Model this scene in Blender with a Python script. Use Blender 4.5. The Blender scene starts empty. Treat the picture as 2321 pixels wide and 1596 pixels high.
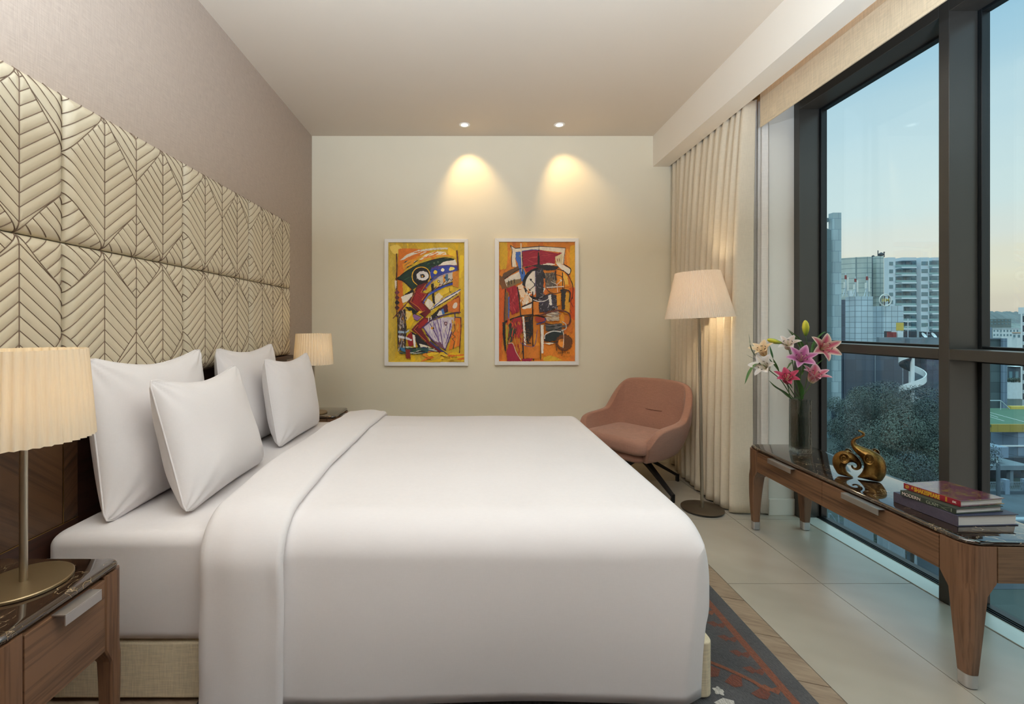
import bpy, bmesh, math, random
import numpy as np
from mathutils import Vector, Matrix, noise as mnoise
from mathutils.geometry import tessellate_polygon

random.seed(7)
SC = bpy.context.scene
COL = SC.collection
PI = math.pi
FPX, CX, CY, EYE = 1020.0, 1066.0, 738.0, 1.25

def at(px, py, Y):
    return Vector(((px - CX) * Y / FPX, Y, EYE - (py - CY) * Y / FPX))

# ---------------------------------------------------------------- colour / materials
def lin(v):
    v = v / 255.0
    return v / 12.92 if v <= 0.04045 else ((v + 0.055) / 1.055) ** 2.4

def C3(r, g, b):
    return (lin(r), lin(g), lin(b), 1.0)

class NT:
    def __init__(self, name):
        self.m = bpy.data.materials.new(name)
        self.m.use_nodes = True
        self.t = self.m.node_tree
        self.t.nodes.clear()
        self.out = self.n('ShaderNodeOutputMaterial')
    def n(self, typ, **kw):
        nd = self.t.nodes.new(typ)
        for k, v in kw.items():
            if k in nd.inputs.keys():
                nd.inputs[k].default_value = v
            else:
                setattr(nd, k, v)
        return nd
    def l(self, a, b):
        self.t.links.new(a, b)
    def coords(self, scale=(1, 1, 1), rot=(0, 0, 0), loc=(0, 0, 0)):
        tc = self.n('ShaderNodeTexCoord')
        mp = self.n('ShaderNodeMapping')
        mp.inputs['Scale'].default_value = scale
        mp.inputs['Rotation'].default_value = rot
        mp.inputs['Location'].default_value = loc
        src = tc.outputs['Object']
        if any(rot):                       # turn first, stretch afterwards
            mp.inputs['Rotation'].default_value = (0, 0, 0)
            m0 = self.n('ShaderNodeMapping'); m0.inputs['Rotation'].default_value = rot
            self.l(src, m0.inputs['Vector']); src = m0.outputs['Vector']
        self.l(src, mp.inputs['Vector'])
        return mp.outputs['Vector']
    def noise(self, vec, scale=5, detail=4, rough=0.55, dist=0.0):
        nd = self.n('ShaderNodeTexNoise')
        nd.inputs['Scale'].default_value = scale
        nd.inputs['Detail'].default_value = detail
        nd.inputs['Roughness'].default_value = rough
        nd.inputs['Distortion'].default_value = dist
        if vec is not None:
            self.l(vec, nd.inputs['Vector'])
        return nd.outputs['Fac']
    def ramp(self, fac, stops):
        r = self.n('ShaderNodeValToRGB')
        el = r.color_ramp.elements
        while len(el) < len(stops):
            el.new(0.5)
        for e, (p, c) in zip(el, stops):
            e.position = p
            e.color = c
        self.l(fac, r.inputs['Fac'])
        return r.outputs['Color']
    def mix(self, fac, a, b, mode='MIX'):
        m = self.n('ShaderNodeMix', data_type='RGBA', blend_type=mode)
        for sock, v in ((m.inputs[0], fac), (m.inputs[6], a), (m.inputs[7], b)):
            if hasattr(v, 'is_output'):
                self.l(v, sock)
            else:
                sock.default_value = v
        return m.outputs[2]
    def math(self, op, a, b=None):
        m = self.n('ShaderNodeMath', operation=op)
        for i, v in enumerate((a, b)):
            if v is None:
                continue
            if hasattr(v, 'is_output'):
                self.l(v, m.inputs[i])
            else:
                m.inputs[i].default_value = v
        return m.outputs[0]
    def bump(self, h, strength=0.2, dist=0.01, normal=None):
        b = self.n('ShaderNodeBump')
        b.inputs['Strength'].default_value = strength
        b.inputs['Distance'].default_value = dist
        self.l(h, b.inputs['Height'])
        if normal is not None:
            self.l(normal, b.inputs['Normal'])
        return b.outputs['Normal']
    def pr(self, color=None, rough=0.5, metal=0.0, normal=None, **kw):
        p = self.n('ShaderNodeBsdfPrincipled')
        if color is not None:
            if hasattr(color, 'is_output'):
                self.l(color, p.inputs['Base Color'])
            else:
                p.inputs['Base Color'].default_value = color
        if hasattr(rough, 'is_output'):
            self.l(rough, p.inputs['Roughness'])
        else:
            p.inputs['Roughness'].default_value = rough
        p.inputs['Metallic'].default_value = metal
        if normal is not None:
            self.l(normal, p.inputs['Normal'])
        for k, v in kw.items():
            p.inputs[k.replace('_', ' ')].default_value = v
        return p
    def done(self, shader):
        self.l(shader.outputs[0] if hasattr(shader, 'outputs') else shader, self.out.inputs['Surface'])
        return self.m

def simple(name, col, rough=0.5, metal=0.0, var=0.06, scale=8, bump=0.0, **kw):
    t = NT(name)
    v = t.coords()
    f = t.noise(v, scale, 3)
    dark = tuple(c * (1 - var) for c in col[:3]) + (1,)
    lite = tuple(min(1, c * (1 + var)) for c in col[:3]) + (1,)
    c = t.ramp(f, [(0.3, dark), (0.7, lite)])
    nrm = t.bump(t.noise(v, scale * 12, 3), bump, 0.003) if bump else None
    return t.done(t.pr(c, rough, metal, nrm, **kw))

def weave(name, col, rough=0.9, var=0.08, freq=420, bump=0.25, col2=None, sheen=0.0):
    """fabric: two crossed stretched noises"""
    t = NT(name)
    a = t.noise(t.coords((freq, freq, freq * 0.06)), 1.0, 2)
    b = t.noise(t.coords((freq * 0.06, freq * 0.06, freq)), 1.0, 2)
    f = t.math('MULTIPLY', t.math('ADD', a, b), 0.5)
    dark = tuple(c * (1 - var * 2) for c in col[:3]) + (1,)
    lite = tuple(min(1, c * (1 + var * 2)) for c in (col2 or col)[:3]) + (1,)
    c = t.ramp(f, [(0.35, dark), (0.65, lite)])
    return t.done(t.pr(c, rough, 0, t.bump(f, bump, 0.002), Sheen_Weight=sheen))

def wood(name, c1, c2, axis='Y', rough=0.38, fine=70, rot=(0, 0, 0), c3=None):
    t = NT(name)
    s = [fine, fine, fine]
    s['XYZ'.index(axis)] = fine * 0.035
    v = t.coords(tuple(s), rot)
    a = t.noise(v, 1.0, 5, 0.6, 0.3)
    s2 = [fine * 0.14] * 3
    s2['XYZ'.index(axis)] = fine * 0.008
    b = t.noise(t.coords(tuple(s2), rot), 1.0, 3, 0.5, 0.6)
    f = t.math('ADD', t.math('MULTIPLY', a, 0.6), t.math('MULTIPLY', b, 0.4))
    c = t.ramp(f, [(0.34, c1), (0.52, c3 or c2), (0.68, c2)])
    return t.done(t.pr(c, rough, 0, t.bump(a, 0.08, 0.002)))

# ---------------------------------------------------------------- object helpers
def link(o, parent=None):
    COL.objects.link(o)
    if parent is not None:
        o.parent = parent
    return o

def tag(o, label=None, cat=None, group=None, kind=None):
    if label: o['label'] = label
    if cat: o['category'] = cat
    if group: o['group'] = group
    if kind: o['kind'] = kind
    return o

def thing(name, loc=(0, 0, 0), rz=0.0, label=None, cat=None, group=None, kind=None):
    o = bpy.data.objects.new(name, None)
    o.empty_display_size = 0.1
    o.location = loc
    o.rotation_euler = (0, 0, rz)
    link(o)
    return tag(o, label, cat, group, kind)

def dup(root, loc=None, rz=None, label=None, group=None):
    r = root.copy()
    COL.objects.link(r)
    if loc is not None: r.location = loc
    if rz is not None: r.rotation_euler = (0, 0, rz)
    if label: r['label'] = label
    if group: r['group'] = group
    for ch in list(root.children):
        c = ch.copy(); COL.objects.link(c); c.parent = r
        for g in list(ch.children):
            d = g.copy(); COL.objects.link(d); d.parent = c
    return r

class MB:
    """collects geometry for ONE mesh object"""
    def __init__(self):
        self.v, self.f, self.mi, self.cur = [], [], [], 0
    def add(self, vs, fs, M=None):
        b = len(self.v)
        for p in vs:
            p = Vector(p)
            self.v.append(tuple(M @ p) if M is not None else tuple(p))
        for f in fs:
            self.f.append([i + b for i in f])
            self.mi.append(self.cur)
        return self
    def box(self, x0, x1, y0, y1, z0, z1, M=None):
        vs = [(x, y, z) for z in (z0, z1) for y in (y0, y1) for x in (x0, x1)]
        return self.add(vs, [(0, 2, 3, 1), (4, 5, 7, 6), (0, 1, 5, 4), (2, 6, 7, 3), (0, 4, 6, 2), (1, 3, 7, 5)], M)
    def prism(self, poly, z0, z1, M=None):
        n = len(poly)
        vs = [(p[0], p[1], z0) for p in poly] + [(p[0], p[1], z1) for p in poly]
        fs = [tuple(range(n - 1, -1, -1)), tuple(range(n, 2 * n))]
        fs += [(i, (i + 1) % n, n + (i + 1) % n, n + i) for i in range(n)]
        return self.add(vs, fs, M)
    def grid(self, rows, close_u=False, close_v=False, flip=False):
        nr, nc = len(rows), len(rows[0])
        vs = [p for r in rows for p in r]
        fs = []
        for i in range(nr if close_v else nr - 1):
            for j in range(nc if close_u else nc - 1):
                a, b = i * nc + j, i * nc + (j + 1) % nc
                c, d = ((i + 1) % nr) * nc + (j + 1) % nc, ((i + 1) % nr) * nc + j
                fs.append((a, d, c, b) if flip else (a, b, c, d))
        return self.add(vs, fs)
    def lathe(self, prof, n=32, M=None, cap0=True, cap1=True):
        vs, fs = [], []
        for r, z in prof:
            for k in range(n):
                a = 2 * PI * k / n
                vs.append((r * math.cos(a), r * math.sin(a), z))
        for i in range(len(prof) - 1):
            for k in range(n):
                a, b = i * n + k, i * n + (k + 1) % n
                fs.append((a, b, b + n, a + n))
        if cap0: fs.append(tuple(range(n - 1, -1, -1)))
        if cap1: fs.append(tuple(range((len(prof) - 1) * n, len(prof) * n)))
        return self.add(vs, fs, M)
    def tube(self, pts, r, n=8, caps=True):
        pts = [Vector(p) for p in pts]
        rs = r if isinstance(r, (list, tuple)) else [r] * len(pts)
        rows, up = [], None
        for i, p in enumerate(pts):
            d = (pts[min(i + 1, len(pts) - 1)] - pts[max(i - 1, 0)])
            d = d.normalized() if d.length > 1e-9 else Vector((0, 0, 1))
            if up is None:
                up = Vector((0, 0, 1)) if abs(d.z) < 0.9 else Vector((1, 0, 0))
            s = d.cross(up); s = s.normalized() if s.length > 1e-6 else Vector((1, 0, 0))
            up = s.cross(d).normalized()
            rows.append([p + (s * math.cos(2 * PI * k / n) + up * math.sin(2 * PI * k / n)) * rs[i] for k in range(n)])
        b = len(self.v)
        self.grid(rows, close_u=True)
        if caps:
            self.f.append([b + k for k in range(n - 1, -1, -1)]); self.mi.append(self.cur)
            e = b + (len(pts) - 1) * n
            self.f.append([e + k for k in range(n)]); self.mi.append(self.cur)
        return self
    def build(self, name, mats, parent=None, smooth=None, bevel=0.0, seg=2, sub=0, weld=False):
        me = bpy.data.meshes.new(name)
        me.from_pydata(self.v, [], self.f)
        if not isinstance(mats, (list, tuple)): mats = [mats]
        for m in mats: me.materials.append(m)
        if len(mats) > 1:
            me.polygons.foreach_set('material_index', self.mi)
        bm = bmesh.new(); bm.from_mesh(me)
        if weld: bmesh.ops.remove_doubles(bm, verts=bm.verts, dist=1e-5)
        bmesh.ops.recalc_face_normals(bm, faces=bm.faces)
        bm.to_mesh(me); bm.free()
        o = link(bpy.data.objects.new(name, me), parent)
        if bevel:
            md = o.modifiers.new('edge', 'BEVEL'); md.width = bevel; md.segments = seg
            md.limit_method = 'ANGLE'; md.angle_limit = math.radians(35)
        if sub:
            md = o.modifiers.new('sub', 'SUBSURF'); md.levels = sub; md.render_levels = sub
        if smooth is None:
            smooth = bool(bevel or sub)
        if smooth:
            me.polygons.foreach_set('use_smooth', [True] * len(me.polygons))
            if smooth is not True:
                me.set_sharp_from_angle(angle=math.radians(smooth))
            if bevel and not sub:
                md = o.modifiers.new('wn', 'WEIGHTED_NORMAL'); md.keep_sharp = True
        me.update()
        return o

def box_obj(name, mat, x0, x1, y0, y1, z0, z1, parent=None, bevel=0.0, seg=2):
    return MB().box(x0, x1, y0, y1, z0, z1).build(name, mat, parent, bevel=bevel, seg=seg)

def struct(o, label=None):
    o['kind'] = 'structure'
    if label: o['label'] = label
    return o

def catmull(pts, n=8, closed=False):
    P = [Vector(p) for p in pts]
    out = []
    m = len(P)
    rng = range(m) if closed else range(m - 1)
    for i in rng:
        if closed:
            p0, p1, p2, p3 = P[(i - 1) % m], P[i], P[(i + 1) % m], P[(i + 2) % m]
        else:
            p1, p2 = P[i], P[i + 1]
            p0 = P[i - 1] if i > 0 else p1 * 2 - p2
            p3 = P[i + 2] if i + 2 < m else p2 * 2 - p1
        for k in range(n):
            t = k / n
            out.append(0.5 * ((2 * p1) + (p2 - p0) * t + (2 * p0 - 5 * p1 + 4 * p2 - p3) * t * t + (3 * p1 - p0 - 3 * p2 + p3) * t ** 3))
    if not closed:
        out.append(P[-1])
    return out

def rrect(x0, x1, y0, y1, r, n=6):
    pts = []
    for cx, cy, a0 in ((x1 - r, y1 - r, 0), (x0 + r, y1 - r, 90), (x0 + r, y0 + r, 180), (x1 - r, y0 + r, 270)):
        for k in range(n + 1):
            a = math.radians(a0 + 90 * k / n)
            pts.append((cx + r * math.cos(a), cy + r * math.sin(a)))
    return pts

def surface_nets(F, org, h):
    """F>0 inside; returns verts, quads"""
    F = np.asarray(F, dtype=float)
    nx, ny, nz = F.shape
    S = F > 0
    acc = np.zeros((nx - 1, ny - 1, nz - 1, 3)); cnt = np.zeros((nx - 1, ny - 1, nz - 1))
    cor = [(i, j, k) for i in (0, 1) for j in (0, 1) for k in (0, 1)]
    sl = lambda c: (slice(c[0], nx - 1 + c[0]), slice(c[1], ny - 1 + c[1]), slice(c[2], nz - 1 + c[2]))
    for a in cor:
        for ax in range(3):
            if a[ax] == 1: continue
            b = list(a); b[ax] = 1; b = tuple(b)
            fa, fb = F[sl(a)], F[sl(b)]
            m = (fa > 0) != (fb > 0)
            t = np.where(m, fa / np.where(m, fa - fb, 1), 0)
            p = np.zeros(acc.shape)
            for d in range(3): p[..., d] = a[d]
            p[..., ax] = t
            acc += p * m[..., None]; cnt += m
    idx = -np.ones(cnt.shape, int)
    act = cnt > 0
    idx[act] = np.arange(act.sum())
    I = np.argwhere(act)
    V = (I + acc[act] / cnt[act][:, None]) * h + np.array(org)
    Q = []
    for ax in range(3):
        u, v = [(1, 2), (2, 0), (0, 1)][ax]
        a = [slice(0, s) for s in F.shape]; b = list(a)
        a[ax] = slice(0, F.shape[ax] - 1); b[ax] = slice(1, F.shape[ax])
        A, B = S[tuple(a)], S[tuple(b)]
        for p in np.argwhere(A != B):
            if p[u] < 1 or p[v] < 1 or p[u] >= F.shape[u] - 1 or p[v] >= F.shape[v] - 1: continue
            q = []
            for du, dv in ((-1, -1), (0, -1), (0, 0), (-1, 0)):
                c = p.copy(); c[u] += du; c[v] += dv
                q.append(int(idx[tuple(c)]))
            if min(q) < 0: continue
            Q.append(q if A[tuple(p)] else q[::-1])
    return V, Q

def poly_sdf(P, X, Y):
    P = np.asarray(P, float)
    d = np.full(X.shape, 1e9); ins = np.zeros(X.shape, bool)
    n = len(P)
    for i in range(n):
        a, b = P[i], P[(i + 1) % n]
        e = b - a
        t = np.clip(((X - a[0]) * e[0] + (Y - a[1]) * e[1]) / (e @ e + 1e-12), 0, 1)
        d = np.minimum(d, np.hypot(X - a[0] - t * e[0], Y - a[1] - t * e[1]))
        c = ((a[1] > Y) != (b[1] > Y)) & (X < (b[0] - a[0]) * (Y - a[1]) / (b[1] - a[1] + 1e-12) + a[0])
        ins ^= c
    return np.where(ins, d, -d)

def text_mesh(body, size, mat, name, parent, M, sx=1.0, bold=0.0, align='LEFT'):
    cu = bpy.data.curves.new(name, 'FONT')
    cu.body = body; cu.size = size; cu.align_x = align; cu.offset = bold; cu.extrude = 0.0003
    tmp = bpy.data.objects.new(name + '_src', cu); COL.objects.link(tmp)
    bpy.context.view_layer.update()
    me = bpy.data.meshes.new_from_object(tmp.evaluated_get(bpy.context.evaluated_depsgraph_get()))
    bpy.data.objects.remove(tmp); bpy.data.curves.remove(cu)
    me.transform(Matrix.Diagonal((sx, 1, 1, 1)))
    me.transform(M)
    me.materials.clear(); me.materials.append(mat); me.name = name
    o = link(bpy.data.objects.new(name, me), parent)
    return o

class Paint:
    """flat coloured shapes laid over each other on one canvas mesh; canvas in (u right, w up) metres, thickness along n"""
    def __init__(self, to3d, step=0.00004):
        self.to3d, self.step, self.k = to3d, step, 0
        self.v, self.f, self.c = [], [], []
        self.rng = random.Random(3)
    def poly(self, col, pts, smooth=False, jit=0.0, seglen=7.0):
        pts = [Vector((p[0], p[1], 0)) for p in pts]
        if smooth:
            pts = catmull(pts, 6, True)
        elif jit:
            q = []
            for i, p in enumerate(pts):
                e = pts[(i + 1) % len(pts)]
                n = max(1, int((e - p).length / seglen))
                q += [p + (e - p) * (k / n) for k in range(n)]
            pts = q
        if jit:
            pts = [p + Vector((self.rng.uniform(-jit, jit), self.rng.uniform(-jit, jit), 0)) for p in pts]
        self.k += 1
        b = len(self.v)
        tris = tessellate_polygon([pts])
        self.v += [self.to3d(p.x, p.y, self.k * self.step) for p in pts]
        for t in tris:
            self.f.append([b + i for i in t]); self.c.append(C3(*col))
    def line(self, col, pts, w, smooth=True, jit=0.0, taper=False):
        P = [Vector((p[0], p[1], 0)) for p in pts]
        if smooth and len(P) > 2: P = catmull(P, 6)
        L, R = [], []
        for i, p in enumerate(P):
            d = (P[min(i + 1, len(P) - 1)] - P[max(0, i - 1)]).normalized()
            n = Vector((-d.y, d.x, 0))
            ww = w * 0.5 * ((0.35 + 0.65 * math.sin(PI * (i + 0.5) / len(P))) if taper else 1.0)
            ww *= 1 + (self.rng.uniform(-0.3, 0.3) if jit else 0)
            L.append(p + n * ww); R.append(p - n * ww)
        self.k += 1
        b = len(self.v); n = len(P)
        self.v += [self.to3d(p.x, p.y, self.k * self.step) for p in L + R]
        for i in range(n - 1):
            self.f.append([b + i, b + i + 1, b + n + i + 1, b + n + i]); self.c.append(C3(*col))
    def ell(self, col, cx, cy, rx, ry, jit=0.0, n=28, rot=0.0):
        c, s = math.cos(rot), math.sin(rot)
        self.poly(col, [(cx + rx * math.cos(2 * PI * k / n) * c - ry * math.sin(2 * PI * k / n) * s,
                         cy + rx * math.cos(2 * PI * k / n) * s + ry * math.sin(2 * PI * k / n) * c) for k in range(n)], False, jit)
    def build(self, name, mat, parent):
        me = bpy.data.meshes.new(name)
        me.from_pydata([tuple(p) for p in self.v], [], self.f)
        me.materials.append(mat)
        ca = me.color_attributes.new('paint', 'FLOAT_COLOR', 'CORNER')
        arr = []
        for f, c in zip(self.f, self.c):
            for _ in f: arr += c
        ca.data.foreach_set('color', arr)
        me.update()
        return link(bpy.data.objects.new(name, me), parent)

def vcol(o, cols, name='paint'):
    ca = o.data.color_attributes.new(name, 'FLOAT_COLOR', 'POINT')
    ca.data.foreach_set('color', [x for c in cols for x in c])
# ================================================================ CAMERA / RENDER LOOK
cam = bpy.data.cameras.new('camera')
cam.sensor_width = 36.0
cam.lens = FPX / 2321.0 * 36.0
cam.shift_x = (1160.5 - CX) / 2321.0
cam.shift_y = -(798.0 - CY) / 2321.0
cam.clip_start, cam.clip_end = 0.02, 3000
cam_o = link(bpy.data.objects.new('camera', cam))
cam_o.location = (0, 0, EYE)
cam_o.rotation_euler = (PI / 2, 0, 0)
SC.camera = cam_o
SC.view_settings.view_transform = 'Standard'
SC.view_settings.look = 'None'
SC.view_settings.gamma = 1.0
SC.view_settings.exposure = 0.0
SC.view_settings.use_curve_mapping = False
SC.cycles.use_denoising = True
SC.cycles.max_bounces = 10
SC.cycles.diffuse_bounces = 5
SC.cycles.glossy_bounces = 4
SC.cycles.transmission_bounces = 8
SC.cycles.transparent_max_bounces = 12
SC.cycles.sample_clamp_indirect = 6.0
SC.cycles.caustics_reflective = False
SC.cycles.caustics_refractive = False

# ================================================================ MATERIALS
M = {}
M['wall_beige'] = simple('wall_beige_paint', C3(243, 234, 210), 0.75, var=0.015, scale=1.2, bump=0.02)
M['ceiling'] = simple('ceiling_paint', C3(216, 203, 186), 0.85, var=0.01, scale=1.0)
M['beam'] = simple('beam_paint', C3(240, 231, 217), 0.8, var=0.01, scale=1.0)
M['wallpaper'] = weave('wallpaper_textile', C3(178, 162, 148), 0.85, 0.05, 300, 0.12)
M['white_wall'] = simple('pier_paint', C3(236, 230, 218), 0.7, var=0.01, scale=1.0)
M['linen_cream'] = weave('curtain_linen', C3(220, 206, 182), 0.9, 0.03, 420, 0.15)
M['blind'] = weave('blind_fabric', C3(218, 199, 168), 0.9, 0.06, 240, 0.2)
M['sheer'] = weave('sheer_fabric', C3(232, 226, 216), 0.9, 0.03, 300, 0.1)
M['cotton'] = weave('white_cotton', C3(231, 226, 225), 0.85, 0.008, 900, 0.04, sheen=0.15)
M['base_fabric'] = weave('bed_base_weave', C3(222, 208, 178), 0.9, 0.07, 330, 0.3)
M['leather'] = simple('padded_leatherette', C3(206, 194, 168), 0.34, var=0.03, scale=3, bump=0.01)
M['stitch'] = simple('brown_stitch', C3(112, 92, 75), 0.8, var=0.1, scale=60)
M['walnut_v'] = wood('walnut_vertical', C3(76, 50, 36), C3(124, 90, 66), 'Z', 0.36, 110)
M['walnut_y'] = wood('walnut_along', C3(74, 50, 36), C3(126, 92, 67), 'Y', 0.36, 110)
M['walnut_x'] = wood('walnut_across', C3(78, 56, 40), C3(120, 92, 68), 'X', 0.36, 110)
M['veneer'] = wood('veneer_dark', C3(52, 34, 22), C3(92, 64, 42), 'Y', 0.4, 60, rot=(math.radians(40), 0, 0))
M['veneer_m'] = wood('veneer_mirror', C3(48, 31, 20), C3(86, 60, 40), 'Y', 0.4, 60, rot=(math.radians(-40), 0, 0))
M['dark_wood'] = wood('dark_wood', C3(46, 28, 22), C3(66, 42, 33), 'Y', 0.4, 50)
M['brass'] = simple('brass_inlay', C3(176, 140, 84), 0.35, 1.0)
M['steel'] = simple('brushed_steel', C3(176, 168, 152), 0.32, 1.0, var=0.04, scale=30)
M['alu'] = simple('aluminium', C3(206, 204, 204), 0.38, 1.0, var=0.02, scale=30)
M['bronze_disc'] = simple('bronze_lacquer', C3(150, 130, 98), 0.38, 0.75, var=0.04, scale=6)
M['dark_disc'] = simple('dark_bronze_lacquer', C3(92, 80, 66), 0.42, 0.6, var=0.04, scale=6)
M['black'] = simple('black_rubber', C3(22, 22, 22), 0.55, var=0.1)
M['black_metal'] = simple('black_metal', C3(34, 33, 34), 0.35, 0.3, var=0.08)
M['frame'] = simple('window_frame_bronze', C3(76, 74, 70), 0.34, 0.35, var=0.03, scale=5)
M['gasket'] = simple('gasket', C3(18, 22, 24), 0.4, var=0.1)
M['sill'] = simple('sill_metal', C3(200, 206, 200), 0.30, 0.25, var=0.02, scale=4)
M['white_frame'] = simple('white_frame', C3(250, 248, 244), 0.45, var=0.005)
M['grout'] = simple('grout', C3(74, 68, 58), 0.9, var=0.1)
M['plug'] = simple('lamp_socket', C3(120, 105, 84), 0.4, 0.7)

def m_tile():
    t = NT('stone_tile')
    a = t.noise(t.coords((1.3, 2.2, 1), (0, 0, 0.5)), 1.0, 3, 0.5)
    c = t.ramp(a, [(0.1, C3(146, 137, 124)), (0.9, C3(192, 184, 170))])
    return t.done(t.pr(c, 0.26, 0, None, IOR=1.9))
M['tile'] = m_tile()

def m_plank():
    t = NT('parquet_oak')
    a = t.noise(t.coords((14, 90, 40), (0, 0, 0.42)), 1.0, 5, 0.6, 0.5)
    b = t.noise(t.coords((3, 12, 4), (0, 0, 0.42)), 1.0, 3, 0.5, 0.7)
    f = t.math('ADD', t.math('MULTIPLY', a, 0.5), t.math('MULTIPLY', b, 0.5))
    c = t.ramp(f, [(0.34, C3(118, 98, 80)), (0.5, C3(142, 122, 102)), (0.66, C3(158, 138, 116))])
    return t.done(t.pr(c, 0.45, 0, t.bump(a, 0.06, 0.003)))
M['plank'] = m_plank()

def m_marble():
    t = NT('dark_emperador_marble')
    v = t.coords((1, 1, 1))
    base = t.noise(v, 9, 6, 0.65, 1.2)
    c = t.ramp(base, [(0.3, C3(28, 19, 14)), (0.55, C3(52, 38, 29)), (0.75, C3(78, 59, 44))])
    n1 = t.noise(v, 7.5, 3, 0.5, 2.2)
    vein = t.math('SUBTRACT', 1.0, t.math('MULTIPLY', t.math('ABSOLUTE', t.math('SUBTRACT', n1, 0.5)), 90.0))
    gate = t.math('GREATER_THAN', t.noise(t.coords((1, 1, 1), loc=(3, 1, 7)), 11, 2), 0.52)
    vv = t.math('MULTIPLY', t.math('MAXIMUM', vein, 0.0), gate)
    n2 = t.noise(t.coords((1, 1, 1), loc=(9, 4, 2)), 16, 3, 0.5, 1.6)
    vein2 = t.math('MAXIMUM', t.math('SUBTRACT', 1.0, t.math('MULTIPLY', t.math('ABSOLUTE', t.math('SUBTRACT', n2, 0.5)), 120.0)), 0.0)
    gate2 = t.math('GREATER_THAN', t.noise(t.coords((1, 1, 1), loc=(5, 5, 1)), 9, 2), 0.57)
    vv = t.math('MAXIMUM', vv, t.math('MULTIPLY', vein2, gate2))
    c = t.mix(t.math('MULTIPLY', vv, 0.75), c, C3(190, 168, 132))
    return t.done(t.pr(c, 0.05, 0, None, IOR=1.85, Coat_Weight=0.5, Coat_Roughness=0.03, Coat_IOR=1.6))
M['marble'] = m_marble()

def m_shade(name, col, tcol, k):
    t = NT(name)
    v = t.coords((260, 260, 14))
    f = t.noise(v, 1.0, 2)
    c = t.ramp(f, [(0.3, tuple(x * 0.93 for x in col[:3]) + (1,)), (0.7, col)])
    d = t.n('ShaderNodeBsdfDiffuse'); t.l(c, d.inputs['Color'])
    tr = t.n('ShaderNodeBsdfTranslucent'); tr.inputs['Color'].default_value = tcol
    m = t.n('ShaderNodeMixShader'); m.inputs[0].default_value = k
    t.l(d.outputs[0], m.inputs[1]); t.l(tr.outputs[0], m.inputs[2])
    return t.done(m)
M['shade_warm'] = m_shade('pleated_shade_warm', C3(240, 230, 210), C3(250, 226, 186), 0.26)
M['shade_white'] = m_shade('pleated_shade_white', C3(226, 214, 196), C3(250, 206, 156), 0.085)

def m_emit(name, col, s):
    t = NT(name)
    e = t.n('ShaderNodeEmission'); e.inputs['Color'].default_value = col; e.inputs['Strength'].default_value = s
    return t.done(e)
M['lamp_emit'] = m_emit('lamp_lens_glow', C3(255, 246, 226), 2.2)
M['bulb_emit'] = m_emit('bulb_glow', C3(255, 226, 170), 6.0)
M['led_emit'] = m_emit('led_strip_glow', C3(255, 184, 84), 4.0)

def m_pane():
    t = NT('window_glass')
    tr = t.n('ShaderNodeBsdfTransparent'); tr.inputs['Color'].default_value = (0.86, 0.955, 0.975, 1)
    gl = t.n('ShaderNodeBsdfGlossy'); gl.inputs['Roughness'].default_value = 0.0
    gl.inputs['Color'].default_value = (0.9, 0.95, 1, 1)
    m = t.n('ShaderNodeMixShader'); m.inputs[0].default_value = 0.035
    t.l(tr.outputs[0], m.inputs[1]); t.l(gl.outputs[0], m.inputs[2])
    return t.done(m)
M['pane'] = m_pane()

# ================================================================ ROOM SHELL
XL, XB0, XB1, XW, XG = -1.447, 1.668, 1.811, 2.138, 2.275
YB, YF, ZC, ZB = 4.11, -2.6, 2.981, 2.70

struct(box_obj('wall_left', M['wallpaper'], XL - 0.15, XL, YF - 0.15, YB + 0.15, -0.05, ZC + 0.1), 'taupe textile wallpaper wall behind the headboard')
struct(box_obj('wall_back', M['wall_beige'], XL, 2.31, YB, YB + 0.15, -0.05, ZC + 0.1), 'plain beige wall with two paintings')
struct(box_obj('wall_front', M['walnut_v'], XL, 2.31, YF - 0.15, YF, -0.05, ZC + 0.1))  # unseen; dark finish chosen to cut light bounced onto the duvet side
struct(box_obj('wall_right', M['white_wall'], 1.974, XG + 0.012, 2.975, YB, 0.0, ZC), 'cream wall pier between curtain and window')
struct(box_obj('baseboard_right', M['white_wall'], 1.966, XW, 2.962, 2.975, 0.0, 0.108, bevel=0.003))
struct(box_obj('baseboard_back', M['white_wall'], XL, 1.62, YB - 0.013, YB, 0.0, 0.108, bevel=0.003))
struct(box_obj('ceiling', M['ceiling'], XL - 0.15, 2.31, YF - 0.15, YB + 0.15, ZC, ZC + 0.12), 'plain pale ceiling')
struct(box_obj('ceiling_beam', M['beam'], XB0, XB1, YF, YB, ZB, ZC), 'boxed pelmet running along the ceiling above the curtain')

# floor: stone tiles along the window, parquet under the rug
fl = MB()
fl.cur = 1
fl.box(1.246, 2.31, YF, YB, -0.08, -0.004)
fl.cur = 0
g = 0.0016
ys = [2.18 + 0.724 * k for k in range(-7, 4)]
for (x0, x1) in ((1.246, 1.702), (1.702, 2.138)):
    for i in range(len(ys) - 1):
        y0, y1 = max(ys[i], YF), min(ys[i + 1], YB)
        if y1 <= y0: continue
        fl.box(x0 + g, x1 - g, y0 + g, y1 - g, -0.004, 0.0)
struct(fl.build('floor', [M['tile'], M['grout']]), 'pale stone floor tiles along the window')
fp = MB()
fp.cur = 1
fp.box(XL, 1.246, YF, YB, -0.08, -0.003)
fp.cur = 0
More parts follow.
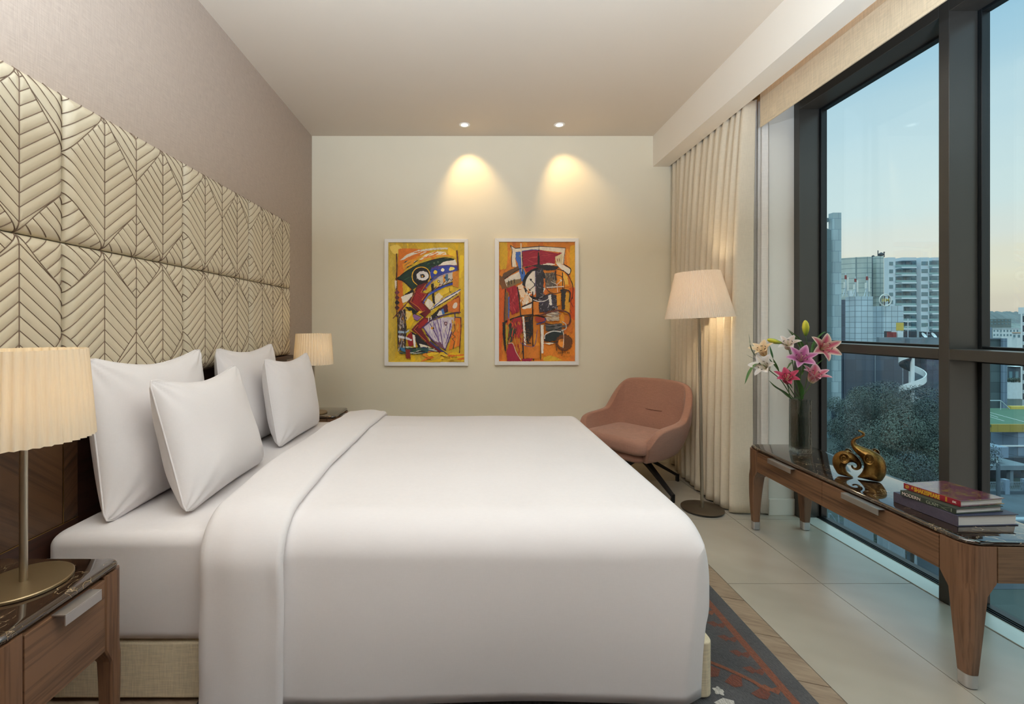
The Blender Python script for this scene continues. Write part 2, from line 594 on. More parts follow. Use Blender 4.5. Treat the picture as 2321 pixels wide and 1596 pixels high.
# chevron parquet boards: slanted quads clipped to the strip that can be seen past the rug, straight boards elsewhere
fp.box(XL, 0.95, YF, YB, -0.003, -0.0002)
k = YF - 0.4
while k < YB + 0.3:
    a0, a1 = max(k, YF), min(k + 0.243, YB)
    if a1 > a0:
        sl = 0.10
        p = [(0.95, a0 + 0.001), (1.2445, max(a0 - sl, YF) + 0.001), (1.2445, max(a1 - sl, YF) - 0.001), (0.95, a1 - 0.001)]
        fp.prism(p, -0.003, 0.0)
    k += 0.245
struct(fp.build('floor_parquet', [M['plank'], M['grout']]), 'brown wood strip between rug and stone tiles')

# ---------------------------------------------------------------- windows (wall of glass along X = XW .. XG)
W_PITCH = 0.9125
def make_window():
    w = thing('window_1', (0, 0, 0))
    struct(w, 'tall fixed window beside the cream pier')
    y0, y1 = 2.055, 2.923           # clear opening of the bay that ends at the pier
    def bx(n, m, a, b, c, d, e, f, bev=0.0025):
        return box_obj(n, m, a, b, c, d, e, f, w, bevel=bev)
    bx('mullion', M['frame'], XW, XG - 0.008, 2.0095, 2.055, 0.0, ZC)
    bx('header', M['frame'], XW, XG - 0.008, y0, y1, 2.655, ZC)
    bx('transom', M['frame'], XW, XG - 0.008, y0, y1, 1.0965, 1.145)
    bx('window_sill', M['sill'], XW + 0.002, XG - 0.01, y0, y1, -0.02, 0.004)
    # dark gasket frames round both panes
    gk = MB()
    for (za, zb) in ((0.004, 1.0965), (1.145, 2.655)):
        gk.box(XG - 0.008, XG + 0.03, y0 - 0.03, y0 + 0.016, za, zb)
        gk.box(XG - 0.008, XG + 0.03, y1 - 0.016, y1 + 0.03, za, zb)
        gk.box(XG - 0.008, XG + 0.03, y0 + 0.016, y1 - 0.016, za, za + 0.012)
        gk.box(XG - 0.008, XG + 0.03, y0 + 0.016, y1 - 0.016, zb - 0.014, zb)
    gk.box(XG - 0.008, XG + 0.03, y0 - 0.03, y1 + 0.03, 1.0965, 1.145)
    gk.box(XG - 0.008, XG + 0.03, y0 - 0.03, y1 + 0.03, 2.655, ZC)
    gk.build('gasket', M['gasket'], w, bevel=0.002)
    tr = MB()
    tr.box(XG - 0.016, XG - 0.0085, y0, y1, 0.004, 0.012)
    tr.box(XG - 0.026, XG - 0.021, y0, y1, 0.004, 0.009)
    tr.build('sill_track', M['gasket'], w)
    for n, (za, zb) in (('glass_pane', (0.016, 1.0845)), ('glass_pane', (1.157, 2.641))):
        box_obj(n, M['pane'], XG + 0.008, XG + 0.014, y0 + 0.012, y1 - 0.012, za - 0.004, zb + 0.004, w)
    return w
win1 = make_window()
for k in range(1, 3):
    o = dup(win1, (0, -W_PITCH * k, 0), label='tall fixed window bay nearer the camera' if k == 1 else 'tall fixed window bay beyond the frame')
    o.name = 'window_%d' % (k + 1)
struct(box_obj('window_jamb', M['frame'], XW, XG - 0.008, 2.923, 2.9745, 0.0, ZC, bevel=0.0025), 'dark metal window jamb against the cream pier')
struct(box_obj('wall_right_added', M['walnut_v'], 1.99, 2.31, YF, 2.0095 - W_PITCH * 2 - 0.0005, 0, ZC))  # unseen, added in place of windows to keep light off the duvet side

# ---------------------------------------------------------------- recessed ceiling spots
def spot_fixture(x, y, label, group=None):
    d = thing('ceiling_downlight', (x, y, ZC), 0, label, 'ceiling light', group)
    MB().lathe([(0.030, -0.0015), (0.040, -0.004), (0.047, -0.003), (0.048, 0.0)], 32, None, False, False).build('trim_ring', M['white_frame'], d, smooth=True)
    MB().lathe([(0.001, -0.0035), (0.0305, -0.0035), (0.031, -0.0015)], 32, None, True, False).build('lens', M['lamp_emit'], d)
    return d
SPOTS = [(-0.05, 3.88), (0.768, 3.88)]
spot_fixture(*SPOTS[0], 'small round recessed ceiling spotlight above the yellow painting')
spot_fixture(*SPOTS[1], 'small round recessed ceiling spotlight between the orange painting and the ceiling pelmet')
FILL_SPOTS = [(-0.45, 2.05), (0.45, 2.05), (1.3, 2.05), (-0.45, 0.75), (0.45, 0.75), (1.3, 0.75)]  # unseen downlights, added to light the bed from above
for (x, y) in FILL_SPOTS:
    spot_fixture(x, y, 'added unseen fill spotlight in the ceiling over the part of the room out of frame', 'added fill downlights')

# LED cove strip behind the pelmet
led = box_obj('led_strip', M['led_emit'], XB1 + 0.012, XB1 + 0.024, -2.4, 2.95, 2.80, 2.806)
tag(led, 'warm LED strip hidden in the curtain cove', 'light strip')
led2 = box_obj('cove_shelf', M['beam'], XB1 + 0.0005, XB1 + 0.03, -2.45, 2.96, 2.788, 2.7995)
struct(led2)
TABLE_W, FLOOR_W, UP_W, ROOM_W = 2.7, 19.0, 122.0, 1.0
# ================================================================ LIGHT
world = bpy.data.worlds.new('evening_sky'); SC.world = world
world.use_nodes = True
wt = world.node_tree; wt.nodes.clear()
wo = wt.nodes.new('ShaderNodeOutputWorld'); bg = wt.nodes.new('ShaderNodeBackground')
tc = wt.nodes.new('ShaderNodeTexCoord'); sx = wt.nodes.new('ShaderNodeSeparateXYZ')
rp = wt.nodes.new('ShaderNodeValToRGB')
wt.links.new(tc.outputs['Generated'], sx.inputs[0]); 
mpw = wt.nodes.new('ShaderNodeMapping'); mpw.inputs['Scale'].default_value = (1.2, 1.2, 7)
wn = wt.nodes.new('ShaderNodeTexNoise'); wn.inputs['Scale'].default_value = 2.2; wn.inputs['Detail'].default_value = 5
wt.links.new(tc.outputs['Generated'], mpw.inputs[0]); wt.links.new(mpw.outputs[0], wn.inputs['Vector'])
mm = wt.nodes.new('ShaderNodeMath'); mm.operation = 'MULTIPLY_ADD'
wt.links.new(wn.outputs['Fac'], mm.inputs[0]); mm.inputs[1].default_value = 0.10
sub = wt.nodes.new('ShaderNodeMath'); sub.operation = 'SUBTRACT'; sub.inputs[1].default_value = 0.05
wt.links.new(sx.outputs['Z'], sub.inputs[0]); wt.links.new(sub.outputs[0], mm.inputs[2])
SKY = [(0.0, (206, 182, 168)), (0.035, (222, 200, 178)), (0.075, (234, 214, 188)), (0.12, (226, 216, 204)), (0.19, (214, 218, 214)), (0.30, (198, 211, 215)), (0.42, (170, 197, 212)), (0.50, (146, 182, 206)), (0.60, (150, 186, 206)), (0.78, (1.5, 1.9, 1.85)), (1.0, (1.8, 2.2, 2.1))]   # top stops raised out of view to add daylight at floor and sill
el = rp.color_ramp.elements
while len(el) < len(SKY): el.new(0.5)
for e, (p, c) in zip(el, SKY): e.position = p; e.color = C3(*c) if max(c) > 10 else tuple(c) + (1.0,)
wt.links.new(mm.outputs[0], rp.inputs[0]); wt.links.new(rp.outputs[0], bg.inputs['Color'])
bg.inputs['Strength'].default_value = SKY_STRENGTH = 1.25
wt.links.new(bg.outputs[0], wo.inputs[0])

def lamp(name, typ, loc, power, col, size=0.05, aim=None, **kw):
    d = bpy.data.lights.new(name, typ)
    d.energy = power; d.color = col[:3]
    if typ in ('POINT', 'SPOT'): d.shadow_soft_size = size
    for k_, v_ in kw.items(): setattr(d, k_, v_)
    o = link(bpy.data.objects.new(name, d))
    o.location = loc
    if aim is not None:
        o.rotation_euler = (Vector(aim) - Vector(loc)).to_track_quat('-Z', 'Y').to_euler()
    return o
WARM = C3(255, 214, 150); WARM2 = C3(255, 232, 196); NEUT = C3(216, 235, 255)
# wall-washing spots above the paintings
lamp('spot_beam', 'SPOT', (SPOTS[0][0], SPOTS[0][1], ZC - 0.01), 22, WARM, 0.03, (0.02, YB, 2.44), spot_size=math.radians(72), spot_blend=0.75)
lamp('spot_beam', 'SPOT', (SPOTS[1][0], SPOTS[1][1], ZC - 0.01), 19, WARM, 0.03, (0.94, YB, 2.40), spot_size=math.radians(74), spot_blend=0.8)
for (x, y) in FILL_SPOTS:  # beams of the added, unseen downlights
    lamp('fill_beam', 'SPOT', (x, y, ZC - 0.012), ROOM_W * (1.35 if y > 1 else 0.65), NEUT, 0.12, (x, y + 0.15, 0), spot_size=math.radians(165), spot_blend=1.0)
# added lamp standing in for bright western sky, to lift the facades
sun = lamp('west_sky_lamp', 'SUN', (0, 0, 40), 0.9, C3(255, 244, 230))
sun.data.angle = math.radians(20)
sun.rotation_euler = (math.radians(58), 0, math.radians(-42))
for k in range(3):
    p = bpy.data.lights.new('window_portal', 'AREA'); p.shape = 'RECTANGLE'
    p.size, p.size_y = 2.6, 0.86
    p.cycles.is_portal = True
    o = link(bpy.data.objects.new('window_portal', p))
    o.location = (XG + 0.06, 2.489 - W_PITCH * k, 1.32)
    o.rotation_euler = (0, math.radians(90), 0)

# two uplighters added out of frame, unseen, to fill the room by ceiling bounce
M['up_bowl'] = simple('fill_lamp_bowl', C3(210, 206, 198), 0.4)
def uplighter(x, y, label):
    t = thing('fill_uplighter', (x, y, 0), 0, label, 'floor lamp')
    MB().lathe([(0.15, 0.001), (0.15, 0.02), (0.014, 0.026), (0.014, 1.66), (0.05, 1.67), (0.17, 1.78), (0.175, 1.785), (0.165, 1.785), (0.05, 1.69), (0.001, 1.685)], 40).build('stand_and_bowl', M['up_bowl'], t, smooth=40)
    l = lamp('fill_uplight', 'AREA', (x, y, 1.775), UP_W, NEUT)
    l.data.shape = 'DISK'; l.data.size = 0.28
    l.rotation_euler = (PI, 0, 0)
uplighter(-0.55, 0.22, 'uplighter added as unseen fill by the bed side')
uplighter(0.95, 0.22, 'uplighter added as unseen fill by the windows')
# ================================================================ HEADBOARD
hb = thing('headboard', (XL, 1.87, 0), 0, 'wall-wide cream padded headboard with brown leaf stitching above dark walnut panels', 'headboard')
PW, PH, CW = 0.645, 0.51, 0.16125
Z_ROW = 1.535
def panel_field(U, Wd):
    """distance to the nearest stitch line; U across 0..PW, Wd depth below the top edge 0..PH"""
    t = (U / CW) % 2.0                     # 0 at a boundary, 1 at a leaf stem
    x = np.abs(t - 1.0) * CW               # distance from the tall leaf's stem
    d = np.abs(x)                          # the stem itself
    d = np.minimum(d, CW - x)              # boundary stem
    f = x / CW
    up = 0.39 * PH * (f ** 0.92)
    lo = PH - 0.34 * PH * (f ** 0.85)
    d = np.minimum(d, np.abs(Wd - up) * 0.66)
    d = np.minimum(d, np.abs(Wd - lo) * 0.70)
    sp = 0.0445
    def vein(z0):
        r = np.mod(z0, sp)
        return np.minimum(r, sp - r) * 0.755
    inside = (Wd > up) & (Wd < lo)
    va = vein(Wd + 0.87 * x + 0.012)
    vb = vein(Wd + 0.87 * (CW - x) + 0.020)
    return np.minimum(d, np.where(inside, va, vb))
def panel_height(U, Wd):
    d = panel_field(U, Wd)
    h = 0.0044 * (1 - np.exp(-d / 0.0050))
    e = np.minimum(np.minimum(U, PW - U), np.minimum(Wd, PH - Wd))
    r = 0.042
    q = np.clip(e / r, 0, 1)
    return h * np.clip(q * 1.4, 0, 1) - 0.022 * (1 - np.sqrt(np.clip(1 - (1 - q) ** 2, 0, 1)))
def panel_mesh(flip):
    nu, nw = 162, 128
    gap = 0.0015
    u = np.linspace(0, PW, nu); w = np.linspace(0, PH, nw)
    U, Wd = np.meshgrid(u, w)
    H = panel_height(U, Wd)
    mb = MB()
    zs = lambda wd: (-wd if not flip else wd)
    rows = []
    for i in range(nw):
        rows.append([(0.062 + H[i, j], gap + u[j] * (PW - 2 * gap) / PW, zs(gap + w[i] * (PH - 2 * gap) / PH)) for j in range(nu)])
    mb.grid(rows)
    # sides back to the wall
    edge = [rows[0][j] for j in range(nu)] + [rows[i][-1] for i in range(1, nw)] + [rows[-1][j] for j in range(nu - 2, -1, -1)] + [rows[i][0] for i in range(nw - 2, 0, -1)]
    mb.grid([edge, [(0.002, p[1], p[2]) for p in edge]], close_u=True)
    return mb
def stitch_lines():
    L = []
    n = 26
    eps = 0.006
    for c in range(4):
        base = c * CW
        leaf_left = (c % 2 == 1)        # the tall leaf's stem is on the left of this strip
        uo = (lambda x: base + x) if leaf_left else (lambda x: base + CW - x)
        xs = [CW * i / n for i in range(n + 1)]
        up = lambda x: 0.39 * PH * ((x / CW) ** 0.92)
        lo = lambda x: PH - 0.34 * PH * ((x / CW) ** 0.85)
        L.append([(uo(x), up(x)) for x in xs]); L.append([(uo(x), lo(x)) for x in xs])
        sp = 0.0445
        for k in range(-8, 24):
            cur, kind = [], None
            for i in range(n * 2 + 1):
                x = CW * i / (n * 2)
                wa = k * sp - 0.87 * x - 0.012
                if 0.004 < wa < PH - 0.004 and up(x) < wa < lo(x): cur.append((uo(x), wa))
                elif cur: L.append(cur); cur = []
            if len(cur) > 1: L.append(cur)
            cur = []
            for i in range(n * 2 + 1):
                x = CW * i / (n * 2)
                wb = k * sp - 0.87 * (CW - x) - 0.020
                if 0.004 < wb < PH - 0.004 and (wb < up(x) or wb > lo(x)): cur.append((uo(x), wb))
                elif cur: L.append(cur); cur = []
            if len(cur) > 1: L.append(cur)
    for k in (1, 2, 3):
        L.append([(k * CW, PH * i / 40) for i in range(41)])
    return [l for l in L if len(l) > 1]
STL = stitch_lines()
def stitch_mesh(flip):
    mb = MB()
    for l in STL:
        U = np.array([p[0] for p in l]); W_ = np.array([p[1] for p in l])
        H = panel_height(U, W_)
        stem = abs(l[0][0] - l[-1][0]) < 1e-6
        pts = [(0.0632 + h, u, (-w if not flip else w)) for u, w, h in zip(U, W_, H)]
        mb.tube(pts, 0.0023 if stem else 0.0017, 4, caps=False)
    return mb
p_up = panel_mesh(False).build('padded_panel', M['leather'], hb, smooth=50)
s_up = stitch_mesh(False).build('stitching', M['stitch'], p_up)
p_lo = panel_mesh(True).build('padded_panel', M['leather'], hb, smooth=50)
s_lo = stitch_mesh(True).build('stitching', M['stitch'], p_lo)
first = True
for k in range(5):
    y = 0.2515 + PW * k - 1.87
    for src, ss, z in ((p_up, s_up, Z_ROW + PH), (p_lo, s_lo, Z_ROW - PH)):
        if k == 0: o = src
        else:
            o = src.copy(); COL.objects.link(o); o.parent = hb
            s = ss.copy(); COL.objects.link(s); s.parent = o
        o.location = (0, y, z)
# walnut dado below the padding: side panels stand proud, the strip behind the bed is set back
ZD = 1.012
def hbox(n, m, x1, y0, y1, z0, z1, bev=0.002):
    return box_obj(n, m, 0.0015, x1, y0 - 1.87, y1 - 1.87, z0, z1, hb, bevel=bev)
hbox('walnut_panel', M['veneer'], 0.030, 0.25, 1.565, 0.562, ZD)
hbox('walnut_panel', M['veneer_m'], 0.030, 1.5675, 1.625, 0.562, ZD)
hbox('plinth_panel', M['dark_wood'], 0.030, 0.25, 1.625, 0.02, 0.559)
hbox('recess_panel', M['dark_wood'], 0.008, 1.6255, 3.0995, 0.02, ZD)
hbox('walnut_panel', M['veneer_m'], 0.030, 3.10, 3.478, 0.562, ZD)
hbox('plinth_panel', M['dark_wood'], 0.030, 3.10, 3.478, 0.02, 0.559)
hbox('cap_rail', M['dark_wood'], 0.078, 3.06, 3.478, ZD - 0.016, ZD + 0.011)
il = MB()
il.box(0.0302, 0.0312, 0.25 - 1.87, 1.625 - 1.87, 0.559, 0.562)
il.box(0.0302, 0.0312, 1.565 - 1.87, 1.5675 - 1.87, 0.562, ZD)
il.build('brass_inlay', M['brass'], hb)

# ================================================================ BED
BX0, BX1, BY0, BY1 = -1.405, 0.808, 1.490, 3.235
bed = thing('bed', (-0.3, 2.37, 0), 0, 'low cream upholstered bed base under the white mattress', 'bed')
bc = Vector((-0.3, 2.37, 0))
MB().prism([(p[0] + 0.3, p[1] - 2.37) for p in rrect(BX0, BX1, BY0, BY1, 0.03, 5)], 0.0135, 0.2).build('bed_base', M['base_fabric'], bed, bevel=0.008, seg=3)
for (x, y) in ((-1.3, 1.6), (-1.3, 3.13), (0.74, 1.57), (0.74, 3.16)):
    MB().lathe([(0.025, 0.0108), (0.03, 0.0133)], 16, Matrix.Translation((x + 0.3, y - 2.37, 0))).build('foot', M['black'], bed)

def rbox_grid(x0, x1, y0, y1, z0, z1, r, rz, crown=0.0, n=10, nx=30, ny=26):
    """soft rounded slab: closed mesh by rings"""
    mb = MB()
    rings = []
    for i in range(n + 1):                      # lower roll
        a = PI / 2 * i / n
        rings.append((rz - rz * math.cos(PI / 2 - a), z0 + rz - rz * math.cos(a)) if False else (rz * (1 - math.sin(a)), z0 + rz * (1 - math.cos(a))))
    for i in range(n + 1):
        a = PI / 2 * i / n
        rings.append((rz * (1 - math.cos(a)), z1 - rz + rz * math.sin(a)))
    base = rrect(x0, x1, y0, y1, r, 8)
    # densify straight runs
    dens = []
    for i, p in enumerate(base):
        q = base[(i + 1) % len(base)]
        L = math.hypot(q[0] - p[0], q[1] - p[1]); m = max(1, int(L / 0.06))
        for k in range(m): dens.append((p[0] + (q[0] - p[0]) * k / m, p[1] + (q[1] - p[1]) * k / m))
    cx, cy = (x0 + x1) / 2, (y0 + y1) / 2
    rows = []
    for ins, z in rings:
        sx_, sy_ = 1 - 2 * ins / (x1 - x0), 1 - 2 * ins / (y1 - y0)
        rows.append([(cx + (p[0] - cx) * sx_, cy + (p[1] - cy) * sy_, z) for p in dens])
    b = 0
    for s in (0.8, 0.55, 0.3, 0.1):
        last = rings[-1][0]
        sx_, sy_ = (1 - 2 * last / (x1 - x0)) * s, (1 - 2 * last / (y1 - y0)) * s
        rows.append([(cx + (p[0] - cx) * sx_, cy + (p[1] - cy) * sy_, z1 + crown * (1 - s)) for p in dens])
    mb.grid(rows, close_u=True)
    nn = len(dens)
    mb.f.append(list(range(nn - 1, -1, -1))); mb.mi.append(0)
    e = (len(rows) - 1) * nn
    mb.f.append([e + k for k in range(nn)]); mb.mi.append(0)
    return mb
mat_o = rbox_grid(-1.397, 0.700, 1.476, 3.235, 0.2015, 0.564, 0.035, 0.045, 0.004).build('mattress', M['cotton'], None, smooth=True)
tag(mat_o, 'thick mattress in a smooth white fitted sheet on the cream base', 'mattress')

# ---------------------------------------------------------------- duvet
def nz(x, y, z, s, seed=0.0):
    return mnoise.noise(Vector((x * s + seed, y * s - seed, z * s + seed * 0.5)))
DX0, DX1, DY0, DY1, DZT = -0.80, 0.770, 1.438, 3.262, 0.618
def make_duvet():
    RN, RFT = 0.13, 0.075       # soft roll from top to near/far side, and to the foot
    RC = 0.055                  # plan corner radius at the foot
    drop = lambda d, R: R * (1 - math.sqrt(max(0.0, 1 - (1 - min(1.0, d / R)) ** 2)))
    def dense(L, r, n1, n2, both):
        lo = [r * (1 - math.cos(PI / 2 * k / n1)) for k in range(n1)]
        hi = [L - v for v in reversed(lo)]
        m0, m1 = (r, L - r)
        if not both:
            mid = [m1 * k / n2 for k in range(n2 + 1)]
            return mid + [L - v for v in reversed(lo)][0:]
        mid = [m0 + (m1 - m0) * k / n2 for k in range(n2 + 1)]
        return lo + mid + hi
    LX_, LY_ = DX1 - DX0, DY1 - DY0
    xs = dense(LX_, 0.14, 16, 44, False); ys = dense(LY_, 0.14, 16, 44, True)
    def place(x, y):
        """square grid point -> rounded plan, distance to the rim, corner fraction"""
        ex = (x - (LX_ - RC)) / RC
        ey = ((RC - y) / RC) if y < LY_ / 2 else (y - (LY_ - RC)) / RC
        d = min(y, LY_ - y, LX_ - x)
        if ex > 0 and ey > 0:
            p, q = min(1, ex), min(1, ey)
            u, v = p * math.sqrt(1 - q * q / 2), q * math.sqrt(1 - p * p / 2)
            d = RC * (1 - math.hypot(u, v))
            x2 = LX_ - RC + RC * u
            y2 = RC - RC * v if y < LY_ / 2 else LY_ - RC + RC * v
            return DX0 + x2, DY0 + y2, (max(0, min(y2, LY_ - y2)), max(0, LX_ - x2), max(0, d)), math.atan2(u, max(1e-6, v)) / (PI / 2)
        return DX0 + x, DY0 + y, (max(0.0, min(y, LY_ - y)), max(0.0, LX_ - x), max(0.0, d)), (1.0 if LX_ - x < min(y, LY_ - y) else 0.0)
    def top_z(x, y, dd):
        dn, df, d = dd
        z = DZT - drop(dn, RN) - drop(df, RFT) * (1 - 0.5 * drop(dn, RN) / RN)
        c = 0.022 * math.sin(PI / 2 * min(1, max(0, d - 0.1) / 0.55))
        return z + c + min(1.0, d / 0.1) * (0.008 * nz(x, y, 0, 2.2, 1) + 0.0035 * nz(x * 0.8, y * 3.0, 0, 4.0, 5))
    rows_top = []
    for yv in ys:
        rows_top.append([(lambda t: (t[0], t[1], top_z(t[0], t[1], t[2])))(place(xv, yv)) for xv in xs])
    mb = MB().grid(rows_top)
    # rim in order: near side, foot, far side
    per = []
    nr, nc_ = len(ys), len(xs)
    for j in range(nc_): per.append((xs[j], ys[0]))
    for i in range(1, nr): per.append((xs[-1], ys[i]))
    for j in range(nc_ - 2, -1, -1): per.append((xs[j], ys[-1]))
    P = []
    for (xv, yv) in per:
        x, y, d, k = place(xv, yv)
        if yv > LY_ / 2 and k < 0.5: side = 'far'
        else: side = 'near'
        P.append((x, y, k, side, top_z(x, y, d)))
    hem_near, hem_foot = 0.040, 0.206
    nd = 14
    rows = []
    for j in range(nd + 1):
        t = j / nd
        row = []
        for (x, y, k, side, zt) in P:
            if side == 'far': hem = 0.24
            else: hem = hem_near if k < 0.30 else (hem_foot if k > 0.62 else hem_near + (hem_foot - hem_near) * (k - 0.30) / 0.32)
            if y > DY1 - 0.3 and k >= 0.5: hem = hem_foot
            z = hem + (zt - hem) * t
            if k < 0.30:
                if side == 'near':
                    f = 0.010 * math.sin(x * 5.0 + 0.6) * (1 - t) + 0.007 * nz(x, y, z * 0.5, 3.0, 4) * (1 - t)
                    y = y + f - 0.008 * math.sin(PI * t)
                    if x > 0.56: x = x - 0.045 * (1 - t) ** 0.9 * min(1, (x - 0.56) / 0.12)
            else:
                bulge = 0.026 * math.sin(PI * t ** 0.9) - 0.02 * (1 - t) ** 2
                w_ = (bulge + 0.008 * nz(x, y, z, 8.0, 9) * math.sin(PI * t)) * min(1, (k - 0.30) / 0.5)
                if DY0 + RC < y < DY1 - RC: x += w_
                elif y < DY0 + RC: x += w_ * (x - (DX1 - RC)) / RC; y += 0.4 * w_ * (y - (DY0 + RC)) / RC
            row.append((x, y, z))
        rows.append(row)
    mb.grid(rows)
    return mb
duvet = make_duvet().build('duvet', M['cotton'], None, smooth=True, weld=True)
tag(duvet, 'large plain white duvet spread over the bed and hanging down its side', 'duvet')
md = duvet.modifiers.new('thick', 'SOLIDIFY'); md.thickness = 0.012; md.offset = -1
# turned-back band at the head end of the duvet
def make_turndown():
    prof = []                                    # path in (y, z) on top of the duvet / mattress
    for j in range(14): prof.append((DY0 - 0.006, 0.0 + 0.026 + (DZT - 0.14 - 0.026) * j / 14))
    for j in range(15):
        a = PI / 2 * j / 14
        prof.append((DY0 - 0.006 + 0.15 * (1 - math.cos(a)), DZT - 0.14 + 0.14 * math.sin(a) + 0.004))
    N = 30
    for j in range(1, N):
        y = DY0 + 0.14 + (DY1 - DY0 - 0.3) * j / N
        prof.append((y, DZT + 0.004 + 0.022 * math.sin(PI / 2 * min(1, min(y - DY0 - 0.14, DY1 - 0.14 - y) / 0.55))))
    for j in range(15):
        a = PI / 2 * j / 14
        prof.append((DY1 + 0.006 - 0.14 + 0.14 * math.sin(a), DZT + 0.004 - 0.14 + 0.14 * math.cos(a)))
    for j in range(1, 8): prof.append((DY1 + 0.006, DZT - 0.14 - 0.30 * j / 8))
    x0, x1 = -0.872, -0.590
    rows = []
    for i, (y, z) in enumerate(prof):
        a, b = prof[max(0, i - 1)], prof[min(len(prof) - 1, i + 1)]
        ty, tz = b[0] - a[0], b[1] - a[1]; L = math.hypot(ty, tz); ny, nz_ = -tz / L, ty / L
        sec = []
        on = max(0.0, nz_)                      # 1 on top, 0 on the side
        T = 0.030
        for k in range(9):                       # rolled fold edge towards the foot
            an = -PI / 2 + PI * k / 8
            sec.append((x1 - 0.018 + 0.018 * math.cos(an), T / 2 + (T / 2 + 0.003) * math.sin(an)))
        m = 12
        for k in range(1, m):
            x = x1 - 0.018 + (x0 + 0.05 - x1 + 0.018) * k / m
            sec.append((x, T + 0.010 * math.sin(PI * k / m)))
        for k in range(7):                       # soft edge towards the pillows, falls to the sheet
            f = k / 6
            sec.append((x0 + 0.05 - 0.05 * f - 0.01 * math.sin(PI * f), T * (1 - f * f) - 0.026 * f * f))
        for k in range(1, 8):
            sec.append((x0 + (x1 - 0.018 - x0) * k / 8, -0.002 if k > 1 else -0.016))
        row = []
        for (x, h) in sec:
            w_ = 0.006 * nz(x * 0.5, y, z, 4.0, 3) + (0.010 * nz(0.3, y * 0.6, z, 3.0, 7))
            hh = h + (0.004 * nz(x * 3, y, z, 5.0, 8) if h > 0 else 0)
            row.append((x + w_ * (1.5 if x < -0.8 else 1), y + ny * hh, z + nz_ * hh))
        rows.append(row)
    return MB().grid(rows, close_u=True)
td = make_turndown().build('turned_back_edge', M['cotton'], duvet, smooth=True)

# ---------------------------------------------------------------- pillows
def pillow_mesh(Wp, Hp, T, seed, sag=0.19):
    nu, nv = 56, 48
    R = random.Random(int(seed * 10))
    s1, s2 = R.uniform(0.85, 1.15), R.uniform(0.8, 1.2)
    def outline(u, v):
        # edges bow inwards between pointed corners; the top sags most, the bottom rests
        tp = sag * s1 * (1 - abs(u) ** 1.7) if v > 0 else 0.03 * (1 - u * u)
        x = u * Wp / 2 * (1 - 0.055 * s2 * (1 - abs(v) ** 2.0) * abs(u) ** 3)
        y = v * Hp / 2 * (1 - tp * abs(v) ** 2.2)
        # blunt the corner tips
        c = max(0.0, abs(u) - 0.86) / 0.14 * max(0.0, abs(v) - 0.86) / 0.14
        return x * (1 - 0.035 * c), y * (1 - 0.045 * c)
    def side(sgn):
        rows = []
        for j in range(nv + 1):
            v = math.sin((-1 + 2 * j / nv) * PI / 2)
            r = []
            for i in range(nu + 1):
                u = math.sin((-1 + 2 * i / nu) * PI / 2)
                x, y = outline(u, v)
                e = max(0.0, (1 - abs(u) ** 3.2)) ** 0.6 * max(0.0, (1 - abs(v) ** 3.0)) ** 0.6
                c = e * (1 - 0.12 * v)
                w_ = 0.010 * nz(x, y, sgn, 5.0, seed) * e ** 0.5
                cr = (abs(u) ** 2) * (abs(v) ** 2)
                ph = math.atan2(1 - abs(v) + 0.02, 1 - abs(u) + 0.02)
                w_ += 0.012 * cr * math.sin(ph * 13 + seed) * (e ** 0.35)
                w_ += 0.006 * max(0.0, v) ** 3 * math.sin(u * 16 + seed * 2) * (e ** 0.4) * (1 - abs(u))
                bend = 0.030 * (v * v - 0.3) + 0.012 * u * u
                r.append((sgn * (T / 2 * c + w_) + bend * 0.4, x, y))
            rows.append(r)
        return rows
    mb = MB()
    mb.grid(side(1)); mb.grid(side(-1), flip=True)
    ed = []
    def pe(u, v):
        x, y = outline(u, v); return (0.4 * (0.030 * (v * v - 0.3) + 0.012 * u * u), x, y)
    for i in range(0, 61): ed.append(pe(-1 + 2 * i / 60, -1))
    for i in range(1, 61): ed.append(pe(1, -1 + 2 * i / 60))
    for i in range(1, 61): ed.append(pe(1 - 2 * i / 60, 1))
    for i in range(1, 60): ed.append(pe(-1, 1 - 2 * i / 60))
    return mb, ed
def pillow(name, label, group, cy, cz, cx, Wp, Hp, T, lean, rz, seed, roll=0.0):
    p = thing(name, (cx, cy, cz), 0, label, 'pillow', group)
    p.rotation_euler = (roll, -lean, rz)
    mb, ed = pillow_mesh(Wp, Hp, T, seed)
    mb.build('pillow_case', M['cotton'], p, smooth=True, weld=True)
    MB().tube(ed + [ed[0]], 0.0034, 6, caps=False).build('seam', M['cotton'], p, smooth=True)
    return p
PIL = 'white pillows at the head of the bed'
pillow('pillow', 'tall white pillow against the headboard, partly behind the big pleated lampshade', PIL, 1.873, 0.852, -1.300, 0.665, 0.585, 0.17, math.radians(7), 0, 1.0)
pillow('pillow', 'white pillow standing in front of the tall one, farther from the paintings', PIL, 1.918, 0.816, -1.100, 0.645, 0.505, 0.19, math.radians(15), math.radians(2), 2.3)
pillow('pillow', 'white pillow against the headboard, half hidden, beside the lamp by the paintings', PIL, 2.665, 0.850, -1.300, 0.665, 0.575, 0.17, math.radians(7), 0, 3.1)
pillow('pillow', 'upright white pillow in front of the lit lamp by the paintings', PIL, 2.795, 0.819, -1.105, 0.625, 0.505, 0.18, math.radians(9), math.radians(-1), 4.7)
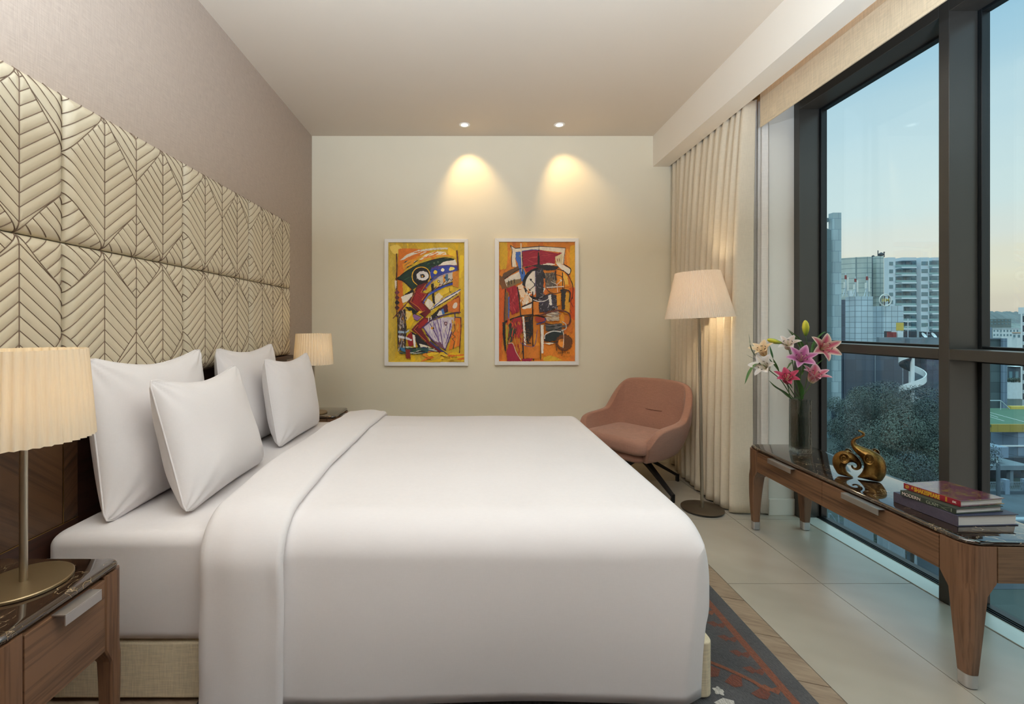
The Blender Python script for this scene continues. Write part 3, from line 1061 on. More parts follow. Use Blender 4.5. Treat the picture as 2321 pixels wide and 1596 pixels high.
# ================================================================ LEGS SHARED BY NIGHTSTANDS AND CONSOLE
def corner_leg(H, apron, s0, s1, r, ferrule=0.0, sgx=1, sgy=1):
    """square-section leg; outer corner at local origin growing towards -sgx x, -sgy y. returns (wood MB, ferrule MB)"""
    def section(s, drift, z, rr):
        n = 7
        rr = min(rr, s * 0.45)
        pts = []
        for k in range(n + 1):
            a = PI / 2 * k / n
            pts.append((-rr + rr * math.cos(a), -rr + rr * math.sin(a)))
        pts += [(-s + 0.006, 0), (-s, -0.006), (-s, -s + 0.006), (-s + 0.006, -s), (-0.006 - 0, -s)]
        pts[-1] = (-0.004, -s); pts.append((0, -s + 0.004))
        return [((p[0] - drift) * sgx, (p[1] - drift) * sgy, z) for p in pts]
    zs = [(H, s0, 0, r), (H - apron, s0, 0, r)]
    sm = s0 * 0.70
    for k in range(1, 7):
        a = PI / 2 * k / 6
        zs.append((H - apron - 0.045 * math.sin(a) ** 1.0, s0 - (s0 - sm) * (1 - math.cos(a)) if False else sm + (s0 - sm) * (1 - math.sin(a)), 0.0, r))
    for k in range(1, 7):
        t = k / 6
        z = (H - apron - 0.045) * (1 - t) + ferrule * t
        zs.append((z, sm + (s1 - sm) * t, 0.012 * t * t, r * (1 - 0.55 * t)))
    w = MB().grid([section(s, d, z, rr) for (z, s, d, rr) in zs], close_u=True)
    n = len(section(s0, 0, 0, r))
    w.f.append(list(range(n))); w.mi.append(0)
    w.f.append([(len(zs) - 1) * n + k for k in range(n - 1, -1, -1)]); w.mi.append(0)
    fm = None
    if ferrule:
        e = zs[-1]
        secs = [section(e[1] + 0.0012, e[2] - 0.0006, ferrule - 0.0003, e[3]), section(e[1] * 0.95, e[2] + 0.001, 0.004, e[3])]
        fm = MB().grid(secs, close_u=True)
        fm.f.append(list(range(n))); fm.mi.append(0); fm.f.append([n + k for k in range(n - 1, -1, -1)]); fm.mi.append(0)
        fm.lathe([(0.012, 0.0), (0.012, 0.0045)], 12, Matrix.Translation(((-e[1] / 2 - e[2]) * sgx, (-e[1] / 2 - e[2]) * sgy, 0)))
    return w, fm

def l_pull(length, proj=0.032, drop=0.03, th=0.004):
    """L-shaped pull along local y, projecting to +x, top at z=0"""
    mb = MB()
    mb.box(0, proj, -length / 2, length / 2, -th, 0)
    mb.box(proj - th, proj, -length / 2, length / 2, -drop, -th)
    return mb

def marble_slab(x0, x1, y0, y1, z0, z1, r):
    mb = MB()
    h = (z1 - z0) / 2
    rows = []
    out = rrect(x0, x1, y0, y1, r, 8)
    cx, cy = (x0 + x1) / 2, (y0 + y1) / 2
    for k in range(7):
        a = -PI / 2 + PI * k / 6
        ins = h * (1 - math.cos(a))
        fx, fy = 1 - 2 * ins / (x1 - x0), 1 - 2 * ins / (y1 - y0)
        rows.append([(cx + (p[0] - cx) * fx, cy + (p[1] - cy) * fy, z0 + h + h * math.sin(a)) for p in out])
    mb.grid(rows, close_u=True)
    n = len(out)
    mb.f.append(list(range(n - 1, -1, -1))); mb.mi.append(0)
    mb.f.append([6 * n + k for k in range(n)]); mb.mi.append(0)
    return mb

# ================================================================ NIGHTSTANDS
NH, NA = 0.57, 0.20
NX0, NX1, NYH = -0.200, 0.224, 0.177
def make_nightstand(label):
    t = thing('nightstand', (0, 0, 0), 0, label, 'nightstand', 'walnut nightstands beside the bed')
    marble_slab(NX0 + 0.002, NX1 - 0.002, -NYH + 0.002, NYH - 0.002, NH + 0.0005, NH + 0.021, 0.03).build('marble_top', M['marble'], t, smooth=40)
    s = 0.066
    bd = MB()
    bd.box(NX0 + 0.012, NX1 - 0.02, -NYH + 0.012, NYH - 0.012, NH - NA + 0.004, NH - 0.004)
    bd.build('carcass', M['walnut_x'], t)
    for sy in (-1, 1):
        box_obj('side_panel', M['walnut_x'], NX0 + s, NX1 - s, sy * NYH - (0.006 if sy > 0 else -0.002) - 0.0, sy * NYH - (0.002 if sy > 0 else -0.006), NH - NA, NH, t, bevel=0.0012)
    dr = box_obj('drawer', M['walnut_y'], NX1 - 0.0195, NX1 - 0.001, -NYH + s + 0.0015, NYH - s - 0.0015, NH - NA, NH - 0.0065, t, bevel=0.0015)
    h = l_pull(0.105, 0.034, 0.027).build('drawer_pull', M['alu'], dr, bevel=0.0008)
    h.location = (NX1 - 0.0028, 0.008, NH - 0.0025)
    for sx_ in (-1, 1):
        for sy in (-1, 1):
            w, _ = corner_leg(NH, NA, s, 0.034, 0.028, 0.0, sx_, sy)
            o = w.build('leg', M['walnut_v'], t, smooth=35)
            o.location = (NX1 if sx_ > 0 else NX0, sy * NYH, 0)
    return t
ns_a = make_nightstand('walnut nightstand with marble top on the side of the bed away from the paintings')
ns_a.location = (-1.209, 1.105, 0)
ns_b = dup(ns_a, (-1.205, 3.450, 0), 0, 'walnut nightstand with marble top between the bed and the wall of paintings')

# ================================================================ LAMPS
def pleated(r0, r1, z0, z1, n, amp, sub=4, wob=0.0):
    rows = []
    for j in range(9):
        f = j / 8
        z = z0 + (z1 - z0) * f
        r = r0 + (r1 - r0) * f
        row = []
        for k in range(n * sub):
            a = 2 * PI * k / (n * sub)
            ph = 2 * PI * k / sub
            row.append(((r + amp * math.cos(ph) * 1.0) * math.cos(a), (r + amp * math.cos(ph)) * math.sin(a), z))
        rows.append(row)
    return MB().grid(rows, close_u=True)
def make_table_lamp(label):
    t = thing('table_lamp', (0, 0, 0), 0, label, 'lamp', 'pleated table lamps on the nightstands')
    MB().lathe([(0.096, 0.0), (0.099, 0.002), (0.099, 0.007), (0.097, 0.009), (0.0075, 0.0095)], 56, None, True, True).build('lamp_base', M['bronze_disc'], t, smooth=40)
    MB().lathe([(0.0085, 0.0096), (0.0085, 0.385)], 20).build('pole', M['steel'], t, smooth=40)
    MB().lathe([(0.009, 0.352), (0.017, 0.356), (0.017, 0.368), (0.009, 0.372)], 24).build('collar', M['steel'], t, smooth=40)
    pleated(0.139, 0.122, 0.368, 0.598, 42, 0.0060).build('lamp_shade', M['shade_warm'], t, smooth=True)
    sk = MB().lathe([(0.014, 0.386), (0.014, 0.44)], 16).build('socket', M['plug'], t)
    bl = MB().lathe([(0.010, 0.44), (0.020, 0.462), (0.026, 0.484), (0.020, 0.506), (0.004, 0.515)], 20).build('bulb', M['bulb_emit'], t, smooth=True)
    wr = MB()
    for k in range(3):
        a = 2 * PI * k / 3 + 0.4
        wr.tube([(0.012 * math.cos(a), 0.012 * math.sin(a), 0.43), (0.128 * math.cos(a), 0.128 * math.sin(a), 0.47)], 0.0015, 6)
    wr.build('shade_carrier', M['steel'], t)
    return t
tl_a = make_table_lamp('large pleated cream table lamp glowing on the nightstand away from the paintings')
tl_a.location = (-1.138, 1.146, NH + 0.0212)
tl_b = dup(tl_a, (-1.178, 3.383, NH + 0.0212), 0.3, 'small-looking pleated cream table lamp lit between the pillows and the painted wall')
for o in (tl_a, tl_b):
    lamp('bulb_light', 'POINT', (o.location.x, o.location.y, o.location.z + 0.485), TABLE_W, WARM, 0.03)

fl_ = thing('floor_lamp', (1.572, 3.05, 0), 0, 'tall floor lamp with white pleated shade in front of the curtain', 'floor lamp')
MB().lathe([(0.125, 0.0), (0.128, 0.004), (0.128, 0.008)], 56).build('base_pad', M['black'], fl_)
MB().lathe([(0.130, 0.0085), (0.1335, 0.011), (0.1335, 0.016), (0.131, 0.018), (0.01, 0.0185)], 64, None, True, True).build('lamp_base', M['dark_disc'], fl_, smooth=40)
tilt = Matrix.Rotation(math.radians(-0.9), 4, 'Y')
TL = lambda mb: [setattr(mb, 'v', [tuple(tilt @ Vector(p)) for p in mb.v]), mb][1]
TL(MB().lathe([(0.0105, 0.0186), (0.0105, 1.34)], 20)).build('pole', M['steel'], fl_, smooth=40)
TL(MB().lathe([(0.012, 1.296), (0.020, 1.30), (0.020, 1.308), (0.012, 1.312)], 24)).build('collar', M['steel'], fl_, smooth=40)
tilt2 = Matrix.Translation((0, 0, 1.3)) @ Matrix.Rotation(math.radians(-1.6), 4, 'Y') @ Matrix.Translation((0, 0, -1.3))
sh = pleated(0.214, 0.138, 1.302, 1.612, 110, 0.0022)
sh.v = [tuple(tilt @ (tilt2 @ Vector(p))) for p in sh.v]
sh.build('lamp_shade', M['shade_white'], fl_, smooth=True)
TL(MB().lathe([(0.016, 1.34), (0.016, 1.40)], 16)).build('socket', M['plug'], fl_)
TL(MB().lathe([(0.010, 1.40), (0.022, 1.425), (0.029, 1.45), (0.022, 1.475), (0.004, 1.485)], 20)).build('bulb', M['bulb_emit'], fl_, smooth=True)
wr = MB()
for k in range(3):
    a = 2 * PI * k / 3 + 0.2
    wr.tube([(0.014 * math.cos(a), 0.014 * math.sin(a), 1.39), (0.165 * math.cos(a), 0.165 * math.sin(a), 1.41)], 0.0018, 6)
TL(wr).build('shade_carrier', M['steel'], fl_)
lamp('bulb_light', 'POINT', (1.572 - 0.0225, 3.05, 1.45), FLOOR_W, WARM2, 0.035)

# ================================================================ CONSOLE BENCH BY THE WINDOW
BH, BA = 0.497, 0.124
cb = thing('console_table', (1.888, 2.160, 0), math.radians(-1.2), 'low walnut console with dark marble top and two drawers along the window', 'console table')
LX, LY = 0.182, 0.635
marble_slab(-LX + 0.003, LX - 0.003, -LY + 0.003, LY - 0.003, BH + 0.0005, BH + 0.0185, 0.05).build('marble_top', M['marble'], cb, smooth=40)
s = 0.10
box_obj('carcass', M['walnut_x'], -LX + 0.022, LX - 0.006, -LY + 0.012, LY - 0.012, BH - BA + 0.004, BH - 0.003, cb)
for sy in (-1, 1):
    a, b = sorted((sy * (LY - 0.002), sy * (LY - 0.011)))
    box_obj('side_panel', M['walnut_x'], -LX + s + 0.001, LX - s - 0.001, a, b, BH - BA, BH - 0.001, cb, bevel=0.0012)
box_obj('back_panel', M['walnut_y'], LX - 0.0055, LX - 0.001, -LY + s + 0.001, LY - s - 0.001, BH - BA, BH - 0.001, cb)
for i, (a, b) in enumerate(((-LY + s + 0.0012, 0.022), (0.0245, LY - s - 0.0012))):
    d = box_obj('drawer', M['walnut_y'], -LX + 0.002, -LX + 0.0215, a, b, BH - BA, BH - 0.0065, cb, bevel=0.0012)
    h = l_pull(0.19, 0.030, 0.026).build('drawer_pull', M['alu'], d, bevel=0.0008)
    h.rotation_euler = (0, 0, PI)
    h.location = (-LX + 0.004, -0.222 if i == 0 else 0.300, BH - 0.002)
for sx_ in (-1, 1):
    for sy in (-1, 1):
        w, fm = corner_leg(BH, BA, s, 0.040, 0.045, 0.05, sx_, sy)
        o = w.build('leg', M['walnut_v'], cb, smooth=35)
        o.location = (sx_ * LX, sy * LY, 0)
        f = fm.build('ferrule', M['alu'], o, smooth=35)

# ================================================================ RUG
rug = thing('rug', (0.25, 2.1, 0), 0, 'dark grey rug with orange zigzag border under the bed', 'rug')
RX0, RX1, RY0, RY1 = -0.9, 1.145, 0.75, 3.02
def m_rug(name, attr):
    t = NT(name)
    v = t.coords((1, 1, 1))
    f = t.noise(t.coords((220, 70, 100)), 1.0, 4, 0.7)
    f2 = t.noise(v, 6, 3)
    if attr:
        at_ = t.n('ShaderNodeAttribute'); at_.attribute_name = 'paint'
        base = at_.outputs['Color']
    else:
        base = t.ramp(f2, [(0.3, C3(60, 60, 63)), (0.7, C3(78, 77, 79))])
    dk = t.mix(1.0, base, t.ramp(f, [(0.3, (0.45, 0.45, 0.45, 1)), (0.7, (1.15, 1.15, 1.15, 1))]), 'MULTIPLY')
    return t.done(t.pr(dk, 1.0, 0, t.bump(f, 0.7, 0.006), Sheen_Weight=0.2))
rp_ = rrect(RX0 - 0.25, RX1 - 0.25, RY0 - 2.1, RY1 - 2.1, 0.004, 2)
MB().prism(rp_, 0.0, 0.010).build('pile', m_rug('rug_pile_grey', False), rug, bevel=0.003)
rpn = Paint(lambda x, y, h: Vector((x - 0.25, y - 2.1, 0.0102 + h)), 0.00005)
OR, OD, WH = (128, 66, 34), (108, 50, 28), (196, 190, 182)
rpn.poly(OR, [(1.053, RY0 + 0.08), (1.082, RY0 + 0.08), (1.082, RY1 - 0.08), (1.053, RY1 - 0.08)])
yy = RY0 + 0.10
while yy < RY1 - 0.12:
    # hooked tooth on the inner side of the stripe
    rpn.poly(OD if int(yy * 30) % 3 else OR, [(1.056, yy + 0.030), (1.028, yy + 0.022), (1.018, yy + 0.040), (0.985, yy + 0.034), (1.005, yy + 0.004), (1.018, yy + 0.012), (1.034, yy - 0.004), (1.050, yy + 0.010)])
    yy += 0.083
# inner diagonal branch with teeth and a small white flower near the bed corner
rpn.line(OR, [(0.86, 1.672), (0.92, 1.628), (0.985, 1.565), (1.005, 1.52)], 0.016, True)
rpn.poly(OD, [(0.835, 1.60), (0.875, 1.64), (0.90, 1.62), (0.875, 1.588), (0.845, 1.585)])
rpn.poly(OD, [(0.885, 1.565), (0.93, 1.60), (0.955, 1.585), (0.935, 1.545), (0.905, 1.54)])
rpn.poly(OD, [(0.945, 1.515), (0.995, 1.54), (1.012, 1.515), (0.985, 1.49), (0.96, 1.495)])
rpn.poly(WH, [(0.842 + 0.017 * (1 + 0.22 * math.cos(5 * a)) * math.cos(a), 1.525 + 0.017 * (1 + 0.22 * math.cos(5 * a)) * math.sin(a)) for a in [2 * PI * k / 30 + 0.3 for k in range(28)]])
rpn.poly(WH, [(0.80, 1.478), (0.84, 1.497), (0.87, 1.485), (0.86, 1.46), (0.82, 1.455)])
for k in range(10):
    y = 1.9 + 0.16 * k
    rpn.line(OD, [(0.86, y), (0.93, y + 0.04), (0.86, y + 0.08)], 0.014, False)
rpn.build('woven_pattern', m_rug('rug_pile_colour', True), rug)
# ================================================================ CURTAINS AND BLIND
def make_curtain():
    # bottom fold crests measured along the track: (y, x of the crest towards the room, x of the following trough)
    F = [(4.06, 1.80, 1.87), (3.97, 1.80, 1.88), (3.885, 1.76, 1.86), (3.80, 1.745, 1.86), (3.70, 1.725, 1.85), (3.62, 1.72, 1.83), (3.52, 1.715, 1.86),
         (3.42, 1.70, 1.86), (3.33, 1.70, 1.87), (3.235, 1.685, 1.85), (3.15, 1.695, 1.86), (3.075, 1.70, 1.87)]
    F = [(y, xc, xt + (0.055 if y > 3.26 else 0.0)) for (y, xc, xt) in F]
    base, top = [], []
    rnd = random.Random(11)
    for i, (y, xc, xt) in enumerate(F):
        yn = F[i + 1][0] if i + 1 < len(F) else 3.015
        w = y - yn
        base += [(xt, y + 0.012), (xc + 0.03, y + 0.018), (xc, y - w * 0.18), (xc + 0.008, y - w * 0.45), (xc + 0.05, y - w * 0.72)]
        amp = 0.018 + 0.014 * rnd.random()
        xm = 1.840
        top += [(xm + amp, y + 0.006), (xm, y + 0.010), (xm - amp, y - w * 0.22), (xm - amp * 0.8, y - w * 0.5), (xm + amp * 0.3, y - w * 0.78)]
    # last flat panel returning to the window
    base += [(1.80, 3.02), (1.735, 3.012), (1.722, 2.992), (1.74, 2.978), (1.78, 2.972), (1.83, 2.968), (1.862, 2.966)]
    top += [(1.832, 3.02), (1.822, 3.012), (1.820, 2.998), (1.826, 2.986), (1.842, 2.978), (1.866, 2.972), (1.886, 2.970)]
    pb = catmull([(p[0], p[1], 0) for p in base], 5)
    pt = catmull([(p[0], p[1], 0) for p in top], 5)
    rows = []
    NZ = 46
    for j in range(NZ + 1):
        f = j / NZ
        z = 0.012 + (2.735 - 0.012) * f
        # folds loosen quickly below the heading and hang almost straight to the floor
        g = 1 - (1 - f) ** 0.62
        g = max(0.0, min(1.0, g))
        h = f ** 3.2
        k = 0.42 * g + 0.58 * h
        row = []
        for i, (a, b) in enumerate(zip(pb, pt)):
            x = a.x + (b.x - a.x) * k
            y = a.y + (b.y - a.y) * k
            x += 0.006 * nz(i * 0.05, z * 0.9, 0, 2.2, 6) * (1 - f) + 0.004 * math.sin(i * 0.9 + z * 2.0) * f * (1 - f)
            row.append((x, min(y, 4.095), z))
        rows.append(row)
    return MB().grid(rows)
cu = make_curtain().build('curtain', M['linen_cream'], None, smooth=True)
md = cu.modifiers.new('cloth', 'SOLIDIFY'); md.thickness = 0.003
tag(cu, 'heavy floor-length cream linen curtain gathered beside the floor lamp', 'curtain')
def make_sheer():
    rows = []
    for j in range(25):
        f = j / 24
        z = 0.012 + 2.76 * f
        row = []
        for i in range(121):
            t = i / 120
            y = 2.957 + 0.010 * math.sin(t * 9) + 0.012
            y = 3.20 - 0.245 * t
            x = 1.915 + 0.020 * math.sin(t * 46 + 0.4 * math.sin(z * 1.5)) * (0.7 + 0.3 * (1 - f)) + 0.028 * t
            row.append((min(x, 1.9600), y, z))
        rows.append(row)
    return MB().grid(rows)
shr = make_sheer().build('sheer_curtain', M['sheer'], None, smooth=True)
md = shr.modifiers.new('cloth', 'SOLIDIFY'); md.thickness = 0.002
tag(shr, 'narrow bunch of pale sheer curtain between the linen curtain and the wall pier', 'sheer curtain')
bl = thing('roller_blind', (1.905, 0.3, 2.555), 0, 'wide cream fabric window blind rolled down a short way at the top of the glass', 'blind')
MB().box(-0.002, 0.0, -2.8, 2.655, 0.0, 0.38).build('blind_fabric', M['blind'], bl)
MB().box(-0.005, 0.004, -2.8, 2.655, -0.004, 0.012).build('bottom_bar', M['blind'], bl, bevel=0.002)
MB().tube([(0.03, -2.8, 0.39), (0.03, 2.655, 0.39)], 0.03, 20).build('roller', M['blind'], bl, smooth=40)

# ================================================================ ARMCHAIR
ch = thing('armchair', (1.27, 3.48, 0), 0, 'terracotta pink upholstered swivel armchair in the corner by the curtain', 'armchair')
ANG = math.atan2(-0.6, -0.8)          # direction the chair faces
ch.rotation_euler = (0, 0, ANG + PI / 2)      # local -y is forward
M['terracotta'] = weave('terracotta_wool', C3(164, 120, 101), 0.95, 0.07, 420, 0.2, sheen=0.25)
def seat_top_raw(s):
    """rim height along the tub, s = -1 arm front .. 0 back .. 1 arm front"""
    a = abs(s)
    pts = [(0.0, 0.818), (0.20, 0.815), (0.30, 0.806), (0.355, 0.782), (0.395, 0.730), (0.425, 0.655), (0.452, 0.592), (0.49, 0.562), (0.62, 0.548), (0.78, 0.540), (0.88, 0.525), (0.945, 0.485), (0.985, 0.42), (1.0, 0.37)]
    for (x0, y0), (x1, y1) in zip(pts, pts[1:]):
        if a <= x1:
            t = (a - x0) / (x1 - x0)
            return y0 + (y1 - y0) * t
    return pts[-1][1]
def seat_top(s):
    return sum(seat_top_raw(max(-1, min(1, s + k * 0.012))) for k in range(-3, 4)) / 7
def tub_plan(s, f):
    """plan position at rim parameter s and height fraction f; u right, v forward"""
    a = abs(s); sg = 1 if s > 0 else -1
    W, B, Fr = 0.322, 0.275, 0.300
    if a < 0.30:                               # back run
        u = sg * a / 0.30 * 0.245; v = -B - 0.0
        v += 0.02 * (a / 0.30) ** 2
    elif a < 0.46:                             # corner
        t = (a - 0.30) / 0.16
        an = t * PI / 2
        u = sg * (0.245 + 0.077 * math.sin(an)); v = -B + 0.02 + 0.12 * (1 - math.cos(an))
    else:
        t = (a - 0.46) / 0.54
        u = sg * (W + 0.022 * math.sin(PI * min(1, t * 0.9)) - 0.035 * t ** 3); v = -B + 0.14 + (Fr + B - 0.14) * t
    sc = 0.74 + 0.26 * math.sin(PI / 2 * min(1.0, f * 1.9)) ** 0.9      # narrower underneath
    bk = max(0.0, 1 - a / 0.46)
    lean = (-0.085 * bk ** 0.7) * max(0.0, f - 0.35) / 0.65               # back leans back
    flare = 1 + 0.03 * f
    return u * sc * flare * (1 - 0.06 * bk * f), v * (sc if v > 0 else (0.80 + 0.20 * (sc - 0.74) / 0.26)) + lean
Z0 = 0.295
rows = []
NS = 64
for j in range(-4, 15):
    row = []
    for i in range(NS + 1):
        s = -1 + 2 * i / NS
        if j < 0:
            u, v = tub_plan(s, 0.0)
            k = (j + 5) / 5
            row.append((u * k, -(0.02 + (v - 0.02) * k), Z0 - 0.012 * (1 - k)))
        else:
            f = j / 14
            zt = seat_top(s)
            u, v = tub_plan(s, f * (zt - Z0) / 0.52 if True else f)
            row.append((u, -v, Z0 + (zt - Z0) * f))
    rows.append(row)
shell = MB().grid(rows)
so = shell.build('shell', M['terracotta'], ch, smooth=True, weld=True)
md = so.modifiers.new('pad', 'SOLIDIFY'); md.thickness = 0.052; md.offset = 0.0
md = so.modifiers.new('sub', 'SUBSURF'); md.levels = 1; md.render_levels = 2
# front lip of the seat pan + cushion
def cushion(x0, x1, y0, y1, z0, z1, r, rz):
    return rbox_grid(x0, x1, y0, y1, z0, z1, r, rz, 0.012, n=6)
cushion(-0.215, 0.215, -0.275, 0.10, 0.272, 0.335, 0.06, 0.03).build('seat_pan', M['terracotta'], ch, smooth=True)
cushion(-0.268, 0.268, -0.325, 0.19, 0.336, 0.448, 0.07, 0.045).build('seat_cushion', M['terracotta'], ch, smooth=True)
sm_ = MB().tube([(-0.125, 0.006, 0.002), (-0.06, 0.001, -0.003), (0, 0, -0.004), (0.06, 0.001, -0.003), (0.125, 0.006, 0.002)], 0.0026, 6)
smo = sm_.build('back_tuck', simple('tuck_thread', C3(112, 72, 58), 0.95), ch, smooth=True)
smo.location = (0, 0.266, 0.570)
# four star legs, swivel base turned against the seat
bw = Vector((1.327, 3.513, 0)) - Vector((1.27, 3.48, 0))
Rm = Matrix.Rotation(-(ANG + PI / 2), 3, 'Z')
bl_ = Rm @ bw
MB().lathe([(0.055, 0.225), (0.055, 0.24), (0.022, 0.245), (0.022, 0.283), (0.10, 0.285), (0.10, 0.291)], 24, Matrix.Translation((bl_.x, bl_.y, 0))).build('column', M['black_metal'], ch, smooth=40)
for a in (-73, 17, 107, 197):
    d = Rm @ Vector((math.cos(math.radians(a)), math.sin(math.radians(a)), 0))
    n = Vector((-d.y, d.x, 0))
    def P(r, w, z): return [Vector((bl_.x, bl_.y, 0)) + d * r + n * w_ + Vector((0, 0, z)) for w_ in (-w, w)]
    lg = MB()
    secs = [(0.0, 0.022, 0.245, 0.218), (0.10, 0.021, 0.205, 0.175), (0.345, 0.0125, 0.062, 0.040), (0.359, 0.0125, 0.057, 0.0365)]
    rws = []
    for (r, w, zt, zb) in secs:
        t, b = P(r, w, zt), P(r, w, zb)
        rws.append([t[0], t[1], b[1], b[0]])
    lg.grid(rws, close_u=True); lg.f.append([3, 2, 1, 0]); lg.mi.append(0); lg.f.append([12, 13, 14, 15]); lg.mi.append(0)
    q = P(0.343, 0.0122, 0.038), P(0.3588, 0.0122, 0.0363), P(0.343, 0.0122, 0.0), P(0.3588, 0.0122, 0.0)
    b = len(lg.v)
    lg.add([q[0][0], q[0][1], q[1][1], q[1][0], q[2][0], q[2][1], q[3][1], q[3][0]], [(0, 1, 2, 3), (7, 6, 5, 4), (0, 4, 5, 1), (1, 5, 6, 2), (2, 6, 7, 3), (3, 7, 4, 0)])
    lg.build('leg', M['black_metal'], ch)
# ================================================================ FRAMED PAINTINGS
def m_paint():
    t = NT('oil_paint')
    at_ = t.n('ShaderNodeAttribute'); at_.attribute_name = 'paint'
    f = t.noise(t.coords((30, 30, 9), (0, 0.5, 0)), 1.0, 5, 0.7, 1.0)
    f2 = t.noise(t.coords((9, 9, 40), (0, 0.8, 0)), 1.0, 5, 0.7, 1.0)
    k = t.math('ADD', t.math('MULTIPLY', f, 0.5), t.math('MULTIPLY', f2, 0.5))
    c = t.mix(1.0, at_.outputs['Color'], t.ramp(k, [(0.30, (1.0, 0.98, 0.96, 1)), (0.5, (1.3, 1.3, 1.3, 1)), (0.72, (1.6, 1.58, 1.52, 1))]), 'MULTIPLY')
    return t.done(t.pr(c, 0.55, 0, t.bump(k, 0.25, 0.002)))
M['oil'] = m_paint()
def painting(name, label, px0, px1, py0, py1, ix0, ix1, iy0, iy1, crop, fn):
    """outer frame box and inner canvas in photo pixels on the wall; crop maps sketch units to photo pixels"""
    Yw = YB
    k = Yw / FPX * (Yw - 0.03) / Yw
    X = lambda p: (p - CX) * k
    Z = lambda p: EYE - (p - CY) * k
    cx, cz = (X(px0) + X(px1)) / 2, (Z(py0) + Z(py1)) / 2
    p = thing(name, (cx, Yw, cz), 0, label, 'painting')
    x0, x1, z0, z1 = X(px0) - cx, X(px1) - cx, Z(py1) - cz, Z(py0) - cz
    a0, a1, b0, b1 = X(ix0) - cx, X(ix1) - cx, Z(iy1) - cz, Z(iy0) - cz
    fr = MB()
    d0, d1 = -0.034, -0.001
    o = [(x0, z0), (x1, z0), (x1, z1), (x0, z1)]; i = [(a0, b0), (a1, b0), (a1, b1), (a0, b1)]
    for q in range(4):
        r = (q + 1) % 4
        A, B, Cc, D = o[q], o[r], i[r], i[q]
        vs = [(p_[0], d0, p_[1]) for p_ in (A, B, Cc, D)] + [(p_[0], d1, p_[1]) for p_ in (A, B, Cc, D)]
        fr.add(vs, [(0, 1, 2, 3), (7, 6, 5, 4), (0, 4, 5, 1), (1, 5, 6, 2), (2, 6, 7, 3), (3, 7, 4, 0)])
    fr.build('picture_frame', M['white_frame'], p, bevel=0.0015)
    box_obj('backing', M['white_frame'], a0 + 0.0005, a1 - 0.0005, -0.016, -0.002, b0 + 0.0005, b1 - 0.0005, p)
    sx0, sy0, sc = crop
    def to3d(u, v, h):
        px, py = sx0 + u * sc, sy0 + v * sc
        xx = min(max(X(px) - cx, a0 + 0.0004), a1 - 0.0004); zz = min(max(Z(py) - cz, b0 + 0.0004), b1 - 0.0004)
        return Vector((xx, -0.0162 - h, zz))
    pt = Paint(to3d)
    fn(pt)
    pt.build('canvas', M['oil'], p)
    return p
def dabs(P, n, box, cols, rng, l=(14, 40), w=(5, 14), ang=(0, 6.28)):
    for _ in range(n):
        x, y = rng.uniform(box[0], box[2]), rng.uniform(box[1], box[3])
        a = rng.uniform(*ang); L = rng.uniform(*l); ww = rng.uniform(*w)
        dx, dy = math.cos(a) * L / 2, math.sin(a) * L / 2
        P.line(rng.choice(cols), [(x - dx, y - dy), (x + rng.uniform(-4, 4), y + rng.uniform(-4, 4)), (x + dx, y + dy)], ww, True, 1, True)
BLK, WHT, RED, DRD = (28, 24, 24), (222, 212, 196), (150, 26, 30), (106, 18, 26)
YEL, YE2, ORG, GRN, BLU, PUR, LIL = (222, 180, 24), (204, 164, 40), (214, 116, 30), (24, 52, 38), (46, 66, 158), (88, 58, 120), (196, 184, 194)
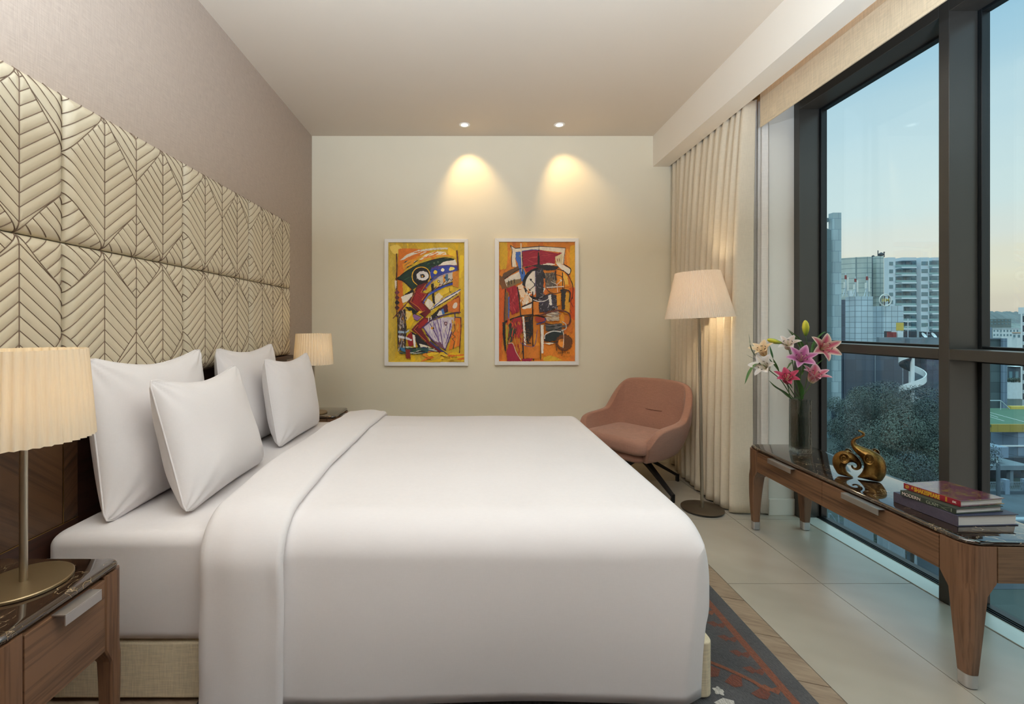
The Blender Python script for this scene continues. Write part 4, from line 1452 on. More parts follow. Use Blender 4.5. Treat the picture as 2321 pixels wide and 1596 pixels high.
def art_bird(P):
    R = random.Random(5)
    P.poly((212, 176, 44), [(130, 130), (995, 130), (995, 1470), (130, 1470)])
    dabs(P, 70, (150, 150, 970, 1440), [YEL, YE2, (232, 196, 40), (196, 160, 52)], R, (90, 260), (24, 70), (1.2, 1.9))
    P.poly((198, 166, 58), [(145, 140), (225, 140), (238, 700), (215, 1440), (145, 1455)], False, 4)
    dabs(P, 14, (150, 160, 220, 1400), [(186, 156, 60), (206, 178, 70)], R, (80, 200), (14, 30), (1.4, 1.7))
    P.poly((228, 196, 90), [(160, 190), (250, 170), (300, 230), (210, 270)], True)
    P.poly(ORG, [(255, 215), (330, 205), (520, 215), (610, 240), (480, 290), (370, 380), (310, 470), (270, 540), (245, 560)], False, 4)
    P.poly((206, 104, 28), [(245, 540), (300, 560), (310, 880), (255, 900)], False, 5)
    P.poly((224, 150, 40), [(300, 380), (420, 310), (560, 260), (470, 320), (360, 420), (310, 440)], False, 4)
    P.poly(WHT, [(268, 340), (345, 275), (470, 225), (640, 200), (800, 198), (800, 214), (640, 222), (520, 240), (400, 285), (310, 330)], False, 3)
    P.poly((236, 226, 206), [(480, 330), (560, 270), (680, 240), (770, 246), (785, 280), (690, 300), (590, 312), (520, 335)], False, 3)
    P.line((228, 156, 50), [(480, 355), (600, 300), (760, 285), (860, 290)], 22, True, 1, True)
    P.poly((234, 190, 40), [(800, 190), (890, 240), (890, 310), (800, 270)], False, 4)
    dabs(P, 18, (330, 240, 800, 360), [(236, 170, 60), WHT, ORG], R, (40, 110), (6, 14), (-0.6, -0.1))
    # green head
    P.poly(GRN, [(222, 540), (300, 488), (400, 420), (500, 372), (620, 335), (740, 316), (850, 318), (872, 334), (790, 352), (700, 388), (622, 416), (606, 470), (608, 540), (560, 592), (480, 618), (410, 662), (352, 600), (270, 552)], False, 3)
    dabs(P, 40, (330, 350, 660, 580), [(20, 42, 32), (36, 78, 52), (20, 30, 26), (52, 92, 60)], R, (30, 90), (5, 12), (-0.8, -0.2))
    P.line(BLK, [(222, 540), (300, 560), (360, 610), (410, 662)], 14, True, 1)
    P.line((226, 204, 90), [(262, 515), (350, 455), (470, 385), (600, 345)], 4, True, 1)
    P.line(BLK, [(235, 545), (340, 460), (500, 375), (740, 312), (870, 325)], 8, True, 1)
    P.ell(BLK, 508, 515, 98, 98, 2)
    P.line((222, 170, 50), [(462, 610), (415, 560), (408, 490), (440, 435), (500, 412), (560, 425), (596, 470), (602, 530), (580, 572)], 10, True, 1)
    P.ell((226, 222, 220), 520, 508, 66, 52, 4)
    P.ell(BLK, 518, 510, 27, 22, 3)
    P.ell((232, 168, 60), 518, 514, 11, 9, 1)
    dabs(P, 14, (460, 465, 585, 550), [(238, 234, 230), (180, 176, 190)], R, (14, 30), (3, 7))
    P.ell(BLK, 518, 510, 20, 17, 2); P.ell((232, 168, 60), 518, 513, 9, 8, 1)
    for (x, y) in ((648, 368), (690, 356)): P.ell((120, 140, 110), x, y, 9, 9); P.ell(GRN, x, y, 5, 5)
    # blue crest and striped fans
    P.poly((232, 224, 210), [(690, 396), (760, 352), (880, 332), (900, 388), (820, 392)], False, 3)
    P.poly(BLU, [(612, 430), (690, 402), (800, 392), (905, 396), (918, 440), (830, 458), (740, 480), (660, 510), (622, 545), (606, 500)], False, 3)
    dabs(P, 22, (625, 405, 900, 480), [(58, 82, 180), PUR, (36, 50, 130)], R, (30, 80), (5, 12), (-0.4, 0.1))
    P.poly((236, 206, 70), [(640, 478), (655, 446), (682, 462), (668, 490)], True); P.poly((240, 232, 200), [(722, 452), (736, 424), (760, 438), (748, 462)], True)
    P.poly((238, 220, 120), [(812, 450), (826, 412), (870, 420), (860, 446)], True)
    P.line(PUR, [(612, 432), (720, 402), (820, 392), (908, 408)], 8, True, 1)
    P.poly((196, 188, 176), [(640, 560), (700, 516), (780, 482), (856, 462), (850, 560), (760, 600), (690, 640), (652, 650)], False, 3)
    P.poly((214, 184, 60), [(640, 570), (690, 545), (720, 600), (660, 648)], False, 3)
    P.poly((70, 110, 140), [(770, 490), (800, 478), (800, 560), (775, 570)], False, 2)
    P.poly((226, 150, 40), [(745, 500), (768, 492), (770, 580), (748, 590)], False, 2)
    P.ell(BLK, 697, 570, 14, 14); P.ell(WHT, 697, 570, 8, 8); P.ell(BLK, 768, 528, 12, 12); P.ell((90, 110, 170), 768, 528, 6, 6)
    P.line(BLK, [(648, 648), (668, 628), (690, 640), (712, 598), (736, 612), (764, 566), (786, 584), (812, 538), (836, 560), (850, 540)], 9, False, 1)
    P.line((220, 130, 120), [(655, 655), (690, 628), (735, 600)], 6, True, 1)
    P.line((60, 70, 150), [(530, 668), (590, 590), (660, 530), (760, 480), (850, 455), (916, 440)], 17, True, 1)
    P.line((150, 130, 170), [(545, 668), (605, 596), (680, 540), (780, 490), (880, 458)], 5, True, 1)
    P.poly((208, 170, 40), [(560, 660), (610, 605), (622, 600), (616, 690), (580, 700)], False, 3)
    P.poly(BLK, [(612, 600), (640, 590), (650, 760), (660, 830), (632, 800), (622, 700)], False, 3)
    P.poly((224, 186, 50), [(690, 690), (760, 650), (850, 620), (850, 668), (770, 710), (700, 760)], False, 3)
    P.poly((230, 214, 180), [(655, 730), (700, 690), (745, 740), (690, 800), (660, 830)], False, 4)
    P.line(BLU, [(524, 810), (560, 740), (640, 682), (740, 632), (830, 600), (892, 590)], 24, True, 1)
    P.line((84, 120, 200), [(535, 790), (580, 722), (640, 690)], 10, True, 1)
    P.line(BLK, [(545, 720), (640, 660), (760, 608), (880, 570)], 6, True, 1)
    P.poly((226, 216, 200), [(545, 812), (580, 756), (626, 790), (640, 830), (600, 880), (570, 850)], False, 4)
    P.line(BLK, [(815, 640), (818, 680), (832, 692)], 5, False)
    P.poly((206, 130, 40), [(850, 470), (920, 450), (916, 640), (850, 620)], False, 4)
    # long white band and dark belly
    P.poly((120, 40, 34), [(730, 850), (820, 790), (920, 720), (926, 760), (930, 900), (790, 900)], False, 4)
    P.poly((200, 110, 40), [(790, 800), (925, 740), (930, 905), (880, 912), (800, 905)], False, 4)
    P.poly((222, 206, 190), [(850, 850), (870, 806), (900, 806), (896, 850), (868, 868)], True)
    P.poly((232, 226, 214), [(600, 885), (660, 820), (760, 750), (850, 700), (935, 655), (938, 668), (860, 740), (760, 800), (670, 850), (612, 895)], False, 3)
    P.line((58, 64, 140), [(640, 852), (760, 758), (860, 702), (938, 656)], 9, True, 1)
    P.line(BLK, [(600, 890), (700, 830), (800, 770), (900, 705)], 9, True, 1)
    P.poly(BLK, [(580, 1000), (630, 930), (700, 870), (790, 830), (800, 900), (700, 950), (660, 985)], False, 4)
    P.poly((78, 20, 32), [(700, 880), (770, 830), (800, 850), (780, 900), (720, 920)], False, 4)
    P.poly((220, 210, 200), [(676, 940), (706, 888), (732, 892), (742, 940), (700, 955)], False, 3); P.poly((60, 110, 180), [(724, 880), (748, 866), (764, 926), (740, 936)], False, 2)
    # red lightning body
    P.poly(DRD, [(430, 672), (470, 612), (575, 580), (520, 690), (588, 706), (520, 800), (612, 900), (548, 962), (470, 912), (370, 800)], False, 3)
    P.poly(RED, [(462, 660), (540, 612), (500, 690), (560, 716), (500, 798), (560, 870), (520, 900), (410, 800)], False, 4)
    dabs(P, 24, (400, 640, 560, 900), [(168, 36, 36), (96, 14, 24), (130, 20, 28)], R, (30, 70), (4, 9), (0.6, 1.1))
    P.line((216, 140, 50), [(420, 660), (440, 680), (388, 792), (470, 850), (520, 905), (548, 890)], 5, False, 1)
    P.line((216, 150, 60), [(556, 600), (504, 690), (560, 710), (512, 778)], 5, False, 1)
    P.line(BLK, [(410, 660), (430, 700), (368, 800), (470, 905), (545, 965)], 8, False, 1)
    P.poly(BLK, [(296, 735), (400, 660), (430, 670), (410, 700), (330, 730)], False, 3)
    P.poly((232, 222, 206), [(286, 740), (330, 722), (416, 688), (404, 740), (350, 790), (300, 806)], False, 4)
    P.line((96, 44, 60), [(400, 740), (340, 820), (260, 906), (196, 976)], 9, True, 1)
    P.poly(BLK, [(330, 850), (390, 850), (470, 905), (430, 935), (370, 890)], False, 4)
    P.poly((140, 96, 150), [(384, 962), (430, 926), (512, 962), (464, 1004)], False, 2)
    P.line(BLK, [(384, 962), (430, 926), (512, 962), (464, 1004), (384, 962)], 6, False)
    P.poly((226, 178, 40), [(455, 920), (490, 890), (520, 905), (490, 926)], False)
    P.poly(YEL, [(330, 900), (400, 890), (430, 1000), (380, 1090), (335, 1080)], False, 5)
    P.poly((232, 200, 110), [(340, 900), (400, 920), (380, 960), (345, 1000)], True)
    # red lower leg
    P.poly(DRD, [(450, 1040), (540, 955), (620, 1000), (545, 1062), (510, 1090), (600, 1240), (720, 1330), (800, 1385), (700, 1350), (600, 1280), (480, 1160), (398, 1100)], False, 3)
    P.poly(RED, [(470, 1050), (545, 980), (590, 1005), (520, 1060), (480, 1092)], False, 4)
    P.line((216, 120, 50), [(470, 1050), (430, 1096), (500, 1170), (560, 1226)], 5, False, 1)
    P.poly((34, 28, 30), [(380, 1110), (470, 1160), (600, 1285), (580, 1300), (470, 1290), (440, 1200)], False, 4)
    P.line((60, 52, 96), [(600, 1230), (700, 1310), (810, 1388)], 20, True, 1)
    P.line((150, 100, 80), [(640, 1300), (720, 1370), (760, 1400)], 10, True, 1)
    P.line(BLK, [(625, 1295), (645, 1318), (655, 1312), (672, 1345), (690, 1340), (708, 1372), (722, 1366), (738, 1400), (756, 1408)], 7, False)
    # white fan
    P.poly(LIL, [(530, 1072), (620, 1005), (720, 972), (800, 960), (872, 966), (848, 1060), (810, 1190), (772, 1318), (650, 1235), (570, 1150)], False, 3)
    dabs(P, 60, (580, 985, 840, 1220), [(222, 214, 216), (180, 160, 196), (204, 196, 206), (150, 130, 168), (226, 216, 200)], R, (40, 120), (5, 12), (1.0, 1.9))
    for a in ((600, 1030, 720, 1270), (680, 985, 745, 1290), (715, 975, 720, 1120), (640, 1010, 700, 1210), (830, 1030, 775, 1250)):
        P.line(R.choice([PUR, (120, 96, 160), BLK]), [(a[0], a[1]), ((a[0] + a[2]) / 2 + 6, (a[1] + a[3]) / 2), (a[2], a[3])], 9, True, 1)
    P.line(PUR, [(530, 1075), (600, 1180), (690, 1260), (775, 1320)], 14, True, 1)
    P.line(BLK, [(560, 1150), (660, 1250), (780, 1330)], 7, True, 1)
    P.poly((110, 70, 90), [(640, 1225), (720, 1240), (775, 1320), (700, 1290)], False, 4)
    P.ell((86, 50, 60), 776, 1032, 18, 22, 2); P.ell((190, 160, 170), 776, 1032, 10, 12, 1)
    P.ell((214, 150, 50), 628, 1082, 16, 14, 2); P.ell(BLK, 640, 1084, 9, 8, 1)
    P.line((76, 50, 100), [(520, 1080), (600, 1010), (690, 962), (780, 935), (880, 914), (938, 910)], 13, True, 1)
    P.line(BLK, [(600, 1000), (700, 950), (800, 930), (936, 908)], 6, True, 1)
    P.line((70, 46, 96), [(875, 915), (876, 1000), (850, 1100), (812, 1200), (770, 1320)], 11, True, 1)
    P.line((70, 50, 90), [(876, 962), (945, 968)], 9, False)
    # orange flank, drawn lines
    P.poly(ORG, [(882, 975), (938, 976), (932, 1275), (850, 1300), (806, 1330), (840, 1160)], False, 5)
    P.poly((224, 140, 36), [(560, 1300), (640, 1330), (700, 1400), (600, 1420), (520, 1380)], False, 5)
    dabs(P, 16, (840, 990, 930, 1260), [(226, 140, 40), (196, 96, 26), (206, 150, 50)], R, (40, 100), (8, 16), (1.3, 1.8))
    P.line((86, 74, 40), [(872, 1040), (878, 1100), (850, 1150), (880, 1180), (845, 1200), (872, 1230), (856, 1310)], 10, False, 1)
    P.line((88, 44, 30), [(236, 265), (240, 420), (236, 560), (240, 960)], 13, True, 1)
    P.line((96, 44, 34), [(897, 230), (905, 320), (912, 450)], 14, True, 1)
    P.line((150, 44, 30), [(930, 690), (928, 800), (922, 930)], 8, True, 1)
    P.line((96, 40, 40), [(940, 970), (942, 1100), (930, 1260), (926, 1360)], 10, True, 1); P.ell((96, 40, 40), 922, 1368, 11, 13)
    for y, c in ((692, (110, 50, 60)), (748, (96, 44, 50)), (802, (36, 26, 30)), (858, (74, 34, 34))):
        P.poly(c, [(240, y - 34), (272, y), (240, y + 34), (216, y)], False, 2)
        P.line((206, 140, 50), [(240, y - 34), (272, y), (240, y + 34)], 3, False)
    P.poly((226, 210, 190), [(214, 560), (238, 560), (236, 640), (222, 660)], False, 2)
    # dark patterned lower corner
    P.poly((70, 54, 48), [(256, 905), (330, 870), (345, 1060), (335, 1330), (250, 1300)], False, 5)
    dabs(P, 90, (255, 900, 345, 1330), [BLK, (206, 196, 180), (150, 140, 140), (96, 40, 40), (206, 160, 60), (60, 80, 120)], R, (16, 60), (4, 11), (1.2, 1.9))
    P.poly((140, 24, 30), [(350, 1170), (400, 1120), (420, 1200), (418, 1270), (372, 1290)], False, 4)
    P.poly((206, 206, 210), [(255, 1160), (350, 1180), (410, 1210), (404, 1224), (340, 1204), (255, 1186)], False, 3)
    P.poly((150, 170, 190), [(250, 1110), (340, 1120), (380, 1096), (370, 1120), (330, 1140), (250, 1134)], False, 3)
    P.poly((236, 230, 220), [(412, 1150), (440, 1160), (446, 1290), (426, 1290)], False, 3)
    P.poly((40, 84, 62), [(270, 1320), (360, 1290), (470, 1300), (640, 1306), (540, 1360), (420, 1370), (320, 1350)], False, 5)
    dabs(P, 40, (280, 1290, 640, 1370), [BLK, (34, 70, 56), (30, 56, 90), (190, 190, 170)], R, (40, 110), (5, 12), (-0.2, 0.2))
    P.poly((52, 110, 150), [(278, 1290), (330, 1300), (336, 1340), (290, 1330)], False, 3)
    P.poly((130, 40, 30), [(336, 1310), (384, 1320), (390, 1420), (340, 1410)], False, 4)
    P.poly((228, 220, 200), [(480, 1250), (560, 1270), (600, 1290), (500, 1290)], False, 4)
    P.line(BLK, [(330, 880), (326, 1000), (334, 1320)], 8, True, 1); P.line(BLK, [(248, 940), (254, 1310)], 8, True, 1)
    dabs(P, 40, (560, 1360, 960, 1445), [YEL, YE2, (230, 190, 50), ORG], R, (60, 140), (16, 34), (-0.4, 0.3))
    # signature strokes
    for l in ([(826, 1386), (812, 1386), (812, 1410), (826, 1410)], [(812, 1398), (823, 1398)], [(842, 1410), (842, 1398), (848, 1396), (850, 1410)], [(850, 1400), (856, 1396), (858, 1410)], [(866, 1384), (866, 1410)], [(874, 1408), (876, 1398), (884, 1398), (882, 1408), (874, 1408)], [(890, 1386), (890, 1410)], [(898, 1398), (899, 1410)]):
        P.line(BLK, l, 3.5, False)
def art_mask(P):
    R = random.Random(9)
    P.poly((208, 122, 34), [(140, 125), (1000, 125), (1000, 1460), (140, 1460)])
    dabs(P, 60, (150, 140, 980, 1440), [(214, 128, 34), (196, 104, 30), (222, 146, 40), (206, 116, 44)], R, (100, 260), (26, 64), (1.2, 1.9))
    P.poly((206, 160, 34), [(155, 138), (240, 138), (250, 280), (230, 430), (160, 440)], False, 5)
    P.poly((214, 160, 40), [(930, 180), (985, 170), (985, 640), (950, 610), (930, 420)], False, 5)
    P.poly((206, 92, 30), [(155, 640), (215, 650), (210, 1000), (180, 1300), (150, 1350)], False, 5)
    P.poly((206, 84, 26), [(925, 640), (985, 640), (985, 1000), (930, 960)], False, 5)
    P.poly((220, 130, 40), [(640, 1260), (985, 1240), (985, 1380), (780, 1400), (640, 1380)], False, 6)
    P.poly((210, 166, 50), [(640, 1400), (720, 1380), (860, 1440), (640, 1445)], False, 5)
    # hat
    P.poly((226, 212, 190), [(276, 172), (330, 206), (400, 196), (600, 186), (720, 190), (880, 202), (866, 380), (830, 376), (780, 370), (764, 286), (838, 250), (700, 236), (600, 222), (520, 226), (336, 246), (330, 330), (346, 410), (294, 410), (292, 230)], False, 3)
    P.line(BLK, [(276, 172), (296, 230), (288, 320), (294, 410)], 7, True, 1); P.line(BLK, [(276, 172), (330, 206)], 6, False)
    P.line(BLK, [(330, 206), (600, 184), (720, 190), (882, 202), (866, 300), (862, 382)], 8, False, 1)
    P.poly((64, 104, 178), [(334, 248), (408, 240), (410, 420), (440, 470), (440, 560), (400, 570), (376, 470), (356, 370), (336, 330)], False, 3)
    P.poly((146, 28, 48), [(406, 240), (480, 226), (585, 222), (578, 390), (490, 396), (416, 410)], False, 3)
    P.poly((150, 32, 52), [(592, 224), (700, 240), (790, 262), (846, 252), (800, 290), (766, 300), (766, 372), (690, 376), (596, 388)], False, 3)
    dabs(P, 26, (420, 245, 750, 380), [(160, 40, 58), (132, 24, 42), (170, 60, 66)], R, (40, 110), (5, 12), (-0.5, 0.5))
    P.poly((206, 190, 150), [(766, 300), (838, 262), (852, 300), (846, 370), (780, 366)], False, 3)
    for x in (790, 812): P.line((150, 40, 40), [(x, 318), (x + 4, 350)], 6, False)
    P.line((50, 60, 130), [(400, 238), (520, 222), (600, 228)], 8, True, 1)
    P.poly(BLK, [(572, 396), (578, 260), (588, 240), (596, 300), (600, 398)], False, 2)
    P.line((40, 40, 44), [(590, 160), (588, 240)], 4, False)
    P.line((220, 200, 170), [(392, 150), (394, 240), (398, 300), (404, 460)], 12, True, 1); P.ell((120, 130, 150), 382, 290, 12, 12)
    P.line(BLK, [(404, 250), (408, 360), (408, 490)], 8, True, 1)
    P.poly((228, 216, 200), [(775, 366), (850, 384), (936, 432), (938, 470), (920, 492), (850, 444), (800, 400)], False, 3)
    P.line(BLK, [(862, 382), (930, 424), (938, 462), (912, 494), (850, 446)], 9, True, 1)
    P.poly((40, 38, 40), [(420, 416), (560, 384), (700, 388), (810, 408), (780, 440), (690, 452), (600, 430), (500, 440)], False, 3)
    P.poly((224, 212, 196), [(610, 384), (700, 366), (770, 380), (730, 392)], False, 3)
    P.poly((150, 30, 46), [(432, 430), (520, 400), (590, 420), (520, 450), (450, 466)], False, 3)
    # cheek boards
    P.poly((96, 70, 50), [(160, 560), (200, 480), (360, 400), (376, 440), (250, 510), (200, 560)], False, 4)
    P.poly((120, 78, 44), [(160, 500), (215, 545), (240, 640), (190, 660), (160, 600)], False, 6)
    P.poly((214, 204, 190), [(212, 552), (290, 500), (372, 462), (392, 530), (330, 580), (236, 626)], False, 3)
    P.poly((128, 104, 70), [(230, 580), (300, 556), (390, 540), (394, 580), (300, 620), (240, 640)], False, 4)
    for x in (254, 284, 316): P.line(BLK, [(x, 560 - (x - 254) * 0.3), (x + 6, 610 - (x - 254) * 0.3)], 7, False)
    P.line(BLK, [(206, 545), (360, 440), (400, 430)], 7, True, 1)
    # clock eye and wire eye
    P.ell((40, 36, 36), 556, 612, 142, 184, 2)
    P.ell((206, 110, 40), 580, 640, 122, 128, 3)
    P.poly((226, 216, 200), [(548, 452), (500, 480), (456, 540), (440, 610), (456, 660), (500, 690), (548, 704)], True)
    P.poly((226, 216, 200), [(620, 620), (660, 650), (640, 690), (616, 690)], False, 3)
    P.poly((52, 48, 52), [(552, 440), (640, 430), (640, 740), (556, 745)], False, 4)
    dabs(P, 50, (560, 440, 650, 780), [(30, 28, 32), (110, 104, 108), (70, 64, 72)], R, (12, 36), (4, 10))
    P.line((26, 22, 24), [(580, 425), (480, 470), (424, 560), (420, 640), (452, 710), (520, 748), (600, 752), (680, 720)], 22, True, 1)
    P.line(BLK, [(546, 604), (500, 552)], 7, False); P.poly(BLK, [(486, 538), (516, 544), (498, 568)], False)
    P.line(BLK, [(546, 612), (486, 664)], 7, False); P.poly(BLK, [(472, 676), (480, 650), (502, 672)], False); P.ell(BLK, 548, 606, 12, 20)
    P.line((130, 120, 150), [(548, 452), (550, 700)], 6, False)
    P.poly((92, 82, 76), [(650, 480), (770, 470), (780, 640), (690, 650), (660, 600)], False, 5)
    dabs(P, 30, (650, 480, 780, 640), [(60, 54, 54), (150, 140, 120), (120, 96, 70)], R, (20, 60), (5, 12), (1.0, 2.0))
    P.poly((226, 140, 36), [(786, 440), (840, 440), (900, 500), (920, 620), (850, 640), (790, 590)], False, 4)
    P.poly((232, 180, 70), [(850, 470), (900, 520), (912, 600), (866, 610), (856, 530)], False, 4)
    P.line(BLK, [(770, 450), (772, 560)], 12, False, 1); P.line((30, 28, 30), [(848, 470), (850, 690)], 8, False, 1)
    P.line((66, 50, 44), [(768, 492), (690, 520), (664, 600), (690, 672), (768, 704), (850, 672), (870, 600), (840, 520), (768, 492)], 7, True, 1)
    P.line((224, 212, 196), [(790, 600), (840, 555)], 6, False); P.line((224, 212, 196), [(722, 572), (788, 604), (794, 690)], 6, False); P.line((216, 206, 196), [(672, 636), (770, 630), (862, 626)], 9, True, 1)
    P.line((216, 206, 190), [(820, 546), (838, 568)], 12, False)
    P.line((36, 30, 30), [(780, 430), (880, 470), (940, 560), (962, 640), (955, 760)], 7, True, 1)
    P.line((40, 30, 30), [(955, 740), (935, 790), (962, 850)], 5, False)
    # left body
    P.poly((156, 30, 44), [(225, 650), (330, 612), (352, 640), (366, 780), (372, 900), (290, 936), (262, 820), (262, 700)], False, 3)
    dabs(P, 30, (260, 640, 365, 900), [(172, 44, 54), (130, 24, 38), (190, 70, 70)], R, (30, 80), (5, 12), (0.8, 1.8))
    P.poly((226, 200, 170), [(352, 620), (404, 590), (440, 690), (516, 760), (520, 790), (410, 832), (380, 720)], False, 4)
    dabs(P, 30, (370, 620, 500, 820), [(206, 122, 44), (232, 216, 196), (226, 160, 90), (240, 232, 220)], R, (20, 60), (5, 12))
    P.poly((232, 220, 204), [(400, 850), (510, 806), (506, 860), (460, 876), (410, 870)], False, 3)
    P.line(BLK, [(396, 852), (522, 800)], 14, False, 1)
    P.poly((70, 96, 170), [(250, 740), (264, 730), (268, 840), (262, 980), (246, 980)], False, 3)
    P.line((64, 44, 40), [(222, 650), (216, 800), (210, 1010)], 13, True, 1); P.poly((120, 86, 50), [(222, 690), (250, 690), (250, 980), (214, 1010)], False, 3)
    P.line((40, 34, 40), [(352, 630), (372, 760), (388, 940), (404, 1100), (420, 1440)], 12, True, 1)
    P.poly((206, 120, 38), [(404, 880), (510, 860), (520, 940), (410, 950)], False, 5)
    P.line(BLK, [(520, 680), (518, 900), (520, 1200), (530, 1440)], 11, True, 1)
    P.line(BLK, [(190, 1030), (300, 980), (420, 944), (560, 940), (650, 968)], 16, True, 1)
    P.poly((30, 28, 26), [(190, 1030), (222, 1020), (218, 1150), (228, 1300), (222, 1360), (208, 1300), (192, 1150)], False, 2)
    P.poly((42, 60, 44), [(250, 1040), (310, 1010), (330, 1100), (300, 1230), (256, 1240)], False, 4)
    P.poly((170, 150, 44), [(222, 1050), (250, 1050), (246, 1240), (228, 1280)], False, 4)
    P.poly((160, 38, 44), [(290, 985), (390, 960), (400, 1100), (360, 1200), (320, 1060)], False, 4)
    dabs(P, 60, (240, 990, 420, 1380), [(206, 110, 36), (150, 40, 36), (196, 130, 44), (60, 44, 40), (190, 60, 44)], R, (30, 90), (6, 14), (1.2, 1.9))
    P.poly((224, 216, 204), [(408, 950), (424, 960), (444, 1160), (446, 1260), (430, 1270), (416, 1100)], False, 3)
    P.poly((36, 30, 30), [(432, 960), (510, 950), (512, 1150), (470, 1260), (446, 1200)], False, 4)
    dabs(P, 30, (436, 960, 515, 1250), [(26, 22, 22), (150, 96, 40), (90, 60, 36), (56, 60, 44)], R, (20, 60), (5, 12))
    P.poly((150, 28, 58), [(256, 1256), (300, 1250), (330, 1340), (376, 1430), (400, 1445), (240, 1445), (232, 1340)], False, 3)
    P.line((214, 200, 180), [(250, 1250), (300, 1252), (340, 1350), (390, 1430)], 6, True, 1)
    P.poly((156, 34, 60), [(400, 1420), (520, 1410), (500, 1445), (400, 1445)], False, 3)
    P.poly((206, 120, 40), [(450, 1290), (590, 1270), (590, 1420), (450, 1410)], False, 5)
    P.line((90, 76, 130), [(380, 1240), (460, 1280), (540, 1270), (570, 1100)], 6, True, 1)
    # centre and right body
    P.poly((58, 52, 60), [(590, 780), (700, 700), (780, 720), (790, 860), (680, 900), (590, 910)], False, 4)
    dabs(P, 60, (590, 740, 790, 910), [(30, 28, 34), (110, 104, 116), (78, 70, 90), (150, 144, 146)], R, (14, 44), (4, 10))
    P.poly((226, 220, 212), [(688, 730), (718, 712), (730, 830), (706, 836)], False, 3)
    P.line((216, 210, 204), [(522, 770), (600, 792), (680, 770), (700, 720)], 8, True, 1)
    P.poly((206, 120, 40), [(530, 790), (584, 800), (590, 930), (530, 940)], False, 4)
    P.poly((222, 150, 40), [(780, 706), (826, 700), (824, 830), (786, 836)], False, 4)
    P.poly((48, 44, 44), [(830, 660), (890, 680), (880, 880), (836, 880)], False, 4)
    P.poly((206, 150, 44), [(880, 690), (926, 700), (920, 930), (866, 920)], False, 5)
    P.line((36, 32, 34), [(820, 670), (880, 664), (926, 690), (918, 800)], 14, True, 1)
    P.poly((176, 160, 140), [(660, 920), (800, 900), (810, 1000), (680, 1006)], False, 4)
    dabs(P, 26, (665, 910, 805, 1000), [(206, 196, 176), (150, 110, 70), (120, 110, 104)], R, (30, 80), (5, 12), (-0.3, 0.3))
    P.poly((150, 52, 40), [(550, 960), (650, 975), (640, 1010), (560, 1010)], True)
    P.line((60, 60, 110), [(560, 1040), (650, 1010), (656, 970)], 14, True, 1)
    P.line((96, 50, 40), [(600, 945), (700, 910), (820, 890), (920, 930), (916, 1040), (800, 1060), (650, 1030)], 16, True, 1)
    P.poly((84, 80, 78), [(660, 1044), (840, 1030), (836, 1110), (664, 1114)], False, 4)
    dabs(P, 24, (665, 1040, 880, 1110), [(50, 60, 56), (120, 114, 110), (36, 44, 44)], R, (30, 90), (5, 12), (-0.4, 0.2))
    P.poly((36, 46, 46), [(650, 1160), (740, 1116), (860, 1110), (850, 1180), (760, 1220), (650, 1230)], False, 4)
    P.line((206, 204, 198), [(648, 1200), (660, 1150), (740, 1116), (830, 1124)], 10, True, 1)
    P.line((190, 188, 180), [(830, 1110), (880, 1090), (880, 1040), (840, 1010)], 8, True, 1)
    P.poly((226, 216, 200), [(604, 1046), (636, 1046), (640, 1160), (634, 1360), (612, 1360)], False, 3)
    P.line((40, 34, 36), [(600, 1040), (604, 1200), (606, 1430)], 7, True, 1)
    P.poly((226, 214, 190), [(640, 1246), (720, 1240), (770, 1244), (700, 1262)], False, 3)
    P.ell((92, 52, 26), 862, 1240, 92, 92, 6); P.ell((116, 66, 30), 862, 1240, 78, 78, 6); P.ell((224, 140, 50), 838, 1244, 42, 46, 3)
    P.poly((100, 62, 34), [(855, 1180), (930, 1190), (930, 1300), (862, 1300)], False, 5)
    for x in (830, 846): P.line((70, 40, 24), [(x, 1180), (x, 1230)], 6, False)
    P.line((66, 40, 30), [(770, 1240), (780, 1330)], 7, False, 1); P.line((206, 196, 180), [(846, 1110), (858, 1180), (850, 1300)], 6, True, 1)
    P.line((60, 40, 30), [(930, 880), (940, 920)], 5, False); P.line((60, 40, 34), [(836, 1390), (846, 1330)], 4, False)
    P.line(BLK, [(640, 1210), (740, 1240), (800, 1230)], 8, True, 1)
    # signature
    for l in ([(796, 1362), (804, 1342), (812, 1362)], [(799, 1355), (809, 1355)], [(818, 1362), (818, 1342), (827, 1346), (820, 1352), (828, 1362)], [(834, 1342), (834, 1362), (843, 1356), (843, 1348), (834, 1342)], [(849, 1362), (849, 1342), (858, 1350), (850, 1352)], [(866, 1362), (873, 1342), (880, 1362)], [(897, 1344), (906, 1344), (906, 1360), (897, 1360), (897, 1344)], [(922, 1344), (913, 1344), (913, 1352), (921, 1354), (919, 1362), (912, 1362)]):
        P.line(BLK, l, 3.5, False)
sc_ = 230.0 / 1112
painting('painting', 'white-framed yellow abstract painting of a green-headed bird figure', 871.5, 1061, 541.7, 829.3, 880, 1052.3, 549.4, 820.9, (850, 520, sc_), art_bird)
painting('painting', 'white-framed orange abstract painting of a masked figure in a red hat', 1121.5, 1311.8, 540.2, 827.6, 1131, 1303.6, 548.3, 819.2, (1100, 520, sc_), art_mask)
# ================================================================ THINGS ON THE CONSOLE
TOPZ = BH + 0.0190
